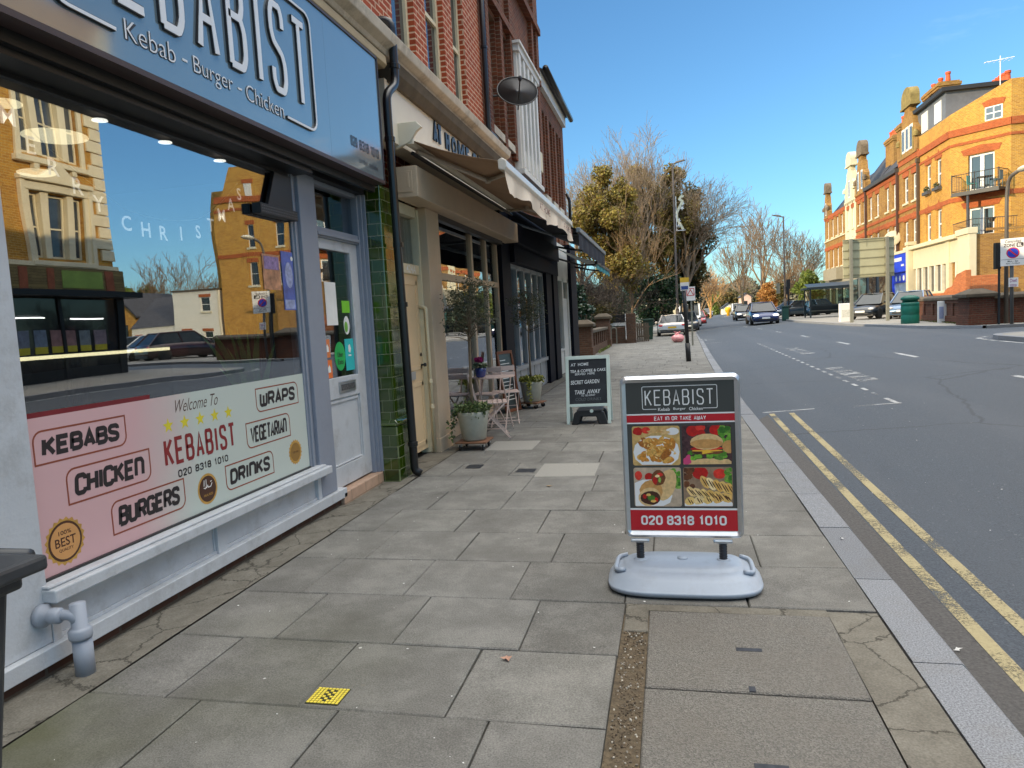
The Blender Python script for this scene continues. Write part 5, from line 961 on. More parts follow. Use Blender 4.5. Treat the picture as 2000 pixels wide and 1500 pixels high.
# ---- wheelie bin at the left edge
BN = thing('wheelie_bin', 'dark grey wheelie bin with a ridged lid at the left edge', 'bin', (-1.85,1.15,0))
BINP = plain('bin_plastic', (0.035,0.038,0.042,1), 0.42, var=0.2, vs=6, dirt=0.35, dirtc=(0.12,0.12,0.11,1), dscale=9)
m = MB(); a, c = [(-2.12,0.92),(-1.62,0.92),(-1.62,1.40),(-2.12,1.40)], [(-2.08,0.96),(-1.70,0.96),(-1.70,1.33),(-2.08,1.33)]
m.add([(x,y,0.06) for x,y in c]+[(x,y,0.94) for x,y in a], [(3,2,1,0),(4,5,6,7)]+[(i,(i+1)%4,(i+1)%4+4,i+4) for i in range(4)]); m.box(-2.14,0.90,0.90,-1.60,1.42,0.945); m.build('body', BINP, BN, 0.012)
m = MB(); m.box(-2.17,0.86,0.945,-1.540,1.44,0.985); m.add([(-2.16,0.87,0.985),(-1.555,0.87,0.985),(-1.555,1.425,0.985),(-2.16,1.425,0.985),(-2.08,0.97,1.015),(-1.66,0.97,1.015),(-1.66,1.33,1.015),(-2.08,1.33,1.015)], [(0,1,5,4),(1,2,6,5),(2,3,7,6),(3,0,4,7),(4,5,6,7)]); m.box(-2.0,1.06,1.012,-1.74,1.26,1.04); m.build('lid', BINP, BN, 0.01)
m = MB(); m.smooth = True; m.tube([(-2.1,1.46,0.97),(-1.62,1.46,0.97)], 0.018, 10); m.build('handle', BINP, BN)
for x in (-2.12,-1.66): m = MB(); m.lathe((x-0.02,1.36,0.10), [(0.04,0),(0.1,0.005),(0.1,0.045),(0.04,0.05)], 20, (1,0,0)); m.build('wheel', RUBBER, BN)
# ---- chalk A-board
CB = thing('chalk_board', 'pale framed chalkboard with handwritten cafe menu on black feet', 'sign', (-1.15,9.95,0))
MINT = plain('mint_white_paint', rgb(206,220,210), 0.5, var=0.05, dirt=0.15); CHB = plain('chalkboard_black', (0.018,0.02,0.024,1), 0.6, var=0.5, vs=5)
Rk = Vector((0,0.16,0.987)); U_ = Vector((0.9985,0.05,0)); o0 = Vector((-1.465,9.87,0.0)); nF = U_.cross(Rk)
def cbx(q, a, c, z0, z1, d0, d1): q.obox(o0, U_, Rk, nF, (a,c), (z0,z1), (d0,d1))
m = MB(); cbx(m,0,0.045,0.0,0.965,-0.02,0.012); cbx(m,0.575,0.62,0.0,0.965,-0.02,0.012); cbx(m,0.045,0.575,0.915,0.965,-0.02,0.012); cbx(m,0.045,0.575,0.245,0.285,-0.02,0.012); m.build('frame', MINT, CB, 0.003)
m = MB(); cbx(m,0.04,0.58,0.28,0.92,-0.012,0.0); bd = m.build('board', CHB, CB)
CHK = plain('chalk', (0.75,0.78,0.78,1), 0.9); CH = lambda a, z: o0+U_*a+Rk*z+nF*0.0015
for t_, a, z, w, h, sh in (('AT  HOME',0.20,0.845,0.25,0.042,0),('TEA & COFFEE & CAKE',0.315,0.755,0.50,0.04,.05),('SERVED  HERE',0.27,0.71,0.28,0.03,0),('SECRET GARDEN',0.27,0.595,0.40,0.055,.1),('TAKE  AWAY',0.30,0.455,0.36,0.058,.15),('TO  GO AWAY',0.31,0.405,0.2,0.028,0)): m = MB(); text(m, t_, CH(a,z), (U_+Rk*0.03).normalized(), Rk, w, h, 0.012 if h > 0.035 else 0.006, sh); m.build('chalk_writing', CHK, bd, norm=False)
m = MB(); text(m, 'COLD DRINKS', CH(0.31,0.35), U_, Rk, 0.36, 0.04, -0.01, .1); m.build('faded_chalk', plain('faded_chalk', (0.16,0.17,0.17,1), 0.9), bd, norm=False)
m = MB()
for a in (0.0,0.575): m.obox(o0+Vector((0,0.33,0)), U_, Vector((0,-0.17,0.985)).normalized(), Vector((0,-0.985,-0.17)), (a,a+0.045), (0,0.95), (-0.015,0.015))
m.build('rear_leg', MINT, CB, 0.003)
m = MB(); 
for y in (-0.05,0.30): m.add([o0+U_*a+Vector((0,y+d,z)) for d in (0,0.06) for a, z in ((0.07,0.0),(0.17,0.0),(0.20,0.11),(0.42,0.11),(0.45,0.0),(0.58,0.0),(0.53,0.17),(0.47,0.2),(0.17,0.2),(0.12,0.17))], [tuple(range(10)),tuple(range(10,20))]+[(i,(i+1)%10,(i+1)%10+10,i+10) for i in range(10)])
m.obox(o0, U_, UZ, Vector((0,1,0)), (0.15,0.50), (0.15,0.21), (-0.05,0.36)); m.build('foot', plain('black_moulding', (0.02,0.02,0.022,1), 0.4), CB, 0.012); m = MB(); m.lathe(o0+U_*0.36+Vector((0,-0.05,0.19)), [(0.025,0),(0.025,0.006),(0.0,0.008)], 14, (0,-1,0)); m.build('foot_cap', MINT, CB)
# ---- olive trees in pots
def cloud(name, mat, parent, blobs, n, size, flat=0.5, origin=None):
    """many small leaf faces spread through ellipsoids: blobs = (cx,cy,cz,rx,ry,rz,weight)"""
    w = np.array([b_[6] for b_ in blobs], float); w /= w.sum(); idx = rng.choice(len(blobs), n, p=w); B = np.array([b_[:6] for b_ in blobs], float)[idx]
    d = rng.normal(size=(n,3)); d /= np.linalg.norm(d, axis=1)[:,None]; r = rng.random(n)**0.42; c = B[:,:3]+d*B[:,3:]*r[:,None]
    a = rng.normal(size=(n,3)); a[:,2] *= 0.7; a /= np.linalg.norm(a, axis=1)[:,None]; b_ = np.cross(a, rng.normal(size=(n,3))); b_ /= np.linalg.norm(b_, axis=1)[:,None]
    s = size*rng.uniform(0.6,1.4,n)[:,None]; o0 = np.array(ORI.get(parent.name, (0,0,0)) if parent else (0,0,0))
    V = np.stack([c-a*s, c+b_*s*flat, c+a*s, c-b_*s*flat], 1).reshape(-1,3)-o0
    me = bpy.data.meshes.new(name); me.from_pydata(V.tolist(), [], np.arange(4*n).reshape(n,4).tolist()); me.materials.append(mat); me.update()
    o = bpy.data.objects.new(name, me); COL.objects.link(o); ORI[o.name] = Vector(o0)
    if parent: o.parent = parent
    return o
OLV = island('olive_leaf', [rgb(70,76,52), rgb(108,112,84), rgb(50,56,38), rgb(134,136,108)], 0.6, 0.2); IVY = island('ivy_leaf', [rgb(58,84,44), rgb(110,128,74), rgb(40,62,34), rgb(150,160,110)], 0.5, 0.2); BARK = plain('olive_bark', rgb(120,104,84), 0.9, var=0.25, vs=30)
POTM = plain('grey_pot', rgb(168,168,154), 0.7, var=0.08, vs=12, dirt=0.2, dirtc=rgb(128,126,110), bump=0.2)
OL = thing('olive_tree', 'lollipop olive tree in a pale pot with trailing ivy, nearest the green pier', 'tree', (-2.34,8.15,0), 'potted olive trees')
m = MB(); m.smooth = True; m.lathe((-2.34,8.15,0.105), [(0.13,0),(0.145,0.02),(0.185,0.30),(0.192,0.345),(0.178,0.35),(0.17,0.31)], 32); m.build('pot', POTM, OL)
m = MB(); m.lathe((-2.34,8.15,0.4), [(0.17,0),(0.0,0.012)], 20); m.build('compost', SOIL, OL)
m = MB(); m.box(-2.53,7.96,0.085,-2.15,8.34,0.104)
tr_ = m.build('trolley', plain('trolley_wood', rgb(120,84,60), 0.7), OL, 0.004)
for sx in (-1,1):
    for sy in (-1,1):
        q = MB(); x, y = -2.34+sx*0.14, 8.15+sy*0.14; q.lathe((x-0.012,y,0.038), [(0.012,0),(0.037,0.002),(0.037,0.022),(0.012,0.024)], 16, (1,0,0)); q.build('castor', RUBBER, tr_); q = MB(); q.box(x-0.02,y-0.02,0.045,x+0.02,y+0.02,0.085); q.build('castor_fork', CHROME, tr_)
m = MB(); m.smooth = True; m.tube([(-2.34,8.15,0.40),(-2.345,8.15,0.8),(-2.33,8.16,1.2),(-2.32,8.15,1.42)], [0.02,0.017,0.015,0.013], 8)
random.seed(5)
for i in range(22):
    a = random.random()*6.28; e = random.uniform(0.1,1.4); L = random.uniform(0.25,0.42); b0 = Vector((-2.325,8.15,random.uniform(1.28,1.5))); d_ = Vector((math.cos(a)*math.cos(e),math.sin(a)*math.cos(e),math.sin(e))); m.tube([b0,b0+d_*L*0.5+Vector((0,0,0.02)),b0+d_*L], [0.007,0.005,0.002], 5)
m.build('trunk', BARK, OL)
random.seed(8); bl = [(-2.32+random.uniform(-.22,.22),8.15+random.uniform(-.2,.2),1.70+random.uniform(-.26,.26),random.uniform(.08,.16),random.uniform(.08,.16),random.uniform(.08,.16),1) for _ in range(30)]+[(-2.32,8.15,1.70,0.36,0.34,0.42,7)]
cloud('crown', OLV, OL, bl, 3000, 0.020, 0.30)
iv = [(-2.34+0.16*math.cos(a),8.15+0.16*math.sin(a),0.49,0.08,0.08,0.07,1) for a in [i*0.7 for i in range(9)]]+[(-2.34,8.15,0.52,0.17,0.17,0.05,2)]+[(-2.55,8.08,0.40,0.06,0.05,0.08,.8),(-2.60,8.06,0.28,0.06,0.05,0.10,.7),(-2.58,8.05,0.16,0.04,0.04,0.06,.25),(-2.28,8.0,0.40,0.05,0.03,0.08,.3),(-2.18,8.06,0.44,0.03,0.03,0.05,.3)]
cloud('ivy', IVY, OL, iv, 900, 0.018, 0.8)
OL2 = copy_tree(OL, (-2.35,11.9,0), 1.3, 'lollipop olive tree in a pale pot with yellowish trailing plant, by the black shop')
for k in kids(OL2):
    if k.name.startswith('ivy'):
        k.data = k.data.copy(); k.data.materials[0] = island('yellow_ivy_leaf', [rgb(104,112,44), rgb(160,158,70), rgb(70,84,36)], 0.5, 0.2)
# ---- folding bistro set
PINK = plain('pale_pink_paint', rgb(214,190,178), 0.5, var=0.06, dirt=0.2, dirtc=rgb(170,140,124)); 
def bar(q, a, c, w=0.022, t_=0.008, up=(1,0,0)):
    a, c = Vector(a), Vector(c); d_ = (c-a).normalized(); s = d_.cross(Vector(up)).normalized(); q.obox((a+c)/2, d_, s, d_.cross(s), (-(c-a).length/2,(c-a).length/2), (-w/2,w/2), (-t_/2,t_/2))
def chair(name, lab, loc, rz):
    c = thing(name, lab, 'chair', (0,0,0), 'pink folding chairs outside the cafe'); W_ = 0.36
    for sx in (-1,1):
        x = sx*W_/2; q = MB(); bar(q,(x,0.28,0.0),(x,-0.20,0.47),0.02,0.012); q.build('leg', PINK, c)
        q = MB(); x2 = sx*(W_/2-0.022); bar(q,(x2,-0.24,0.0),(x2,0.17,0.47),0.02,0.012); bar(q,(x2,0.17,0.46),(x2,0.27,0.84),0.02,0.012); q.build('back_leg', PINK, c)
    q = MB()
    for i in range(6): y = -0.22+i*0.065; q.box(-W_/2-0.01,y,0.455,W_/2+0.01,y+0.053,0.472)
    q.build('seat', PINK, c, 0.003)
    for z in (0.70,0.79): q = MB(); y = 0.17+(z-0.46)*0.263; q.obox((0,y,z), (1,0,0), (0,0.25,0.968), (0,-0.968,0.25), (-W_/2+0.005,W_/2-0.005), (-0.035,0.035), (0.006,0.016)); q.build('back_slat', PINK, c, 0.003)
    for y_, z_ in ((0.25,0.03),(-0.2,0.045),(0.05,0.24)): q = MB(); q.tube([(-W_/2,y_,z_),(W_/2,y_,z_)],0.007,6); q.build('stretcher', PINK, c)
    c.location = loc; c.rotation_euler = (0,0,rz); return c
ch1 = chair('folding_chair', 'pink slatted folding chair between the near olive pot and the table', (-2.33,8.95,0), math.radians(105))
ch2 = copy_tree(ch1, (-2.42,10.25,0), math.radians(18), 'pink slatted folding chair on the far side of the little table')
ch3 = copy_tree(ch1, (-2.66,10.0,0), math.radians(-8), 'pink slatted folding chair against the cafe window, behind the flower pot')
tb = thing('bistro_table', 'small round pale pink bistro table holding a blue flower pot', 'table', (-2.42,9.55,0))
m = MB(); m.lathe((-2.42,9.55,0.735), [(0.29,0),(0.30,0.004),(0.30,0.014),(0.0,0.016)], 32); m.build('table_top', PINK, tb)
m = MB()
for sx in (-1,1): x = -2.42+sx*0.2; bar(m,(x,9.27,0.0),(x,9.78,0.73),0.02,0.012); bar(m,(x-0.02*sx,9.83,0.0),(x-0.02*sx,9.32,0.73),0.02,0.012)
m.tube([(-2.62,9.3,0.05),(-2.22,9.3,0.05)],0.007,6); m.tube([(-2.62,9.8,0.05),(-2.22,9.8,0.05)],0.007,6); m.build('leg_frame', PINK, tb)
fp = thing('flower_pot', 'blue glazed pot of magenta cyclamen on the bistro table', 'flower pot', (-2.56,9.42,0.75))
m = MB(); m.smooth = True; m.lathe((-2.56,9.42,0.75), [(0.045,0),(0.07,0.02),(0.082,0.10),(0.08,0.135),(0.068,0.135)], 24); m.build('pot', plain('blue_glaze', rgb(38,56,120), 0.15, var=0.2, coat=0.6), fp)
cloud('foliage', island('cyclamen_leaf', [rgb(54,74,44), rgb(104,118,84), rgb(150,158,130)], 0.5), fp, [(-2.56,9.42,0.91,0.11,0.11,0.05,1)], 150, 0.022, 0.9); cloud('flowers', island('magenta_petal', [rgb(176,20,110), rgb(214,50,140), rgb(130,14,84)], 0.5, 0.2), fp, [(-2.57,9.41,1.0,0.06,0.06,0.04,1)], 90, 0.02, 0.8)
mb_ = thing('menu_stand', 'tall brown framed menu board leaning beside the cafe window', 'sign', (-2.70,11.75,0))
m = MB(); ax_ = Vector((-0.12,0,0.993)); u_ = Vector((0.3,0.954,0)).normalized(); nn = u_.cross(ax_); O_ = Vector((-2.66,11.25,0.0))
for r in ((0,0.05,0,1.02),(0.45,0.5,0,1.02),(0.05,0.45,0,0.05),(0.05,0.45,0.97,1.02)): m.obox(O_, u_, ax_, nn, r[0:2], r[2:4], (-0.015,0.015))
m.build('frame', plain('brown_wood', rgb(120,72,48), 0.6, var=0.2), mb_, 0.003); m = MB(); m.obox(O_, u_, ax_, nn, (0.05,0.45), (0.05,0.97), (-0.01,0.0)); m.build('board', plain('menu_black', (0.03,0.035,0.035,1), 0.3), mb_); m = MB()
for i in range(12): m.obox(O_, u_, ax_, nn, (0.08,0.2+0.2*random.random()), (0.2+i*0.06,0.212+i*0.06), (0.0,0.0012))
m.build('menu_lines', PWHT, mb_)
# ---- black post with parking plates near the kerb
pp = thing('sign_post', 'black leaning post with small yellow and white parking plate near the kerb', 'sign post', (0.52,22.0,0))
m = MB(); m.smooth = True; m.tube([(0.52,22.0,0.0),(0.50,22.0,0.55)], 0.075, 14); m.tube([(0.50,22.0,0.5),(0.44,22.0,2.45)], 0.058, 14); m.build('post', plain('post_black', (0.02,0.02,0.021,1), 0.45), pp)
m = MB(); m.box(0.345,21.92,2.12,0.60,21.93,2.36); pl2 = m.build('parking_plate', WHITEC, pp); m = MB(); m.box(0.345,21.92,2.36,0.60,21.93,2.50); m.build('yellow_plate', plain('plate_yellow', rgb(222,182,52), 0.4), pp); m = MB(); m.box(0.37,21.914,2.15,0.57,21.919,2.25); m.build('blue_panel', plain('plate_blue', rgb(52,78,150), 0.4), pl2)
p2_ = thing('sign_post', 'thin grey post with white plate showing a red crossed square', 'sign post', (0.95,32.0,0))
m = MB(); m.tube([(0.95,32,0),(0.95,32,2.55)], 0.038, 10); m.build('post', GALV, p2_); m = MB(); m.box(0.72,31.94,1.95,1.12,31.95,2.55); q = m.build('plate', WHITEC, p2_); m = MB(); c0 = Vector((0.92,31.935,2.32)); ribbon(m, rrect(c0,VX_,UZ,0.3,0.3,0.02)+[rrect(c0,VX_,UZ,0.3,0.3,0.02)[0]], 0.03, VYn); ribbon(m, [c0+Vector((-.12,0,-.12)),c0+Vector((0,0,.1)),c0+Vector((.12,0,-.12))], 0.03, VYn); m.build('red_mark', plain('plate_red', rgb(200,60,60), 0.4), q, norm=False)
bg_ = thing('bin_bag', 'pink knotted plastic rubbish bag lying on the pavement beside the parked coupe', 'bag', (0.36,36.0,0))
m = MB(); m.smooth = True; random.seed(12); m.blob((0.36,36.0,0.20),0.34,0.28,0.21,14,9,0.12); m.blob((0.34,36.0,0.42),0.10,0.08,0.08,10,6,0.2); m.build('bag_body', plain('pink_plastic', rgb(226,150,148), 0.35, var=0.3, vs=5, coat=0.3), bg_, sub=1); m = MB(); m.tube([(0.28,36,0.42),(0.20,36,0.55),(0.3,36,0.5)],0.03,6); m.tube([(0.40,36,0.42),(0.5,36,0.55),(0.42,36,0.5)],0.03,6); m.build('knot', plain('pink_plastic_knot', rgb(220,130,130), 0.35, coat=0.3), bg_)
# ================================================================== ACROSS THE ROAD
YB = brick('yellow_stock_brick', rgb(212,156,58), rgb(178,118,42), rgb(204,170,110), 0.225, 0.075, 0.012, stain=0.45, stainc=rgb(120,84,46))
YB2 = brick('dull_stock_brick', rgb(180,134,62), rgb(142,98,46), rgb(160,134,96), 0.225, 0.075, 0.012, stain=0.6, stainc=rgb(84,60,40))
RB = brick('orange_rubbed_brick', rgb(186,94,48), rgb(160,76,38), rgb(176,124,84), 0.225, 0.075, 0.008, stain=0.4, stainc=rgb(110,52,34))
POT = plain('terracotta', rgb(206,92,48), 0.7, var=0.12)
STUC = plain('cream_stucco', rgb(214,204,172), 0.7, var=0.05, dirt=0.15, dirtc=rgb(196,182,150))
WPANE = plain('pale_pane', (0.10,0.11,0.12,1), 0.05, spec=1.0, var=0.4, vs=0.8)
XF = 17.5; UF, NF = Vector((0,1,0)), Vector((-1,0,0)); GF = 0.42
def stack(parent, x, y, z0, z1, w, d, pots, along=(0,1,0)):
    q = MB(); q.box(x-w/2,y-d/2,z0,x+w/2,y+d/2,z1-0.5); q.box(x-w/2-0.08,y-d/2-0.08,z1-0.5,x+w/2+0.08,y+d/2+0.08,z1-0.32); q.box(x-w/2-0.14,y-d/2-0.14,z1-0.32,x+w/2+0.14,y+d/2+0.14,z1-0.12); q.box(x-w/2-0.03,y-d/2-0.03,z1-0.12,x+w/2+0.03,y+d/2+0.03,z1)
    c = q.build('chimney', YB2, parent)
    for i in range(pots):
        q = MB(); p = Vector((x,y,z1-0.02))+Vector(along)*((i-(pots-1)/2)*(max(w,d)-0.35)/max(pots-1,1)); q.lathe(p, [(0.15,0),(0.17,0.1),(0.14,0.5),(0.18,0.55),(0.18,0.68),(0.12,0.7)], 12); q.build('chimney_pot', POT, c)
def facade(parent, y0, y1, z1, ops, mat, extra=None, rear=29):
    q = MB(); holed(q, (XF,0,0), UF, NF, y0, y1, 5.1, z1, ops, 0.22); q.box(XF+0.26, y0+0.01, GF-0.5, rear, y1-0.01, z1-0.02)
    if extra: extra(q)
    q.build('wall', mat, parent)
    for a, c, z0, e in ops:
        window(parent, (XF,0,0), UF, NF, a, c, z0, e, 0.2, WHITEC, WPANE, 0.13, 1, 2, STUC)
        q = MB(); m_ = (a+c)/2; q.add([(XF-0.02,a-0.12,e+0.01),(XF-0.02,c+0.12,e+0.01),(XF-0.02,c+0.28,e+0.36),(XF-0.02,m_+0.1,e+0.44),(XF-0.02,m_+0.1,e+0.58),(XF-0.02,m_-0.1,e+0.58),(XF-0.02,m_-0.1,e+0.44),(XF-0.02,a-0.28,e+0.36)], [tuple(range(8))]); q.prism([(XF-0.03,a-0.14,e),(XF-0.03,c+0.14,e),(XF-0.03,c+0.26,e+0.34),(XF-0.03,a-0.26,e+0.34)], (0.04,0,0)); q.build('brick_arch', RB, parent, norm=False)
def bands(parent, y0, y1, zs, mat=RB, x=XF, pr=0.06):
    for z, h in zs: q = MB(); q.box(x-pr,y0,z,x+0.02,y1,z+h); q.build('string_course', mat, parent)
def gable(parent, yc, hw, z0, z1, mat, trim, wins=1):
    """shaped Dutch gable with a round headed finial block"""
    pr = [(-1,0),(-1,.16),(-.86,.2),(-.84,.34),(-.6,.42),(-.5,.58),(-.3,.62),(-.27,.74),(-.27,.8),(.27,.8),(.27,.74),(.3,.62),(.5,.58),(.6,.42),(.84,.34),(.86,.2),(1,.16),(1,0)]
    q = MB(); q.prism([(XF-0.06, yc+a*hw, z0+c*(z1-z0)) for a, c in pr], (0.45,0,0)); q.box(XF-0.12,yc-hw-0.02,z0-0.12,XF+0.3,yc+hw+0.02,z0+0.06); g_ = q.build('gable', mat, parent)
    q = MB(); zt = z0+0.72*(z1-z0); r = 0.27*hw*1.9; k = 14; out = [(XF-0.14, yc-r, zt)]+[(XF-0.14, yc+r*math.cos(math.pi-math.pi*i/k), zt+(z1-zt)*(0.45+0.55*math.sin(math.pi*i/k))) for i in range(k+1)]+[(XF-0.14, yc+r, zt)]; q.prism(out, (0.6,0,0)); q.box(XF-0.2,yc-r-0.1,zt-0.1,XF+0.5,yc+r+0.1,zt+0.04); q.build('gable_head', trim, g_)
    for s in (-1,1): q = MB(); q.lathe((XF-0.1,yc+s*hw*0.9,z0+0.2*(z1-z0)), [(0.18,0),(0.18,0.3),(0.02,0.5)], 10); q.box(XF-0.10,yc+s*hw*0.62-0.12,z0,XF-0.05,yc+s*hw*0.62+0.12,z0+0.36*(z1-z0)); q.build('gable_trim', trim, g_)
    for a in ((-0.36,0.36) if wins == 2 else (0,) if wins == 1 else (-0.42,0,0.42)):
        w_ = hw*0.17; q = MB(); q.box(XF-0.075,yc+a*hw-w_,z0+0.06*(z1-z0),XF-0.05,yc+a*hw+w_,z0+0.42*(z1-z0)); f = q.build('window', WHITEC, g_); q = MB(); q.box(XF-0.085,yc+a*hw-w_*0.6,z0+0.09*(z1-z0),XF-0.074,yc+a*hw+w_*0.6,z0+0.39*(z1-z0)); q.build('pane', WPANE, f)
def pitched(parent, y0, y1, z0, zr, x0=XF+0.35, xr=21.0, x1=28.0, name='roof', h=0.0):
    q = MB(); q.prism([(x0,y0,z0),(x1,y0,z0),(xr,y0,zr)], (0,y1-y0,0)); return q.build(name, SLATE, parent)
W2, W1 = (8.6,10.5), (5.35,7.25)
# --- corner building with splayed corner and balcony
CBD = thing('corner_building', 'sunlit yellow brick corner building with splayed corner and iron balcony', 'building', (19,50,GF))
ops = [(52.1,53.0,*W2),(54.0,54.9,*W2),(52.05,52.95,*W1),(54.0,54.9,*W1)]
Pc, Pe = Vector((17.5,50.6,0)), Vector((19.9,48.2,0)); UC = (Pe-Pc).normalized(); NC = Vector((-1,-1,0)).normalized(); LC = (Pe-Pc).length
facade(CBD, 50.6, 56.2, 12.75, ops, YB)
opc = [(1.06,2.52,7.86,10.05),(1.06,2.52,5.1,6.85)]
q = MB(); holed(q, Pc, UC, NC, 0, LC, 4.9, 11.6, opc, 0.25)
A0, B0 = Pc, Pe; q.poly(A0+UZ*11.6, B0+UZ*11.6, B0+UZ*13.95, A0+UZ*12.75)
holed(q, (19.9,48.2,0), Vector((1,0,0)), Vector((0,-1,0)), 0, 7.2, GF-0.3, 10.6, [(1.75,2.35,8.0,9.7),(4.3,4.9,8.0,9.7),(1.75,2.35,5.2,6.9),(4.3,4.9,5.2,6.9),(0.9,1.5,2.0,3.9)], 0.2)
q.poly((19.9,48.2,10.6),(27.1,48.2,10.6),(27.1,48.2,11.0),(25.6,48.2,13.95),(19.9,48.2,13.95))
q.poly(A0+UZ*12.75, B0+UZ*13.95, (19.95,48.5,13.95), (17.8,50.7,12.75)); q.poly((19.9,48.2,13.95),(25.6,48.2,13.95),(25.6,48.5,13.95),(19.95,48.5,13.95)); q.box(17.78,50.62,0,26.9,56.19,10.5); q.prism([(17.8,50.62,0.0),(20.05,48.45,0),(26.9,48.45,0),(26.9,50.62,0)], (0,0,10.4)); q.poly((27.1,48.2,0),(27.1,56.2,0),(27.1,56.2,11),(27.1,48.2,11))
q.build('wall', YB, CBD)
for a, c, z0, e in opc: 
    f = window(CBD, Pc, UC, NC, a, c, z0, e, 0.22, WHITEC, DARKGLASS, 0.13, 2, 1, None, plain('net_curtain', rgb(226,220,200), 0.8)); k = MB(); k.obox(Pc, UC, UZ, NC, (a+0.62,c-0.62), (z0,e), (-0.2,-0.14)); k.build('door_stile', WHITEC, f)
    k = MB(); k.add([Pc+UC*u_+UZ*z_+NC*0.03 for u_, z_ in ((a-0.25,e+0.02),(c+0.25,e+0.02),(c+0.42,e+0.36),((a+c)/2,e+0.52),(a-0.42,e+0.36))], [tuple(range(5))]); k.build('brick_arch', RB, CBD, norm=False)
k = MB(); k.obox(Pc, UC, UZ, NC, (2.0,2.95), (11.85,12.65), (-0.02,0.03)); f = k.build('window', WHITEC, CBD); k = MB()
for a in (2.07,2.51):
    for z in (11.92,12.29): k.obox(Pc, UC, UZ, NC, (a,a+0.37), (z,z+0.3), (0.03,0.04))
k.build('pane', WPANE, f); k = MB(); k.add([Pc+UC*u_+UZ*z_+NC*0.035 for u_, z_ in ((1.95,12.68),(3.0,12.68),(3.12,12.98),(2.47,13.1),(1.83,12.98))], [tuple(range(5))]); k.build('brick_arch', RB, CBD, norm=False)
for z, h, p_ in ((11.35,0.42,0.12),(10.75,0.16,0.05),(7.35,0.28,0.05)):
    k = MB(); k.box(XF-p_,50.6,z,XF+0.02,56.2,z+h); k.obox(Pc, UC, UZ, NC, (-0.04,LC+0.04), (z,z+h), (-0.02,p_)); k.box(19.9,48.2-p_,z,27.1,48.22,z+h); k.build('string_course', RB, CBD)
k = MB(); k.obox(Pc, UC, UZ, NC, (0.62,3.25), (7.62,7.78), (0.0,1.15)); k.obox(Pc, UC, UZ, NC, (0.6,3.27), (7.55,7.64), (1.05,1.17)); bal = k.build('balcony', BLACK, CBD); k = MB()
def railing(k, n_, a, c, z0, z1, step=0.14): 
    L = (c-a).length; d_ = (c-a).normalized()
    for i in range(int(L/step)+1): k.tube([a+d_*i*step+UZ*z0, a+d_*i*step+UZ*z1], 0.010, 4, False)
    k.tube([a+UZ*z1, c+UZ*z1], 0.024, 6); k.tube([a+UZ*(z0+0.08), c+UZ*(z0+0.08)], 0.016, 4)
b0, b1, b2, b3 = Pc+UC*0.64, Pc+UC*0.64+NC*1.12, Pc+UC*3.23+NC*1.12, Pc+UC*3.23
for a, c in ((b0,b1),(b1,b2),(b2,b3)): railing(k, 0, a, c, 7.78, 8.82)
for a in (b1,b2,Pc+UC*1.93+NC*1.12): k.tube([a+UZ*7.7, a+UZ*8.88], 0.03, 6)
k.build('railing', BLACK, bal); k = MB(); k.tube([Pc+UC*1.5+NC*1.0+UZ*7.6, Pc+UC*1.5+NC*1.0+UZ*5.1], 0.08, 8); k.build('support_post', plain('dark_grey_paint', (0.07,0.07,0.075,1), 0.5), bal)
k = MB(); k.add([Pc+UC*(-0.1)+NC*0.0+UZ*GF, Pc+UC*LC+UZ*GF, Vector((19.9,47.0,GF)), Vector((17.4,47.0,GF)), Pc+UC*(-0.1)+UZ*5.05, Pc+UC*LC+UZ*5.05, Vector((19.9,47.0,5.05)), Vector((17.4,47.0,5.05))], [(0,3,7,4),(3,2,6,7),(2,1,5,6),(4,5,6,7)]); k.box(17.35,44.85,5.05,19.95,44.98,5.18); k.box(19.9,47.0,GF,22,48.2,5.0); k.build('rear_extension', YB2, CBD)
k = MB(); railing(k, 0, Vector((17.5,47.1,0)), Vector((19.8,47.1,0)), 5.15, 5.95); railing(k, 0, Vector((17.45,47.1,0)), Vector((17.45,50,0)), 5.15, 5.95); k.build('railing', BLACK, CBD)
k = MB(); k.box(17.2,46.85,GF,17.6,48.6,5.1); k.box(17.1,46.8,5.1,17.65,48.7,5.45); k.box(17.2,50.0,GF,17.5,50.5,5.2); k.box(16.95,57.0,GF,17.5,57.45,5.35); k.box(16.9,56.9,5.35,17.55,57.5,5.6); k.box(17.28,48.6,3.6,17.42,56.95,5.0); k.box(17.0,48.6,5.0,17.5,57.0,5.25); k.box(17.2,48.6,GF,17.45,57.0,1.9); k.build('shop_surround', STUC, CBD, 0.02)
sf = k = MB(); k.box(17.44,48.6,1.9,17.5,56.9,3.6)
for y in (46.0,47.5,49.0,50.6,52.2,53.6,55.0,56.2): pass
k.build('shop_window', DARKGLASS, CBD); PMU = plain('pale_mullion', rgb(232,226,204), 0.5)
for y in (48.9,50.1,51.3,52.5,53.7,54.9,56.1): k = MB(); k.box(17.26,y,1.9,17.44,y+0.2,3.6); k.build('shop_mullion', PMU, CBD)
k = MB(); k.box(17.8,52.2,12.75,23,57.6,14.6); dm = k.build('dormer', plain('grey_cladding', rgb(112,114,120), 0.6), CBD); k = MB(); k.box(17.5,51.9,14.6,23.2,57.9,14.85); k.build('dormer_roof', plain('lead_roof', (0.03,0.03,0.033,1), 0.6), dm)
for y in (52.9,55.4): k = MB(); k.box(17.76,y,13.0,17.8,y+1.2,14.3); k.build('window', WHITEC, dm)
stack(CBD, 21.5, 53.5, 12.5, 14.9, 0.9, 2.2, 5)
k = MB(); k.tube([(20.6,51.4,13.4),(20.6,51.4,16.2)],0.03,6); k.tube([(19.7,51.4,15.9),(21.3,51.2,16.0)],0.02,5)
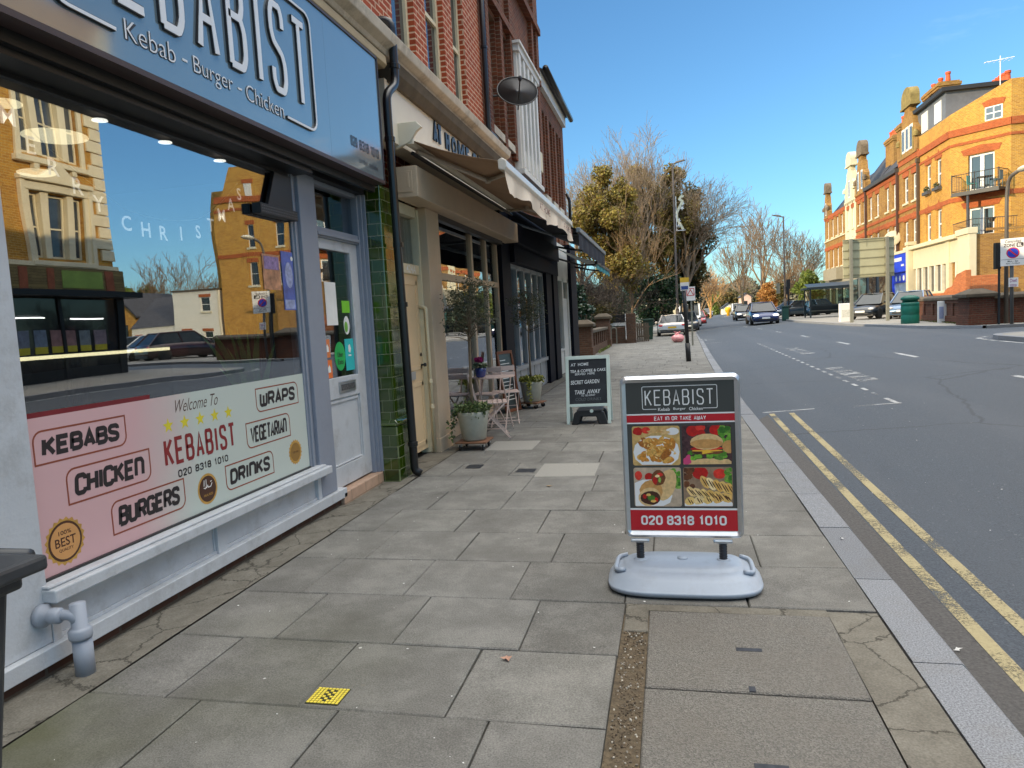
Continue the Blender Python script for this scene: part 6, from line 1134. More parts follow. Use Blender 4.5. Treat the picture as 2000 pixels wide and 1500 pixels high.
for i in range(6): k.tube([(19.8+i*0.27,51.1,15.9),(19.8+i*0.27,51.7,15.92)],0.012,4)
tag(k.build('tv_aerial', WHITEC), 'white television aerial on the roof of the yellow corner building', 'aerial')
for y, z in ((51.9,8.5),(53.8,8.5)):
    k = MB(); k.box(17.22,y,z-0.02,17.44,y+1.1,z+0.18); wb = tag(k.build('window_box', plain('window_box_grey', (0.08,0.08,0.08,1), 0.7)), 'window box with sparse plants under the '+('right' if y < 53 else 'left')+' upper window of the corner building', 'window box', 'window boxes on the corner building')
    cloud('plants', island('box_plant', [rgb(60,76,52), rgb(96,104,70)], 0.6), wb, [(17.33,y+0.5,z+0.3,0.12,0.5,0.2,1)], 90, 0.07, 0.6)
# balcony furniture
TEALP = plain('teal_paint', rgb(60,150,140), 0.5)
k = thing('balcony_table', 'dark round table on the upper balcony of the corner building', 'table', (18.9,47.9,7.8)); q = MB(); c0 = Pc+UC*2.25+NC*0.6; q.lathe((c0.x,c0.y,8.5), [(0.42,0),(0.42,0.03)], 16); q.build('table_top', BLACK, k); q = MB(); q.tube([(c0.x,c0.y,7.78),(c0.x,c0.y,8.5)],0.04,6); q.build('pedestal', BLACK, k)
for s_, lb, mt in ((1.55,'teal metal chair left of the balcony table',TEALP),(2.95,'grey teal chair right of the balcony table',plain('grey_teal', rgb(90,120,124), 0.5))):
    c0 = Pc+UC*s_+NC*0.6; k = thing('balcony_chair', lb, 'chair', (c0.x,c0.y,7.78), 'balcony chairs'); q = MB(); q.box(c0.x-0.2,c0.y-0.2,8.2,c0.x+0.2,c0.y+0.2,8.25); q.build('seat', mt, k); q = MB(); d_ = UC*(-0.2 if s_ < 2 else 0.2); q.obox(c0+d_+UZ*8.5, NC, UZ, UC, (-0.2,0.2), (-0.25,0.25), (-0.02,0.02)); q.build('backrest', mt, k)
    for a in (-.18,.18):
        for e in (-.18,.18): q = MB(); q.tube([(c0.x+a,c0.y+e,7.78),(c0.x+a,c0.y+e,8.2)],0.02,5); q.build('leg', mt, k)
k = MB(); k.lathe(Pc+UC*2.95+NC*1.3+UZ*5.75, [(0.1,0),(0.2,0.2),(0.22,0.22)], 12); tag(k.build('hanging_planter', plain('planter_dark', (0.04,0.035,0.03,1), 0.8)), 'dark hanging planter on the lower railing of the corner building', 'planter')
# --- gabled houses
G1 = thing('gabled_brick_house', 'tallest Dutch gabled brick house with round headed gable, beside the corner building', 'building', (19,58.5,GF))
facade(G1, 56.2, 60.8, 12.0, [(56.9,57.75,*W2),(58.65,59.7,*W2),(56.95,57.8,*W1),(58.7,59.6,*W1)], YB2); bands(G1, 56.2, 60.8, [(11.5,0.45),(7.35,0.35),(8.0,0.25),(10.95,0.2)]); gable(G1, 58.6, 2.1, 12.0, 16.8, YB2, plain('lichen_stone', rgb(140,122,72), 0.9, var=0.3, vs=3), 3); pitched(G1, 56.9, 63.5, 11.9, 15.5); stack(G1, 20.0, 59.6, 13.5, 16.8, 1.3, 3.2, 3); stack(G1, 18.2, 61.6, 12.0, 14.9, 0.9, 1.0, 2)
k = MB(); k.box(XF-0.18,56.1,5.3,XF-0.02,56.3,11.3); k.box(XF-0.22,56.05,11.0,XF,56.35,11.3); k.build('downpipe', plain('brown_pipe', rgb(86,70,52), 0.6), G1)
BS = thing('blue_shop', 'bright blue shopfront with white lettering below the tall gabled house', 'shop', (XF,59.5,GF))
BLUEP = plain('bright_blue', rgb(30,62,206), 0.45); k = MB(); k.box(17.0,57.5,3.55,17.5,62.0,4.9); k.box(17.3,57.5,GF,17.5,57.75,3.55); k.box(17.3,61.7,GF,17.5,62.0,3.55); k.box(17.3,57.75,2.75,17.5,61.7,3.55); k.build('shop_surround', BLUEP, BS, 0.01); k = MB(); k.box(17.4,57.75,GF,17.48,61.7,2.75); k.build('shop_window', plain('pale_shop_glass', rgb(170,190,210), 0.1, var=0.3, vs=2), BS); k = MB(); k.box(16.95,57.5,4.9,17.5,62.0,5.1); k.build('cornice', STUC, BS)
k = MB(); random.seed(4); y = 61.4
while y > 58.6: w_ = random.uniform(0.12,0.3); k.box(16.985,y-w_,4.35,16.995,y,4.62); y -= w_+0.07
for i in range(3): k.box(16.985,58.0+i*0.25,3.95,16.995,58.15+i*0.25,4.1)
k.build('sign_lettering', WHITEC, BS)
for i in range(4): k = MB(); k.disc((17.29,58.2+i*0.9,3.1), UF, UZ, 0.22, n=10); k.build('painted_dot', WHITEC, BS, norm=False)
M1 = thing('parapet_brick_house', 'plain brick terrace house between the two Dutch gables', 'building', (19,65,GF))
facade(M1, 60.8, 70.0, 11.3, [(61.5,62.4,*W2),(63.4,64.3,*W2),(66.2,67.1,*W2),(68.3,69.2,*W2),(61.5,62.4,*W1),(63.4,64.3,*W1),(66.2,67.1,*W1),(68.3,69.2,*W1)], YB2); bands(M1, 60.8, 70.0, [(7.35,0.35),(8.0,0.25),(10.85,0.3)]); bands(M1, 60.8, 70.0, [(11.2,0.3)], plain('dark_gutter', (0.06,0.055,0.05,1), 0.6), pr=0.3); pitched(M1, 61.0, 71.5, 11.3, 15.0); stack(M1, 20.0, 70.5, 13, 15.8, 0.9, 2.4, 4)
for y in (60.85,69.9): k = MB(); k.box(XF-0.2,y-0.1,5.2,XF-0.02,y+0.1,11.2); k.build('downpipe', plain('brown_pipe_b', rgb(86,60,46), 0.6), M1)
k = MB(); k.smooth = True; k.lathe((17.1,61.0,6.2), [(0.05,0.0),(0.45,0.02),(0.62,0.12),(0.6,0.15)], 20, (-0.5,-0.8,0.25)); tag(k.build('satellite_dish', plain('pale_dish', rgb(200,190,160), 0.6)), 'pale satellite dish on the terrace above the road sign', 'dish')
G2 = thing('gabled_brick_house', 'middle Dutch gabled brick house next to the white gable', 'building', (19,72,GF))
facade(G2, 70.0, 73.7, 11.3, [(70.6,71.4,*W2),(72.2,73.0,*W2),(70.6,71.4,*W1),(72.2,73.0,*W1)], YB2); bands(G2, 70.0, 73.7, [(7.35,0.35),(8.0,0.25),(10.85,0.3),(11.2,0.25)]); gable(G2, 71.9, 1.75, 11.4, 16.1, YB2, plain('grey_stone', rgb(112,98,80), 0.9, var=0.3, vs=3), 2); pitched(G2, 70.2, 77, 11.2, 15.3)
G3 = thing('white_gabled_house', 'white painted Dutch gabled house in the brick terrace', 'building', (19,76,GF))
facade(G3, 73.7, 78.0, 11.3, [(74.6,75.3,*W2),(76.4,77.1,*W2),(74.6,75.3,*W1),(76.4,77.1,*W1)], STUC); gable(G3, 75.9, 1.9, 11.3, 15.9, STUC, STUC, 1); bands(G3, 73.7, 78.0, [(7.5,0.25),(11.1,0.25)], STUC)
G4 = thing('gabled_brick_house', 'farthest Dutch gabled brick house at the end of the terrace', 'building', (19,83,GF))
facade(G4, 78.0, 87.5, 11.0, [(79.0,79.9,*W2),(81.0,81.9,*W2),(83.2,84.1,*W2),(85.5,86.4,*W2),(79.0,79.9,*W1),(81.0,81.9,*W1),(83.2,84.1,*W1),(85.5,86.4,*W1)], YB2); bands(G4, 78.0, 87.5, [(7.35,0.35),(10.7,0.4)]); bands(G4, 78.0, 87.5, [(8.3,0.12)], STUC, pr=0.1); gable(G4, 86.5, 1.0, 11.0, 14.8, YB2, plain('grey_stone_b', rgb(112,98,80), 0.9, var=0.3), 1); pitched(G4, 78.2, 88, 10.9, 14.6)
SR = thing('shop_row', 'low row of dark grey and cream shopfronts under the brick terrace', 'shop', (XF,72,GF))
k = MB(); k.box(17.2,62.0,GF-0.3,17.5,70,5.0); k.box(17.0,62.0,4.0,17.3,70,4.9); k.build('grey_front', plain('slate_grey_front', (0.05,0.06,0.07,1), 0.5), SR); k = MB(); k.box(17.2,70,GF-0.3,17.5,87.3,5.2); k.box(16.6,78,3.9,17.3,84,5.1); k.build('cream_front', plain('dull_cream_front', rgb(150,142,122), 0.7, var=0.1), SR); k = MB()
for i in range(8): k.box(17.14,63+3*i,1.3,17.21,65+3*i,3.6)
k.build('shop_window', DARKGLASS, SR)
# --- forecourt and pavement things
RW = brick('old_red_wall', rgb(112,62,46), rgb(84,48,38), rgb(96,82,66), 0.225, 0.075, 0.012, stain=0.75, stainc=rgb(60,44,36)); COPE = plain('old_coping', rgb(90,80,66), 0.95, var=0.25, vs=3, dirt=0.5, dirtc=rgb(58,50,42), bump=0.4, bs=15)  # red brick darkened, with more stain, for the shade on this wall
w = thing('boundary_wall', 'old red brick boundary wall with heavy coping and corner pier', 'wall', (11.4,33,GF))
WO, WD = Vector((11.05,30.0,0)), Vector((0.082,0.9966,0)); WN = Vector((-0.9966,0.082,0))
def wb(k, a, c, z0, z1, d0, d1): k.obox(WO, WD, UZ, WN, (a,c), (z0,z1), (d0,d1))
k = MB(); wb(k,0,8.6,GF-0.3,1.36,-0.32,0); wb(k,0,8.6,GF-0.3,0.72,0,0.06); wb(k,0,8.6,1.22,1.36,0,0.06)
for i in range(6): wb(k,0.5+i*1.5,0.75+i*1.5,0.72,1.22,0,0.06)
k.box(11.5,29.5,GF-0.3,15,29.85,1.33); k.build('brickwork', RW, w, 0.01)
k = MB(); cs = [(0.12,1.36),(-0.42,1.36),(-0.40,1.48),(-0.15,1.58),(0.1,1.48)]; k.prism([WO+WN*a_+UZ*z_ for a_, z_ in cs], WD*8.7); k.build('coping', COPE, w, 0.02)
k = MB(); k.prism([(11.5,29.38,1.33),(11.5,29.97,1.33),(11.5,29.94,1.45),(11.5,29.67,1.55),(11.5,29.41,1.45)], (3.5,0,0)); k.build('coping', COPE, w, 0.02)
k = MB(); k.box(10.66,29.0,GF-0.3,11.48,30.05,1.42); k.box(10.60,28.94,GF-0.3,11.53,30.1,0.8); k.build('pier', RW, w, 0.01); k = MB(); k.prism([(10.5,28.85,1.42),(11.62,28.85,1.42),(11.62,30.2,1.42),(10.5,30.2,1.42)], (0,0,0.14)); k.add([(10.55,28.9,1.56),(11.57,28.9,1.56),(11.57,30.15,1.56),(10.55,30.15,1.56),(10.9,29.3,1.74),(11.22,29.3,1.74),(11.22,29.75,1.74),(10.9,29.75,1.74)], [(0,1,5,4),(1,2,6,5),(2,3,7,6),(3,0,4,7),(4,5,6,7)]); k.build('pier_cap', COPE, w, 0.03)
cloud('moss', island('moss_green', [rgb(96,100,52), rgb(70,76,40)], 0.9), w, [(10.95+0.08*i,30.4+0.9*i,GF+0.02,0.12,0.4,0.06,1) for i in range(9)], 500, 0.03, 0.8)
lw = MB(); lw.box(16.3,44.9,GF,16.6,58,1.75); lw.prism([(16.3,44.9,1.7),(16.3,48.3,1.7),(16.3,47.7,2.0),(16.3,46.9,2.1),(16.3,46.2,2.75),(16.3,44.9,2.95)], (0.3,0,0)); lw.box(16.6,44.9,GF,18,45.2,2.6); tag(lw.build('forecourt_wall', brick('orange_wall', rgb(206,124,74), rgb(180,100,60), rgb(150,110,80), stain=0.4), None, 0.02), 'low orange brick forecourt wall that rises in a curve by the cream shop', 'wall')
# road sign seen from behind
rs = thing('road_sign', 'big road sign seen from behind on two steel posts', 'road sign', (10.1,40,0.45))
k = MB(); k.box(8.87,40.1,2.72,11.3,40.14,4.72); SGN = plain('sign_back', rgb(186,182,148), 0.5, 0.2, var=0.05, dirt=0.2, dirtc=rgb(130,126,100)); pn = k.build('panel', SGN, rs, 0.01); k = MB()
for i in range(5): k.box(8.87,40.07,2.86+i*0.42,11.3,40.1,2.91+i*0.42)
for z in (2.73,4.66): k.box(8.87,40.06,z,11.3,40.1,z+0.05)
k.box(10.0,40.085,4.3,10.02,40.1,4.66); k.build('panel_rail', plain('sign_rail', rgb(150,146,118), 0.5, 0.3), pn)
for x in (9.22,10.93): k = MB(); k.box(x-0.075,39.86,0.3,x+0.075,40.02,4.72); k.build('post', GALV, rs, 0.01); k = MB(); [k.box(x-0.11,40.0,2.9+i*0.42,x+0.11,40.075,2.98+i*0.42) for i in range(5)]; k.build('clip', GALV, rs)
# controlled zone sign
zs = thing('parking_zone_sign', 'controlled parking zone sign with blue no waiting roundel on a grey post', 'sign', (11.76,28.4,0.35))
k = MB(); k.smooth = True; k.tube([(11.79,28.42,0.2),(11.76,28.4,3.4)], 0.06, 12); k.build('post', plain('grey_post', rgb(86,84,80), 0.5), zs); zu = Vector((0.93,-0.36,0)).normalized(); zn = Vector((-0.36,-0.93,0)).normalized(); Z0 = Vector((11.77,28.32,2.93))
k = MB(); k.obox(Z0, zu, UZ, zn, (-0.36,0.36), (-0.475,0.475), (0,0.02)); zp = k.build('plate', WHITEC, zs, 0.008); at = lambda a, c, d=0.023: Z0+zu*a+UZ*c+zn*d
k = MB(); text(k, 'Controlled', at(0,0.37), zu, UZ, 0.46, 0.10, 0.01); text(k, 'ZONE', at(-0.10,0.235), zu, UZ, 0.34, 0.11, 0.025); text(k, 'Mon - Sat', at(0,-0.315), zu, UZ, 0.3, 0.06, 0.01); text(k, '9am - 5.30pm', at(0,-0.40), zu, UZ, 0.4, 0.06, 0.01); ribbon(k, [at(-0.34,-0.25),at(0.34,-0.25)], 0.01, zn); k.build('sign_text', INK, zp, norm=False)
k = MB(); k.add(rrect(at(0.2,0.235), zu, UZ, 0.2, 0.15, 0.03), [tuple(range(24))]); bl_ = k.build('zone_box', INK, zp, norm=False); k = MB(); text(k, 'BL', at(0.2,0.235,0.026), zu, UZ, 0.13, 0.1, 0.03); k.build('zone_letters', WHITEC, bl_, norm=False)
k = MB(); k.disc(at(0,-0.03,0.024), zu, UZ, 0.19, n=28); rd = k.build('roundel', plain('sign_red', rgb(206,40,60), 0.4), zp, norm=False); k = MB(); k.disc(at(0,-0.03,0.027), zu, UZ, 0.155, n=28); k.build('roundel_blue', plain('sign_blue', rgb(36,66,190), 0.4), rd, norm=False); k = MB(); ribbon(k, [at(-0.12,0.09,0.03),at(0.12,-0.15,0.03)], 0.045, zn); k.build('roundel_bar', rd.data.materials[0], rd, norm=False)
k = MB(); k.obox(Z0+UZ*(-1.05), zu, UZ, zn, (-0.12,0.16), (-0.16,0.16), (0.0,0.015)); sp_ = k.build('small_notice', WHITEC, zs); k = MB(); text(k, 'Diet!', Z0+zu*0.02+UZ*(-0.99)+zn*0.018, zu, UZ, 0.2, 0.12, 0.01); [k.obox(Z0+UZ*(-1.05), zu, UZ, zn, (-0.08,0.12), (-0.08-0.03*i,-0.07-0.03*i), (0.016,0.018)) for i in range(3)]; k.build('notice_text', plain('notice_violet', rgb(150,60,130), 0.5), sp_, norm=False)
k = MB(); k.box(11.33,28.55,2.38,11.50,28.75,3.3); k.tube([(11.48,28.66,0.3),(11.48,28.66,2.4)], 0.04, 8); tag(k.build('signal_post', BLACK), 'thin black post with a narrow dark box tucked behind the zone sign', 'post')
# green bin, white box, slim white sign
gb = thing('litter_bin', 'round green council litter bin at the end of the old wall', 'bin', (10.25,34.2,GF)); k = MB(); k.smooth = True; k.lathe((10.25,34.2,GF-0.05), [(0.33,0),(0.36,0.05),(0.36,0.42),(0.345,0.45),(0.36,0.48),(0.36,0.8),(0.345,0.83),(0.36,0.86),(0.36,0.98)], 24); k.build('body', plain('council_green', rgb(20,104,84), 0.45), gb); k = MB(); k.smooth = True; k.lathe((10.25,34.2,GF+1.02), [(0.3,-0.09),(0.3,0.0),(0.37,0.02),(0.36,0.12),(0.2,0.2),(0.0,0.22)], 24); k.build('hood', plain('council_green_b', rgb(16,92,74), 0.45), gb)
k = thing('white_box_sign', 'white boxy A-board standing by the road sign post', 'sign', (9.46,42,GF)); q = MB(); q.box(9.1,42.0,GF-0.05,9.8,42.35,1.45); q.build('box', WHITEC, k, 0.03); q = MB(); q.box(9.2,41.99,0.7,9.7,42.0,1.1); q.build('print', plain('faint_print', rgb(206,206,196), 0.6, var=0.2, vs=14), k)
k = thing('slim_sign', 'slim white upright sign in front of the old brick wall', 'sign', (11.2,33.2,GF)); q = MB(); q.box(10.98,33.1,GF-0.03,11.28,33.16,1.33); q.build('panel', WHITEC, k, 0.01); q = MB(); q.box(11.03,33.085,0.6,11.2,33.1,1.1); q.build('print', plain('blue_print_b', rgb(150,160,190), 0.5), k); q = MB(); q.box(11.3,33.1,GF-0.03,11.36,33.16,1.3); q.build('side_post', WHITEC, k)
# bus shelter
BSH = thing('bus_shelter', 'dark framed glass bus shelter at the kerb before the terrace', 'bus shelter', (11.6,57,0.5)); DG = plain('shelter_green', (0.02,0.035,0.042,1), 0.4)
for x in (10.2,12.9):
    for y in (56.4,58.6): k = MB(); k.box(x-0.05,y-0.05,0.45,x+0.05,y+0.05,2.6); k.build('post', DG, BSH)
k = MB(); k.box(10.1,58.5,0.75,12.9,58.6,1.45); k.build('back_panel', DG, BSH); k = MB(); k.box(10.15,56.35,1.35,12.95,56.42,1.42); k.build('rail', DG, BSH); k = MB(); k.prism([(9.95,56.1,2.6),(13.1,56.1,2.6),(13.1,56.1,2.78),(9.95,56.1,2.74)], (0,2.7,0)); k.prism([(9.95,56.1,2.74),(13.1,56.1,2.78),(13.1,57.4,3.05),(9.95,57.4,3.0)], (0,0.05,0.02)); k.build('roof', DG, BSH, 0.02); SHG = glass('shelter_glass', 0.1, (0.55,0.68,0.66,1)); k = MB(); k.box(10.2,58.55,1.45,12.9,58.57,2.55); k.box(10.19,56.45,0.75,10.21,58.55,2.5); k.box(12.88,56.45,0.75,12.9,58.55,2.5); k.build('glass_panel', SHG, BSH); k = MB(); k.box(10.5,58.0,0.95,12.6,58.3,1.02); k.build('bench', GALV, BSH)
# street lamps
def lamp(lab, x, y, z0, z1, r, arm, cls='street lamp'):
    L = thing('street_lamp', lab, cls, (x,y,z0), 'street lamps'); k = MB(); k.smooth = True; k.tube([(x,y,z0-0.1),(x,y,z0+1.6)], r*1.5, 12); k.tube([(x,y,z0+1.6),(x,y,z0+1.75),(x,y,z1)], [r*1.5,r,r*0.7], 12); k.build('column', plain('lamp_column', rgb(70,62,56), 0.5), L); s = 1 if arm > 0 else -1
    k = MB(); k.tube([(x,y,z1-0.05),(x+arm*0.4,y,z1+0.02)], r*0.6, 8); k.prism([(x+arm*0.25,y-0.14,z1-0.02),(x+arm*1.0,y-0.16,z1+0.10),(x+arm*1.15,y-0.1,z1+0.13),(x+arm*1.0,y-0.14,z1+0.17),(x+arm*0.3,y-0.1,z1+0.10)], (0,0.28,0)); k.build('lantern', plain('lantern_grey', rgb(104,92,80), 0.45), L, 0.02); return L
lamp('tall street lamp on the left pavement carrying the christmas decoration', 0.56, 51.0, 0.0, 11.6, 0.085, 0.75); lamp('tall street lamp on the right kerb behind the oncoming cars', 8.62, 57.6, 0.45, 8.2, 0.075, -0.7); lamp('distant street lamp on the right, third along', 10.35, 86.0, 0.4, 8.15, 0.075, -0.8); lamp('faintest distant street lamp on the right, by the bare trees', 10.9, 112.0, 0.4, 8.4, 0.075, -0.8)
dc = thing('christmas_decoration', 'S shaped white light decoration with stars hung on the lamp column', 'decoration', (0.9,51,8)); k = MB(); S_ = [(0.95+0.22*math.sin(t_*6.0+2.2), 7.1+2.3*t_) for t_ in [i/24 for i in range(25)]]
S_[-4:] = [(0.95,9.15),(1.02,9.3),(1.12,9.36),(1.22,9.3)]
ribbon(k, [(a,50.98,z) for a, z in S_], 0.16, VYn, 0.04); k.build('ribbon_frame', plain('tinsel_white', rgb(226,220,190), 0.5, var=0.3, vs=25), dc, norm=False); k = MB(); ribbon(k, [(0.70,50.98,9.35),(0.70,50.98,7.05),(1.28,50.98,7.05)], 0.05, VYn, 0.05); k.build('bracket', WHITEC, dc, norm=False); k = MB()
for a, z in ((1.1,8.55),(1.15,8.85),(0.85,7.75),(0.86,7.4)): k.add([Vector((a,50.96,z))]+[Vector((a+(0.17 if i % 2 else 0.07)*math.sin(i*math.pi/5),50.96,z+(0.17 if i % 2 else 0.07)*math.cos(i*math.pi/5))) for i in range(10)], [(0,i+1,(i+1)%10+1) for i in range(10)])
k.build('stars', WHITEC, dc, norm=False)
rl = thing('street_lamp', 'swan necked street lamp by the zone sign, reflected in the shop window', 'street lamp', (11.95,29.25,0.35), 'street lamps'); k = MB(); k.smooth = True; k.tube(bend([(11.95,29.25,0.2),(11.95,29.25,5.0),(11.95,29.1,5.6),(12.0,28.5,5.72)], 0.5), [0.075]+[0.06]*11, 10); k.build('column', plain('lamp_column_b', rgb(104,98,90), 0.5), rl); k = MB(); k.smooth = True; k.blob((12.02,28.1,5.73), 0.17, 0.42, 0.10, 12, 8); k.build('lantern', plain('lantern_cream', rgb(206,200,180), 0.5), rl)
# ================================================================== BUILDINGS SEEN IN THE SHOP WINDOW
ST = thing('stucco_trimmed_house', 'yellow brick house with cream pedimented windows and quoins over a dark supermarket', 'building', (13,18,GF)); UR = Vector((0,1,0))
ops = [(18.10,20.40,7.35,9.35),(18.25,20.35,4.25,6.3),(13.1,15.4,7.35,9.35),(13.2,15.3,4.25,6.3),(8.1,10.4,7.35,9.35),(8.2,10.3,4.25,6.3)]
k = MB(); holed(k, (13,0,0), UR, NF, 4.0, 21.35, 4.0, 12.0, ops, 0.2); k.box(13.22,4.0,0,24,21.34,11.9); k.build('wall', YB, ST)
TRIM = plain('cream_trim', rgb(236,222,186), 0.6, var=0.05, dirt=0.15, dirtc=rgb(190,170,130))
for a, c, z0, z1 in ops:
    k = MB(); L = c-a; k.box(12.9,a-0.16,z0-0.14,13.0,a+0.02,z1+0.1); k.box(12.9,c-0.02,z0-0.14,13.0,c+0.16,z1+0.1); k.box(12.86,a-0.2,z1+0.02,13.0,c+0.2,z1+0.24); k.box(12.82,a-0.24,z0-0.26,13.0,c+0.24,z0-0.1)
    for y in (a+0.27*L,a+0.73*L): k.box(12.95,y-0.13,z0,13.2,y+0.13,z1)
    if z0 < 5: k.box(12.78,a-0.34,z1+0.28,13.0,c+0.34,z1+0.42); k.prism([(12.8,(a+c)/2-0.75,z1+0.42),(12.8,(a+c)/2+0.75,z1+0.42),(12.8,(a+c)/2,z1+0.92)], (0.2,0,0)); k.box(12.84,a-0.3,z0-0.3,13.0,a-0.14,z1+0.3); k.box(12.84,c+0.14,z0-0.3,13.0,c+0.3,z1+0.3)
    else: [k.box(12.85,y,z0-0.42,13.0,y+0.18,z0-0.26) for y in (a+0.35,c-0.5)]
    tr_ = k.build('window_surround', TRIM, ST, 0.015)
    for y0, y1 in ((a+0.04,a+0.27*L-0.15),(a+0.27*L+0.15,a+0.73*L-0.15),(a+0.73*L+0.15,c-0.04)): window(ST, (13,0,0), UR, NF, y0, y1, z0+0.03, z1-0.03, 0.18, TRIM, plain('blue_grey_pane', (0.06,0.075,0.09,1), 0.05, spec=1.0, var=0.5, vs=1.5), 0.06, 2 if y1-y0 > 0.7 else 1, 2)
k = MB()
for i in range(19): z = 4.3+i*0.4; k.box(12.93,21.35-(0.62 if i % 2 else 0.42),z,13.5,21.42,z+0.37)
k.build('quoin', TRIM, ST, 0.015); k = MB(); k.box(12.85,4,3.95,13.05,21.4,4.1); k.build('string_course', TRIM, ST)
k = MB(); k.box(12.75,4,3.2,13.05,21.45,3.95); sb = k.build('sign_board', brick('weathered_boards', rgb(150,130,84), rgb(120,104,70), rgb(80,70,48), 2.0, 0.09, 0.006, stain=0.5), ST); k = MB(); k.box(12.735,19.05,3.3,12.75,20.6,3.85); k.build('green_banner', plain('green_banner', rgb(136,160,74), 0.6, var=0.3, vs=2), sb); k = MB(); [k.box(12.73,y,3.25,12.75,y+0.3,3.9) for y in (17.3,18.4,20.7)]; k.build('rust_panel', plain('rust_panel', rgb(150,84,56), 0.8, var=0.3), sb)
k = MB(); k.box(12.2,4,3.02,13.05,21.7,3.2); k.box(12.9,21.2,0.2,13.05,21.5,3.05); k.box(12.9,18.9,0.2,13.05,19.05,3.05); k.box(12.9,16.2,0.2,13.05,16.35,3.05); k.box(12.92,4,0.2,13.05,21.4,0.75); k.build('shop_frame', BLACK, ST); k = MB(); k.box(12.96,4,0.75,13.04,21.2,3.0); k.build('shop_window', DARKGLASS, ST); k = MB(); [k.box(12.94,y,2.35,12.955,y+1.3,2.39) for y in (17.0,19.4)]; k.build('shop_tube_light', glow('tube_light', (1,0.97,0.9,1), 2.5), ST); k = MB(); [k.box(12.94,17.2+0.62*i,1.5,12.956,17.65+0.62*i,2.0) for i in range(6)]; k.build('window_poster', island('poster_mix', [rgb(150,150,140), rgb(120,140,160), rgb(170,120,110)], 0.5), ST); k = MB(); [k.box(12.94,17.2+0.62*i,1.3,12.956,17.65+0.62*i,1.5) for i in range(6)]; k.build('price_strip', plain('price_yellow', rgb(206,190,52), 0.5), ST)
# house end seen in the shop window: gable end windows of the corner building
for a, z0, z1 in ((1.75,8.0,9.7),(4.3,8.0,9.7),(1.75,5.2,6.9),(4.3,5.2,6.9),(0.9,2.0,3.9)):
    window(CBD, (19.9,48.2,0), Vector((1,0,0)), Vector((0,-1,0)), a, a+0.6, z0, z1, 0.18, WHITE, DARKGLASS, 0.05, 1, 2, STUC); k = MB(); k.box(19.9+a-0.12,48.17,z1,19.9+a+0.72,48.21,z1+0.3); k.build('brick_arch', RB, CBD)
k = MB(); k.box(23.9,48.17,11.5,24.5,48.22,12.7); k.build('window', WHITE, CBD); k = MB(); k.box(23.78,48.15,12.7,24.62,48.2,13.0); k.build('brick_arch', RB, CBD)
WH = thing('white_house', 'white rendered house with red brick window heads down the side street', 'building', (29.5,49,GF)); REND = plain('white_render', rgb(232,228,212), 0.8, var=0.04, dirt=0.1); k = MB(); wop = [(0.55,1.3,3.5,4.6),(0.6,1.35,0.9,1.9),(2.6,3.4,0.9,1.9)]; holed(k, (27.4,48.0,0), Vector((1,0,0)), Vector((0,-1,0)), 0, 4.1, 0, 5.1, wop, 0.15); k.box(27.41,48.18,0,31.5,54,5.08); k.build('wall', REND, WH)
for a, c, z0, z1 in wop: window(WH, (27.4,48,0), Vector((1,0,0)), Vector((0,-1,0)), a, c, z0, z1, 0.13, WHITE, DARKGLASS, 0.06, 1, 2, STUC); k = MB(); k.box(27.4+a-0.1,47.96,z1,27.4+c+0.1,48.0,z1+0.22); k.build('brick_arch', RB, WH)
k = MB(); k.box(27.35,47.9,5.08,31.55,54,5.2); k.build('coping', COPE, WH)
WL = thing('white_cottage', 'low white cottage with big slate roof beside the white house', 'building', (33.4,49,GF)); k = MB(); lop = [(0.7,2.0,0.7,1.75),(2.9,3.5,0.7,1.75)]; holed(k, (31.55,48.1,0), Vector((1,0,0)), Vector((0,-1,0)), 0, 3.9, 0, 2.55, lop, 0.15); k.box(31.6,48.3,0,35.4,54,2.5); k.build('wall', REND, WL); k = MB(); k.prism([(31.55,48.0,2.5),(31.55,55,2.5),(31.55,51.5,5.0)], (4.0,0,0)); k.build('roof', SLATE, WL)
for a, c, z0, z1 in lop: window(WL, (31.55,48.1,0), Vector((1,0,0)), Vector((0,-1,0)), a, c, z0, z1, 0.13, WHITE, DARKGLASS, 0.06, 2, 2, STUC); k = MB(); k.box(31.55+a-0.1,48.06,z1,31.55+c+0.1,48.1,z1+0.22); k.build('brick_arch', RB, WL)
OC = thing('brick_cottage', 'small orange brick gabled cottage behind the white one', 'building', (38,50,GF)); k = MB(); k.box(36.2,49.5,0,40,56,3.6); k.prism([(36.2,49.5,3.6),(40,49.5,3.6),(38.1,49.5,5.2)], (0,6.5,0)); k.build('wall', YB, OC); k = MB(); k.prism([(35.9,49.3,3.4),(38.1,49.3,5.4),(40.3,49.3,3.4),(40.3,49.3,3.55),(38.1,49.3,5.6),(35.9,49.3,3.55)], (0,7,0)); k.build('roof', SLATE, OC); k = MB(); k.box(37,49.45,1.9,38.2,49.5,2.9); k.build('window', DARKGLASS, OC)
# unseen terrace behind the camera, added for the shade it casts on the road
TN = thing('unseen_terrace', 'unseen red brick terrace continuing behind the camera, added to shade the road', 'building', (-3,-16,0)); k = MB(); tops = [(-4-3*i-0.9,-4-3*i,4.8,6.7) for i in range(11)]; holed(k, (-2.95,0,0), UY, NX, -38, -2.25, 0, 10.4, tops, 0.15); k.box(-15,-38,0,-3.12,-2.26,10.38); k.build('wall', RBRICK, TN)
for o_ in tops[:3]: window(TN, (-2.95,0,0), UY, NX, *o_, 0.13, CREAM, DARKGLASS, 0.07, 1, 2, STONE)

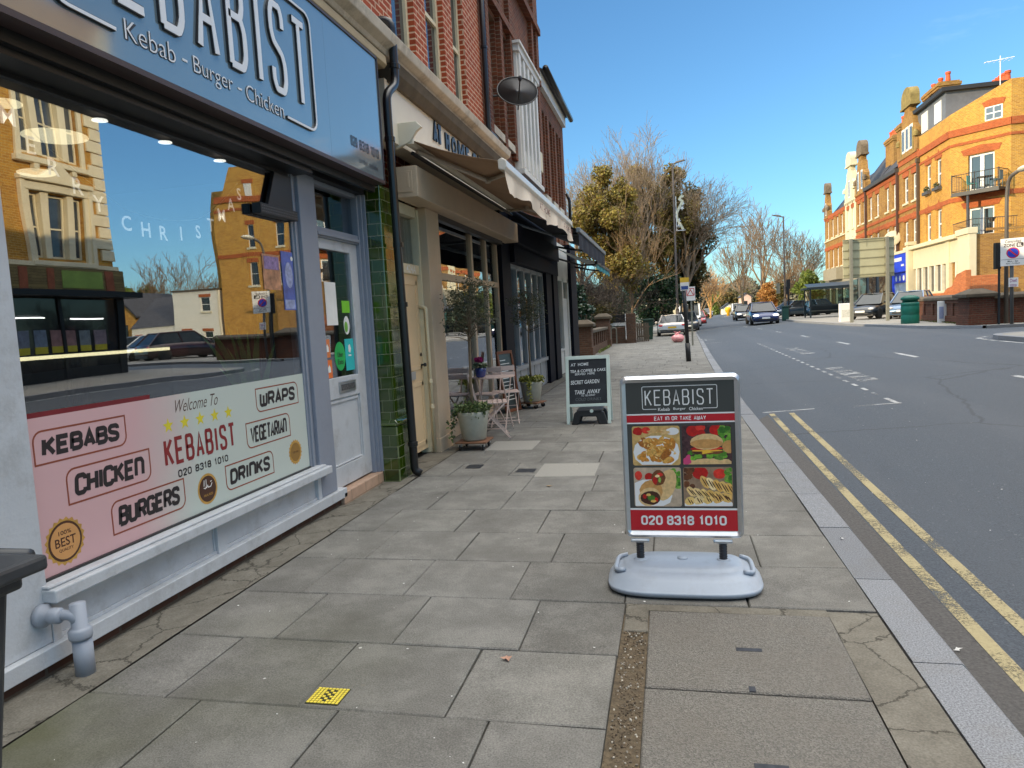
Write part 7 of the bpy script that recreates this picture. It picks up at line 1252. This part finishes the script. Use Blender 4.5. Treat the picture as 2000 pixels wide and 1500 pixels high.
RH = thing('shade_house', 'unseen brick house added behind the terrace to shade the road and pavement', 'building', (-23,22,0)); k = MB(); k.box(-30,14,0,-16,31,8.6); k.build('wall', DBRICK, RH); k = MB(); k.prism([(-30.4,13.6,8.6),(-15.6,13.6,8.6),(-23,13.6,11.0)], (0,17.8,0)); k.build('roof', SLATE, RH); k = MB(); k.box(-16,18,4.5,-15.95,19.4,6.4); k.build('window', DARKGLASS, RH); k = MB(); k.box(-16,25,4.5,-15.95,26.4,6.4); k.build('window', DARKGLASS, RH)  # unseen block added to keep sun off the road, leaving a lit streak
# ================================================================== GARDEN EDGE, TREES, VEHICLES
GWB = brick('garden_brick', rgb(112,80,62), rgb(90,62,50), rgb(100,90,76), 0.225, 0.075, 0.012, stain=0.5, stainc=rgb(62,52,40))
gw = thing('garden_wall', 'low brown brick garden wall with heavy coped piers and arched panels', 'wall', (-3.1,31,0))
k = MB()
for y0 in (26.5,34.8): k.box(-3.5,y0,-0.05,-2.85,y0+0.6,1.12 if y0 < 30 else 1.35); k.box(-3.54,y0-0.04,-0.05,-2.81,y0+0.64,0.35)
k.box(-3.3,27.1,-0.05,-2.98,34.8,0.32); k.box(-3.25,27.1,0.3,-3.12,34.8,0.85)
for i in range(9): y = 27.1+i*0.93; k.box(-3.3,y,0.3,-2.98,y+0.24,0.85)
k.build('brickwork', GWB, gw, 0.01); k = MB()
for y0, z in ((26.5,1.12),(34.8,1.35)): k.add([(-3.6,y0-0.1,z),(-2.75,y0-0.1,z),(-2.75,y0+0.7,z),(-3.6,y0+0.7,z),(-3.6,y0-0.1,z+0.12),(-2.75,y0-0.1,z+0.12),(-2.75,y0+0.7,z+0.12),(-3.6,y0+0.7,z+0.12),(-3.35,y0+0.12,z+0.27),(-3.0,y0+0.12,z+0.27),(-3.0,y0+0.48,z+0.27),(-3.35,y0+0.48,z+0.27)], [(0,1,5,4),(1,2,6,5),(2,3,7,6),(3,0,4,7),(4,5,9,8),(5,6,10,9),(6,7,11,10),(7,4,8,11),(8,9,10,11),(0,3,2,1)])
k.box(-3.36,27.15,0.85,-2.92,34.75,0.97); k.build('coping', COPE, gw, 0.02)
cloud('weeds', island('weed_green', [rgb(110,124,50), rgb(80,96,40), rgb(140,140,70)], 0.7), gw, [(-2.82,29+0.6*i,0.06,0.06,0.25,0.08,1) for i in range(9)], 420, 0.035, 0.5)
bs_ = thing('bin_store', 'low brick bin store with black panel and white rail beside the pavement', 'bin store', (-2.7,38.2,0)); k = MB(); k.box(-3.3,38.0,0,-2.25,38.9,0.85); k.box(-2.25,37.9,0,-1.75,38.6,1.55); k.build('brickwork', GWB, bs_, 0.01); k = MB(); k.box(-3.1,37.97,1.12,-2.25,38.0,1.5); k.build('black_panel', BLACK, bs_); k = MB(); k.box(-3.1,37.96,0.93,-2.25,38.0,1.1); k.box(-2.28,37.9,0.2,-2.24,37.96,1.55); k.build('white_rail', WHITEC, bs_)
k = MB(); k.tube(bend([(-3.0,37.4,0),(-3.0,37.4,0.85),(-2.72,37.4,0.85),(-2.72,37.4,0)],0.2),0.03,8); tag(k.build('cycle_hoop', GALV), 'grey steel hoop rail on the pavement by the bin store', 'rail')
k = MB(); [k.box(-1.75+0.11*i,39.0,0,-1.66+0.11*i,39.03,1.0) for i in range(6)]; k.box(-1.75,39.03,0.25,-1.05,39.06,0.33); k.box(-1.75,39.03,0.75,-1.05,39.06,0.83); tag(k.build('picket_fence', plain('grey_timber', rgb(92,80,66), 0.9, var=0.2)), 'short weathered timber fence between bin store and green bin', 'fence')
g2 = thing('wheelie_bin', 'dark green wheelie bin beside the silver parked coupe', 'bin', (-1.15,40.5,0)); k = MB(); k.add([(-1.38,40.25,0.05),(-0.95,40.25,0.05),(-0.95,40.75,0.05),(-1.38,40.75,0.05),(-1.45,40.2,1.1),(-0.88,40.2,1.1),(-0.88,40.85,1.1),(-1.45,40.85,1.1)], [(3,2,1,0),(4,5,6,7),(0,1,5,4),(1,2,6,5),(2,3,7,6),(3,0,4,7)]); DGB = plain('bin_green', rgb(30,58,42), 0.5); k.build('body', DGB, g2, 0.02); k = MB(); k.box(-1.47,40.15,1.1,-0.86,40.87,1.2); k.build('lid', DGB, g2, 0.02)
# house hidden in the trees behind the garden
for lab, y0, y1 in (('low brown brick house hidden behind the ivy trees', 62, 76),):
    h = thing('garden_house', lab, 'building', (-16,69,0)); k = MB(); k.box(-24,y0,0,-12,y1,6.5); k.build('wall', GWB, h); k = MB(); k.prism([(-24.3,y0-0.3,6.5),(-11.7,y0-0.3,6.5),(-18,y0-0.3,9.5)], (0,y1-y0+0.6,0)); k.build('roof', SLATE, h); k = MB(); [k.box(-12,y0+2+4*i,3.6,-11.96,y0+3.2+4*i,5.2) for i in range(3)]; k.build('window', DARKGLASS, h)
# ---- trees
def branches(q, p, d, L, r, lev, maxl, spread, up, minr, nsub, rnd, prune=0.0):
    n = 4 if lev < 2 else 3; P = [p]; R = [r]; dd = d.copy()
    for i in range(n):
        dd = (dd+Vector((rnd.gauss(0,.16),rnd.gauss(0,.16),rnd.gauss(0,.10)+up*0.12))).normalized(); P.append(P[-1]+dd*(L/n)); R.append(max(minr, r*(1-0.42*(i+1)/n)))
    q.tube(P, R, 6 if lev < 2 else (4 if lev < 3 else 3), False)
    if lev >= maxl: return
    for j in range(nsub[min(lev, len(nsub)-1)]):
        f = rnd.uniform(0.35,1.0) if j else 1.0; i = min(n, max(1, int(round(f*n)))); a = P[i]; ax = P[i]-P[i-1]; ax.normalize()
        o = ax.orthogonal().normalized(); o.rotate(Matrix.Rotation(rnd.uniform(0,6.283), 3, ax)); s = rnd.uniform(0.45,1.0)*spread
        branches(q, a, (ax*math.cos(s)+o*math.sin(s)+Vector((0,0,up*0.25))).normalized(), L*rnd.uniform(0.58,0.82), max(minr, R[i]*rnd.uniform(0.55,0.75)), lev+1, maxl, spread, up, minr, nsub, rnd)
TB = plain('sunlit_bark', rgb(150,132,110), 0.9, var=0.25, vs=2); TB2 = plain('warm_twigs', rgb(140,116,88), 0.9, var=0.25, vs=1); TB3 = plain('dark_bark', rgb(74,62,50), 0.9, var=0.3, vs=2)  # first bark colour lightened so the twigs look sunlit
def bare(lab, x, y, z, trunk, L, r, lev, spread, mat=TB, seed=1, up=0.5, minr=0.012, nsub=(4,4,3,3,3), lean=(0,0), name='bare_tree', group='bare winter trees', stems=1):
    rnd = random.Random(seed); t_ = thing(name, lab, 'tree', (x,y,z), group); q = MB(); q.smooth = True; c = MB(); c.smooth = True
    for s in range(stems):
        a = s*6.283/max(stems,1)+rnd.random(); off = Vector((math.cos(a),math.sin(a),0))*(0.25 if stems > 1 else 0); P = [Vector((x,y,z-0.1))+off]; d = Vector((lean[0]+off.x*0.9,lean[1]+off.y*0.9,1)).normalized(); R = [r*1.25]
        for i in range(4): d = (d+Vector((rnd.gauss(0,.05),rnd.gauss(0,.05),0.05))).normalized(); P.append(P[-1]+d*trunk/4); R.append(r*(1-0.1*i))
        q.tube(P, R, 9, False)
        for j in range(nsub[0]+1):
            o = d.orthogonal().normalized(); o.rotate(Matrix.Rotation(rnd.uniform(0,6.283), 3, d)); s_ = rnd.uniform(0.15,0.85)*spread
            branches(c, P[-1]-d*rnd.uniform(0,trunk*0.35), (d*math.cos(s_)+o*math.sin(s_)).normalized(), L*rnd.uniform(.8,1.15), r*rnd.uniform(.45,.7), 1, lev, spread, up, minr, nsub, rnd)
    q.build('trunk', mat, t_, norm=False); c.build('crown', mat, t_, norm=False); return t_
def ivytree(lab, x, y, h, blobs, n, mat, seed, size=0.16, trunk_r=0.25):
    t_ = thing('ivy_clad_tree', lab, 'tree', (x,y,0), 'ivy covered trees'); q = MB(); q.smooth = True; q.tube([(x,y,-0.1),(x+0.1,y,h*0.4),(x-0.1,y+0.1,h*0.8)], [trunk_r,trunk_r*0.8,trunk_r*0.3], 9, False); q.build('trunk', TB3, t_, norm=False); cloud('crown', mat, t_, blobs, n, size, 0.7); return t_
IVM = island('ivy_crown_leaf', [rgb(128,114,50), rgb(156,140,62), rgb(92,86,38), rgb(178,160,78), rgb(124,96,54), rgb(104,84,46)], 0.6, 0.3); IVD = island('dark_ivy_leaf', [rgb(76,76,38), rgb(104,98,46), rgb(52,54,28), rgb(126,110,58), rgb(96,78,44)], 0.6, 0.2); EVG = island('evergreen_leaf', [rgb(96,116,44), rgb(132,148,60), rgb(66,86,34), rgb(158,166,80)], 0.55, 0.25); LAU = island('laurel_leaf', [rgb(30,54,36), rgb(44,74,46), rgb(20,38,26)], 0.35, 0.2)
def lumps(rnd, x, y, z, rx, ry, rz, n, s): 
    out = []
    for _ in range(n):
        d = Vector((rnd.gauss(0,1),rnd.gauss(0,1),rnd.gauss(0,1))).normalized()*rnd.uniform(0.35,1.0); k_ = s*rnd.uniform(.5,1.25); out.append((x+d.x*rx,y+d.y*ry,z+d.z*rz,k_,k_,k_*rnd.uniform(.7,1.2),k_**2))
    return out
R_ = random.Random(31)
def bush(lab, name, x, y, z, rx, ry, rz, mat, n, size, lump=0.5, k_=26): 
    s = thing(name, lab, 'shrub', (x,y,z)); q = MB(); q.tube([(x,y,z-0.1),(x,y,z+rz)],0.08,6); q.build('stem', TB3, s); cloud('foliage', mat, s, lumps(R_,x,y,z+rz,rx,ry,rz,k_,lump), n, size, 0.7); return s
ivytree('yellow green ivy covered tree rising left of the lamp column', -4.0, 47.5, 11, lumps(R_,-3.9,47.5,7.2,2.2,2.4,2.6,60,0.75)+lumps(R_,-4.0,47.5,10.4,0.5,0.5,1.3,12,0.42)+lumps(R_,-5.1,47.5,8.3,0.9,1.0,0.9,14,0.5)+lumps(R_,-2.7,47,9.2,0.9,1.0,1.2,18,0.5)+lumps(R_,-3.2,47,4.6,1.9,2,1.7,26,0.65), 34000, IVM, 1, 0.085)
ivytree('dense ivy covered tree directly behind the lamp column', -0.5, 57, 12, lumps(R_,-0.7,57,8.4,2.7,2.8,3.4,74,0.85)+lumps(R_,0.5,57,11.3,0.9,0.9,1.2,14,0.5)+lumps(R_,-1.9,57,11.8,0.8,0.9,0.9,12,0.5), 34000, IVM, 2, 0.095)
ivytree('dark ivy covered tree right of the lamp column, leaning over parked cars', 1.7, 60, 9, lumps(R_,1.6,60,7.6,1.9,2.2,3.4,46,0.8)+lumps(R_,1.4,60,4.6,2.0,2,1.7,30,0.75), 24000, IVD, 3, 0.095)
bush('dark evergreen thicket filling the garden below the ivy trees', 'evergreen_thicket', -6.5, 58, 0, 4.0, 2.0, 2.1, LAU, 20000, 0.10, 0.8, 60)
ivytree('dark evergreen mass low behind the parked cars', -1.5, 54, 5, lumps(R_,-1.2,54,2.9,2.2,2.0,1.9,34,0.75)+lumps(R_,1.0,60,3.2,1.6,2.0,1.6,16,0.7), 16000, LAU, 4, 0.09)
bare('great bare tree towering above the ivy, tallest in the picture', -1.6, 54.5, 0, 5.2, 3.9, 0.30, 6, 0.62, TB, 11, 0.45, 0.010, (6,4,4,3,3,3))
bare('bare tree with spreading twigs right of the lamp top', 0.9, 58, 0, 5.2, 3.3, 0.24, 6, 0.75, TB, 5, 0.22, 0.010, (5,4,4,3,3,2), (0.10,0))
bare('bare tree with bright pale stems in front of the ivy', -2.4, 47.5, 0, 2.4, 2.5, 0.085, 5, 0.55, TB2, 17, 0.7, 0.009, (4,3,3,3,3), stems=1)
bare('twiggy bare shrub tree behind the garden wall', -4.4, 37, 0, 0.6, 1.5, 0.05, 5, 0.8, TB3, 23, 0.3, 0.007, (4,4,3,3,3), name='bare_shrub', stems=3)
bare('grey twiggy thicket over the bin store', -3.1, 42.5, 0, 0.7, 1.6, 0.06, 5, 0.8, TB3, 29, 0.3, 0.007, (4,4,3,3,3), name='bare_shrub', stems=3)
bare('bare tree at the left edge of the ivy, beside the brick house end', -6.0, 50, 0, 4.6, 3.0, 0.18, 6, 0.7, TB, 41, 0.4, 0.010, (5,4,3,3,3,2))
sh = thing('laurel_bush', 'dark glossy laurel bush over the first garden wall pier', 'shrub', (-3.4,27.8,0)); k = MB(); [k.tube([(-3.5+0.1*i,28,0),(-3.6+0.2*i,28+0.1*i,1.6)],0.03,5) for i in range(4)]; k.build('stem', TB3, sh); cloud('foliage', LAU, sh, lumps(R_,-3.75,28.2,1.9,0.75,0.9,0.85,34,0.36), 5200, 0.075, 0.6)
sh = thing('laurel_bush', 'dark rounded bush between the laurel and the bin store', 'shrub', (-4.6,38,0)); k = MB(); k.tube([(-4.6,38,0),(-4.6,38,1.5)],0.06,6); k.build('stem', TB3, sh); cloud('foliage', IVD, sh, lumps(R_,-4.4,37.5,1.5,1.3,1.5,1.2,26,0.5), 4200, 0.09, 0.6)
# right-hand trees
bare('bare tree group behind the right lamp, tallest crown on the right', 11.4, 92, 0.4, 4.2, 3.4, 0.22, 5, 0.7, TB2, 51, 0.55, 0.018, (5,4,3,3,3)); bare('slim bare tree left of the right lamp', 9.4, 97, 0.4, 2.8, 2.9, 0.18, 5, 0.6, TB2, 52, 0.7, 0.018, (5,4,3,3,3)); bare('bare tree beside the terrace end, right of the lamp', 14.4, 95, 0.4, 3.0, 3.0, 0.2, 5, 0.75, TB2, 53, 0.55, 0.018, (5,4,3,3,3)); bare('bare tree closest to the far gable of the terrace', 17.2, 97, 0.4, 3.4, 2.9, 0.2, 5, 0.75, TB2, 54, 0.5, 0.018, (5,4,3,3,3)); bare('small bare tree low in front of the right hand group', 12.6, 84, 0.4, 1.6, 2.0, 0.12, 5, 0.75, TB2, 55, 0.5, 0.014, (5,4,3,3,3))
ORL = island('orange_hedge_leaf', [rgb(190,132,60), rgb(156,108,56), rgb(204,160,90)], 0.7, 0.3)
bush('large glossy green evergreen beside the bus shelter', 'evergreen_tree', 12.6, 70, 0.5, 1.35, 1.4, 2.1, EVG, 6500, 0.12, 0.6, 34); bush('orange leaved hedge lit by the sun behind the right lamp', 'beech_hedge', 10.2, 78, 0.4, 1.25, 1.2, 1.75, ORL, 4200, 0.10, 0.5); bush('dark narrow conifer between the orange hedge and traffic post', 'conifer', 11.0, 76, 0.4, 0.32, 0.4, 1.9, IVD, 2200, 0.10, 0.3); bush('green shrubs at the foot of the orange hedge', 'green_shrub', 9.7, 82, 0.4, 0.7, 0.8, 0.8, EVG, 1800, 0.10, 0.35); bush('dark green shrub beside the distant lamp', 'green_shrub', 10.5, 88, 0.4, 0.8, 0.8, 1.3, IVD, 1800, 0.12, 0.4)
# far end of the road
bare('sunlit orange bare tree far down the left side', 4.0, 92, 0, 1.8, 2.4, 0.16, 5, 0.85, TB2, 61, 0.4, 0.018, (5,4,3,3,3)); bare('pale bare tree beside the cream house far down the road', 5.6, 104, 0, 1.9, 2.3, 0.16, 5, 0.85, plain('gold_twigs', rgb(206,160,100), 0.9), 62, 0.4, 0.02, (5,4,3,3,3))
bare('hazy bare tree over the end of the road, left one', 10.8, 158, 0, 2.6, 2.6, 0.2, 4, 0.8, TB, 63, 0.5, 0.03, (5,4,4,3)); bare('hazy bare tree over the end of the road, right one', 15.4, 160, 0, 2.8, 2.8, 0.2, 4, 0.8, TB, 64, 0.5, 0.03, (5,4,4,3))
bush('long dark clipped hedge at the bend of the road', 'clipped_hedge', 12.5, 150, 0.2, 5.0, 2.0, 2.3, IVD, 4500, 0.22, 1.3, 30); bush('sunlit green tree peeping over the far hedge', 'green_tree', 11.0, 172, 0.2, 1.8, 1.8, 3.2, EVG, 2500, 0.25, 0.9); bush('dark low hedge along the far left pavement', 'low_hedge', 3.6, 100, 0, 1.5, 5, 0.7, IVD, 2600, 0.13, 0.6)
wood = cloud('distant_wood', island('distant_wood_leaf', [rgb(120,112,92), rgb(96,96,70), rgb(140,128,108)], 0.9), None, lumps(R_,30,230,5,55,14,4.2,120,3.0), 22000, 0.5, 0.7); tag(wood, 'hazy brown wooded skyline beyond the end of the road', 'wood', kind='stuff')
for lab, nm, x, y, w_, d_, h_, mt in (('cream gabled house far down the left side of the road','cream_house',2.6,112,4.0,6,5.0,STUC),('white half hidden cottage at the far bend','white_cottage',10.9,140,2.2,4,1.7,REND),('pink rendered house end on the far right pavement','pink_house',12.9,128,1.6,5,3.4,plain('pink_render', rgb(226,190,172), 0.8))):
    h = thing(nm, lab, 'building', (x,y,0)); k = MB(); k.box(x-w_/2,y,0,x+w_/2,y+d_,h_); k.prism([(x-w_/2,y,h_),(x+w_/2,y,h_),(x,y,h_+w_*0.35)], (0,d_,0)); k.build('wall', mt, h); k = MB(); k.prism([(x-w_/2-0.2,y-0.2,h_-0.1),(x,y-0.2,h_+w_*0.38),(x+w_/2+0.2,y-0.2,h_-0.1),(x+w_/2+0.2,y-0.2,h_+0.05),(x,y-0.2,h_+w_*0.45),(x-w_/2-0.2,y-0.2,h_+0.05)], (0,d_+0.4,0)); k.build('roof', SLATE, h); k = MB(); k.box(x-w_*0.25,y-0.03,h_*0.5,x+w_*0.1,y,h_*0.8); k.build('window', DARKGLASS, h)
# trees seen in the shop window
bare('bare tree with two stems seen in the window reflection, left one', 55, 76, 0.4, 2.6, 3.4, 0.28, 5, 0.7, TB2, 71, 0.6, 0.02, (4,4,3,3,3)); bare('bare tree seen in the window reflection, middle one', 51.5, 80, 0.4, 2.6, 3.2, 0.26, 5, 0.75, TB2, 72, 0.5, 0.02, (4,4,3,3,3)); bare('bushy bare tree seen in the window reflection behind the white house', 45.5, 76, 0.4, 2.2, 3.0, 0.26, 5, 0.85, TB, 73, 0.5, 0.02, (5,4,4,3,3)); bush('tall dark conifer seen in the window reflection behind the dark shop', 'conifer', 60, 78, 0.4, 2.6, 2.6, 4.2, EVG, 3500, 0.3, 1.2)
# ---- vehicles
TYRE = plain('tyre_rubber', (0.012,0.012,0.012,1), 0.8); RIM = plain('alloy_rim', (0.42,0.42,0.43,1), 0.35, 0.8); HEADL = glow('daytime_headlight', (1,0.97,0.9,1), 1.6); LENS = plain('clear_lens', (0.5,0.5,0.5,1), 0.1, coat=1.0); TAIL = plain('tail_lens', rgb(190,20,30), 0.15, coat=1.0); PLY = plain('yellow_plate', rgb(222,176,40), 0.4); DKP = plain('dark_trim', (0.012,0.012,0.013,1), 0.5)
def paint(name, c, metal=0.35): return plain(name, c, 0.28, metal, var=0.02, coat=0.9)
def car(name, lab, loc, rz, L, Wd, H, color, kind='hatch', lit=False, group=None):
    """front towards local -y"""
    T_ = thing(name, lab, 'van' if kind == 'van' else 'car', (0,0,0), group); h = L/2; w = Wd/2; belt = H*0.60 if kind != 'van' else H*0.5
    bon = {'hatch':0.50,'suv':0.56,'coupe':0.52,'van':0.50}[kind]*H; tailz = {'hatch':belt,'suv':belt,'coupe':H*0.62,'van':H*0.5}[kind]
    st = [(-h,0.62*bon,0.78),(-h+0.10,0.86*bon,0.90),(-h+0.35,0.96*bon,0.97),(-h+0.25*L,bon+0.04,1.0),(-h+0.34*L,belt,1.0),(0,belt,1.0),(h-0.28*L,belt,1.0),(h-0.16*L,tailz,0.99),(h-0.10,tailz*0.97,0.95),(h-0.02,tailz*0.80,0.88),(h,0.5*tailz,0.84)]
    q = MB(); q.smooth = True; V = []
    for y, zt, k_ in st:
        e = 0.20 if abs(y) < h-0.05 else 0.28; a = w*k_
        V += [(-a*0.86,y,e),(-a*0.97,y,e+0.12),(-a,y,e+(zt-e)*0.55),(-a*0.955,y,zt-0.05),(-a*0.86,y,zt),(0,y,zt+0.03),(a*0.86,y,zt),(a*0.955,y,zt-0.05),(a,y,e+(zt-e)*0.55),(a*0.97,y,e+0.12),(a*0.86,y,e)]
    n = 11; q.add(V, [(i*n+j,i*n+j+1,(i+1)*n+j+1,(i+1)*n+j) for i in range(len(st)-1) for j in range(n-1)]+[tuple(range(n))[::-1], tuple(range((len(st)-1)*n, len(st)*n))]+[(i*n,(i+1)*n,(i+1)*n+n-1,i*n+n-1) for i in range(len(st)-1)]); q.build('body', color, T_)
    fb = {'hatch':(-h+0.25*L,-h+0.45*L,h-0.17*L,h-0.03*L),'suv':(-h+0.26*L,-h+0.42*L,h-0.13*L,h-0.02*L),'coupe':(-h+0.30*L,-h+0.48*L,h-0.36*L,h-0.14*L),'van':(-h+0.16*L,-h+0.30*L,h-0.04*L,h-0.01*L)}[kind]
    g0, g1, rw = w*0.90, w*0.86, w*0.68 if kind != 'van' else w*0.86
    B = [(-g0,fb[0],belt-0.03),(g0,fb[0],belt-0.03),(g0,fb[3],tailz-0.03),(-g0,fb[3],tailz-0.03)]; Tp = [(-rw,fb[1],H-0.04),(rw,fb[1],H-0.04),(rw*0.97,fb[2],H-0.03),(-rw*0.97,fb[2],H-0.03)]
    q = MB(); q.add(B+Tp, [(0,1,5,4),(1,2,6,5),(2,3,7,6),(3,0,4,7),(4,5,6,7)]); q.build('windows', CARGLASS if kind != 'van' else CARGLASS, T_)
    q = MB(); q.smooth = True; ym = (fb[1]+fb[2])/2; q.add([(-rw*1.02,fb[1]-0.03,H-0.05),(0,fb[1]-0.07,H-0.02),(rw*1.02,fb[1]-0.03,H-0.05),(-rw*1.03,ym,H-0.02),(0,ym,H+0.01),(rw*1.03,ym,H-0.02),(-rw,fb[2]+0.03,H-0.05),(0,fb[2]+0.06,H-0.02),(rw,fb[2]+0.03,H-0.05)], [(0,1,4,3),(1,2,5,4),(3,4,7,6),(4,5,8,7)]); r_ = q.build('roof', color, T_, norm=False); md = r_.modifiers.new('th','SOLIDIFY'); md.thickness = 0.03
    for s in (-1,1):
        q = MB()
        for i in ((0,3) if s < 0 else (1,2)): q.tube([B[i],Tp[i]], 0.045 if kind != 'van' else 0.07, 6)
        q.tube([(s*g0*0.99,(fb[0]+fb[3])/2+0.05,belt-0.02),(s*rw*1.01,ym+0.05,H-0.04)], 0.03, 5); q.tube([(s*rw*1.01,fb[1],H-0.04),(s*rw,fb[2],H-0.03)], 0.035, 5)
        if kind == 'van': q.box(s*g0,ym-0.2,belt-0.05,s*(g0-0.06),fb[3],H-0.05)
        q.build('pillars', color, T_)
    wr = 0.325 if kind != 'suv' else 0.36
    for sx in (-1,1):
        for y in (-h+0.19*L, h-0.18*L):
            q = MB(); q.smooth = True; x = sx*(w-0.21); q.lathe((x,y,wr), [(wr*0.6,0),(wr*0.96,0.02),(wr,0.06),(wr,0.17),(wr*0.96,0.21),(wr*0.66,0.215)], 22, (sx,0,0)); wh = q.build('wheel', TYRE, T_); q = MB(); q.lathe((x,y,wr), [(wr*0.66,0.20),(wr*0.62,0.215),(wr*0.2,0.205),(0.02,0.21)], 10, (sx,0,0)); q.build('rim', RIM, wh)
        q = MB(); q.blob((sx*(w+0.08),fb[0]+0.28,belt+0.06),0.10,0.07,0.07,8,6); q.build('wing_mirror', color, T_)
        q = MB(); q.smooth = True; q.blob((sx*w*0.68,-h+0.10,bon*0.80),w*0.22,0.10,0.075,10,6); q.build('headlight', HEADL if lit else LENS, T_)
        q = MB(); q.smooth = True; q.blob((sx*w*0.74,h-0.07,tailz*0.80),w*0.17,0.07,0.09,10,6); q.build('tail_light', TAIL, T_)
    q = MB(); q.box(-w*0.55,-h-0.02,0.30,w*0.55,-h+0.12,0.52*bon); q.box(-w*0.86,-h+0.04,0.18,w*0.86,-h+0.3,0.30); q.build('grille', DKP, T_, 0.02); q = MB(); q.box(-0.26,-h-0.035,0.40,0.26,-h-0.02,0.51); q.build('front_plate', WHITEC, T_); q = MB(); q.box(-0.26,h+0.0,0.52*tailz+0.06,0.26,h+0.015,0.52*tailz+0.17); q.build('rear_plate', PLY, T_); q = MB(); q.box(-w*0.8,h-0.2,0.2,w*0.8,h+0.01,0.33); q.build('rear_valance', DKP, T_, 0.02)
    T_.location = loc; T_.rotation_euler = (0,0,rz); return T_
PKL = 'cars parked on the left'; PKR = 'cars parked by the terrace'; ONC = 'cars on the road'
car('parked_coupe','silver coupe parked facing away on the left pavement', (0.14,48.0,0.0), math.pi, 4.2, 1.86, 1.34, paint('silver_paint', rgb(196,188,180)), 'coupe', False, PKL)
car('parked_car','dark grey car parked just beyond the silver coupe', (1.28,56.2,-0.03), 0, 4.2, 1.72, 1.50, paint('dark_grey_paint_car', rgb(52,56,62)), 'suv', False, PKL)
car('parked_van','white van parked beyond the dark grey car', (1.75,66.5,0.0), 0, 5.0, 1.95, 2.15, paint('van_white', (0.75,0.75,0.73,1), 0), 'van', False, PKL)
car('parked_car','red car parked farthest along the left pavement', (2.75,75,0.0), 0, 4.0, 1.7, 1.5, paint('red_paint', rgb(176,44,40)), 'hatch', False, PKL)
car('oncoming_car','dark blue crossover driving towards the camera', (6.5,54.2,gz(6.5,54)), 0, 4.7, 1.9, 1.58, paint('deep_blue', rgb(22,40,86)), 'hatch', True, ONC)
car('oncoming_car','black car following the blue crossover', (6.95,71.5,gz(7,71)), 0, 4.4, 1.8, 1.48, paint('black_car_paint', rgb(22,23,26)), 'hatch', True, ONC)
car('distant_van','small white van far off at the bend of the road', (11.2,126,0.42), 0, 4.6, 1.9, 1.95, paint('van_white_b', (0.75,0.75,0.73,1), 0), 'van', False, ONC)
car('distant_car','pale silver car parked far down the left kerb', (6.3,127,0.3), 0, 4.2, 1.8, 1.45, paint('pale_silver', rgb(190,190,190)), 'hatch', False, PKL)
car('parked_car','small black hatchback behind the road sign posts', (11.75,45.6,0.47), math.radians(-38), 3.6, 1.65, 1.48, paint('black_hatch_paint', rgb(30,33,36)), 'hatch', False, PKR)
car('parked_car','blue grey estate car next to the green litter bin', (13.2,43.8,0.44), math.radians(-28), 4.5, 1.8, 1.52, paint('blue_grey_paint', rgb(84,110,140)), 'hatch', False, PKR)
car('parked_car','dark teal car parked left of the bus shelter', (10.4,66,0.5), math.radians(-60), 4.0, 1.75, 1.42, paint('teal_car_paint', rgb(40,66,80)), 'hatch', False, PKR); car('parked_car','grey blue car parked nearest the bus shelter', (12.2,68,0.5), math.radians(-60), 4.2, 1.75, 1.45, paint('grey_car_paint', rgb(66,84,104)), 'hatch', False, PKR)
car('parked_car','dark maroon car parked in the side street, seen in the window', (19.3,33.0,0.34), math.radians(205), 4.5, 1.85, 1.5, paint('maroon_paint', rgb(46,20,24)), 'hatch', False, 'cars in the side street'); car('parked_car','white hatchback parked in the side street, seen in the window', (21.9,33.6,0.34), math.radians(25), 3.9, 1.7, 1.45, paint('white_car_paint', rgb(196,198,200)), 'hatch', False, 'cars in the side street'); car('parked_car','steel blue car parked in the side street, seen in the window', (24.4,34.4,0.34), math.radians(30), 4.2, 1.75, 1.45, paint('steel_blue_paint', rgb(90,104,122)), 'hatch', False, 'cars in the side street')
# ---- small road things in the distance
bo = thing('traffic_bollard', 'yellow keep left bollard on a small island in the road', 'bollard', (7.95,103,gz(8,103))); k = MB(); k.lathe((7.95,103,0.40), [(1.0,0),(1.0,0.12),(0.9,0.16)], 16); k.build('island', KERB, bo); k = MB(); k.smooth = True; k.lathe((7.95,103,0.55), [(0.22,0),(0.22,0.4),(0.42,0.7),(0.42,1.0),(0.3,1.2),(0.0,1.22)], 14); k.build('shell', plain('bollard_yellow', rgb(238,176,20), 0.5), bo)
tl = thing('traffic_signal', 'traffic signal with pale backing board beside the right lamp', 'traffic signal', (9.0,60,0.5)); k = MB(); k.tube([(9.0,60,0.4),(9.0,60,3.4)],0.07,8); k.build('post', DKP, tl); k = MB(); k.box(8.35,59.95,2.5,8.62,60.0,3.3); k.build('backing_board', GALV, tl); k = MB(); k.box(8.9,59.85,2.4,9.25,60.05,3.0); k.build('signal_head', DKP, tl)
k = MB(); k.tube([(9.85,64,0.4),(9.85,64,3.6)],0.08,8); k.box(9.7,63.9,2.9,10.0,64.1,3.7); tag(k.build('signal_post', DKP), 'second black signal post between the lamp and the bus shelter', 'traffic signal')
lb = thing('litter_bin', 'dark green litter bin at the foot of the right lamp', 'bin', (8.35,56.0,0.5)); k = MB(); k.box(8.15,55.8,0.4,8.6,56.25,1.4); k.build('body', plain('council_green_c', rgb(24,72,62), 0.5), lb, 0.04); k = MB(); k.box(8.1,55.75,1.4,8.65,56.3,1.5); k.build('hood', plain('council_green_d', rgb(20,60,52), 0.5), lb, 0.03)
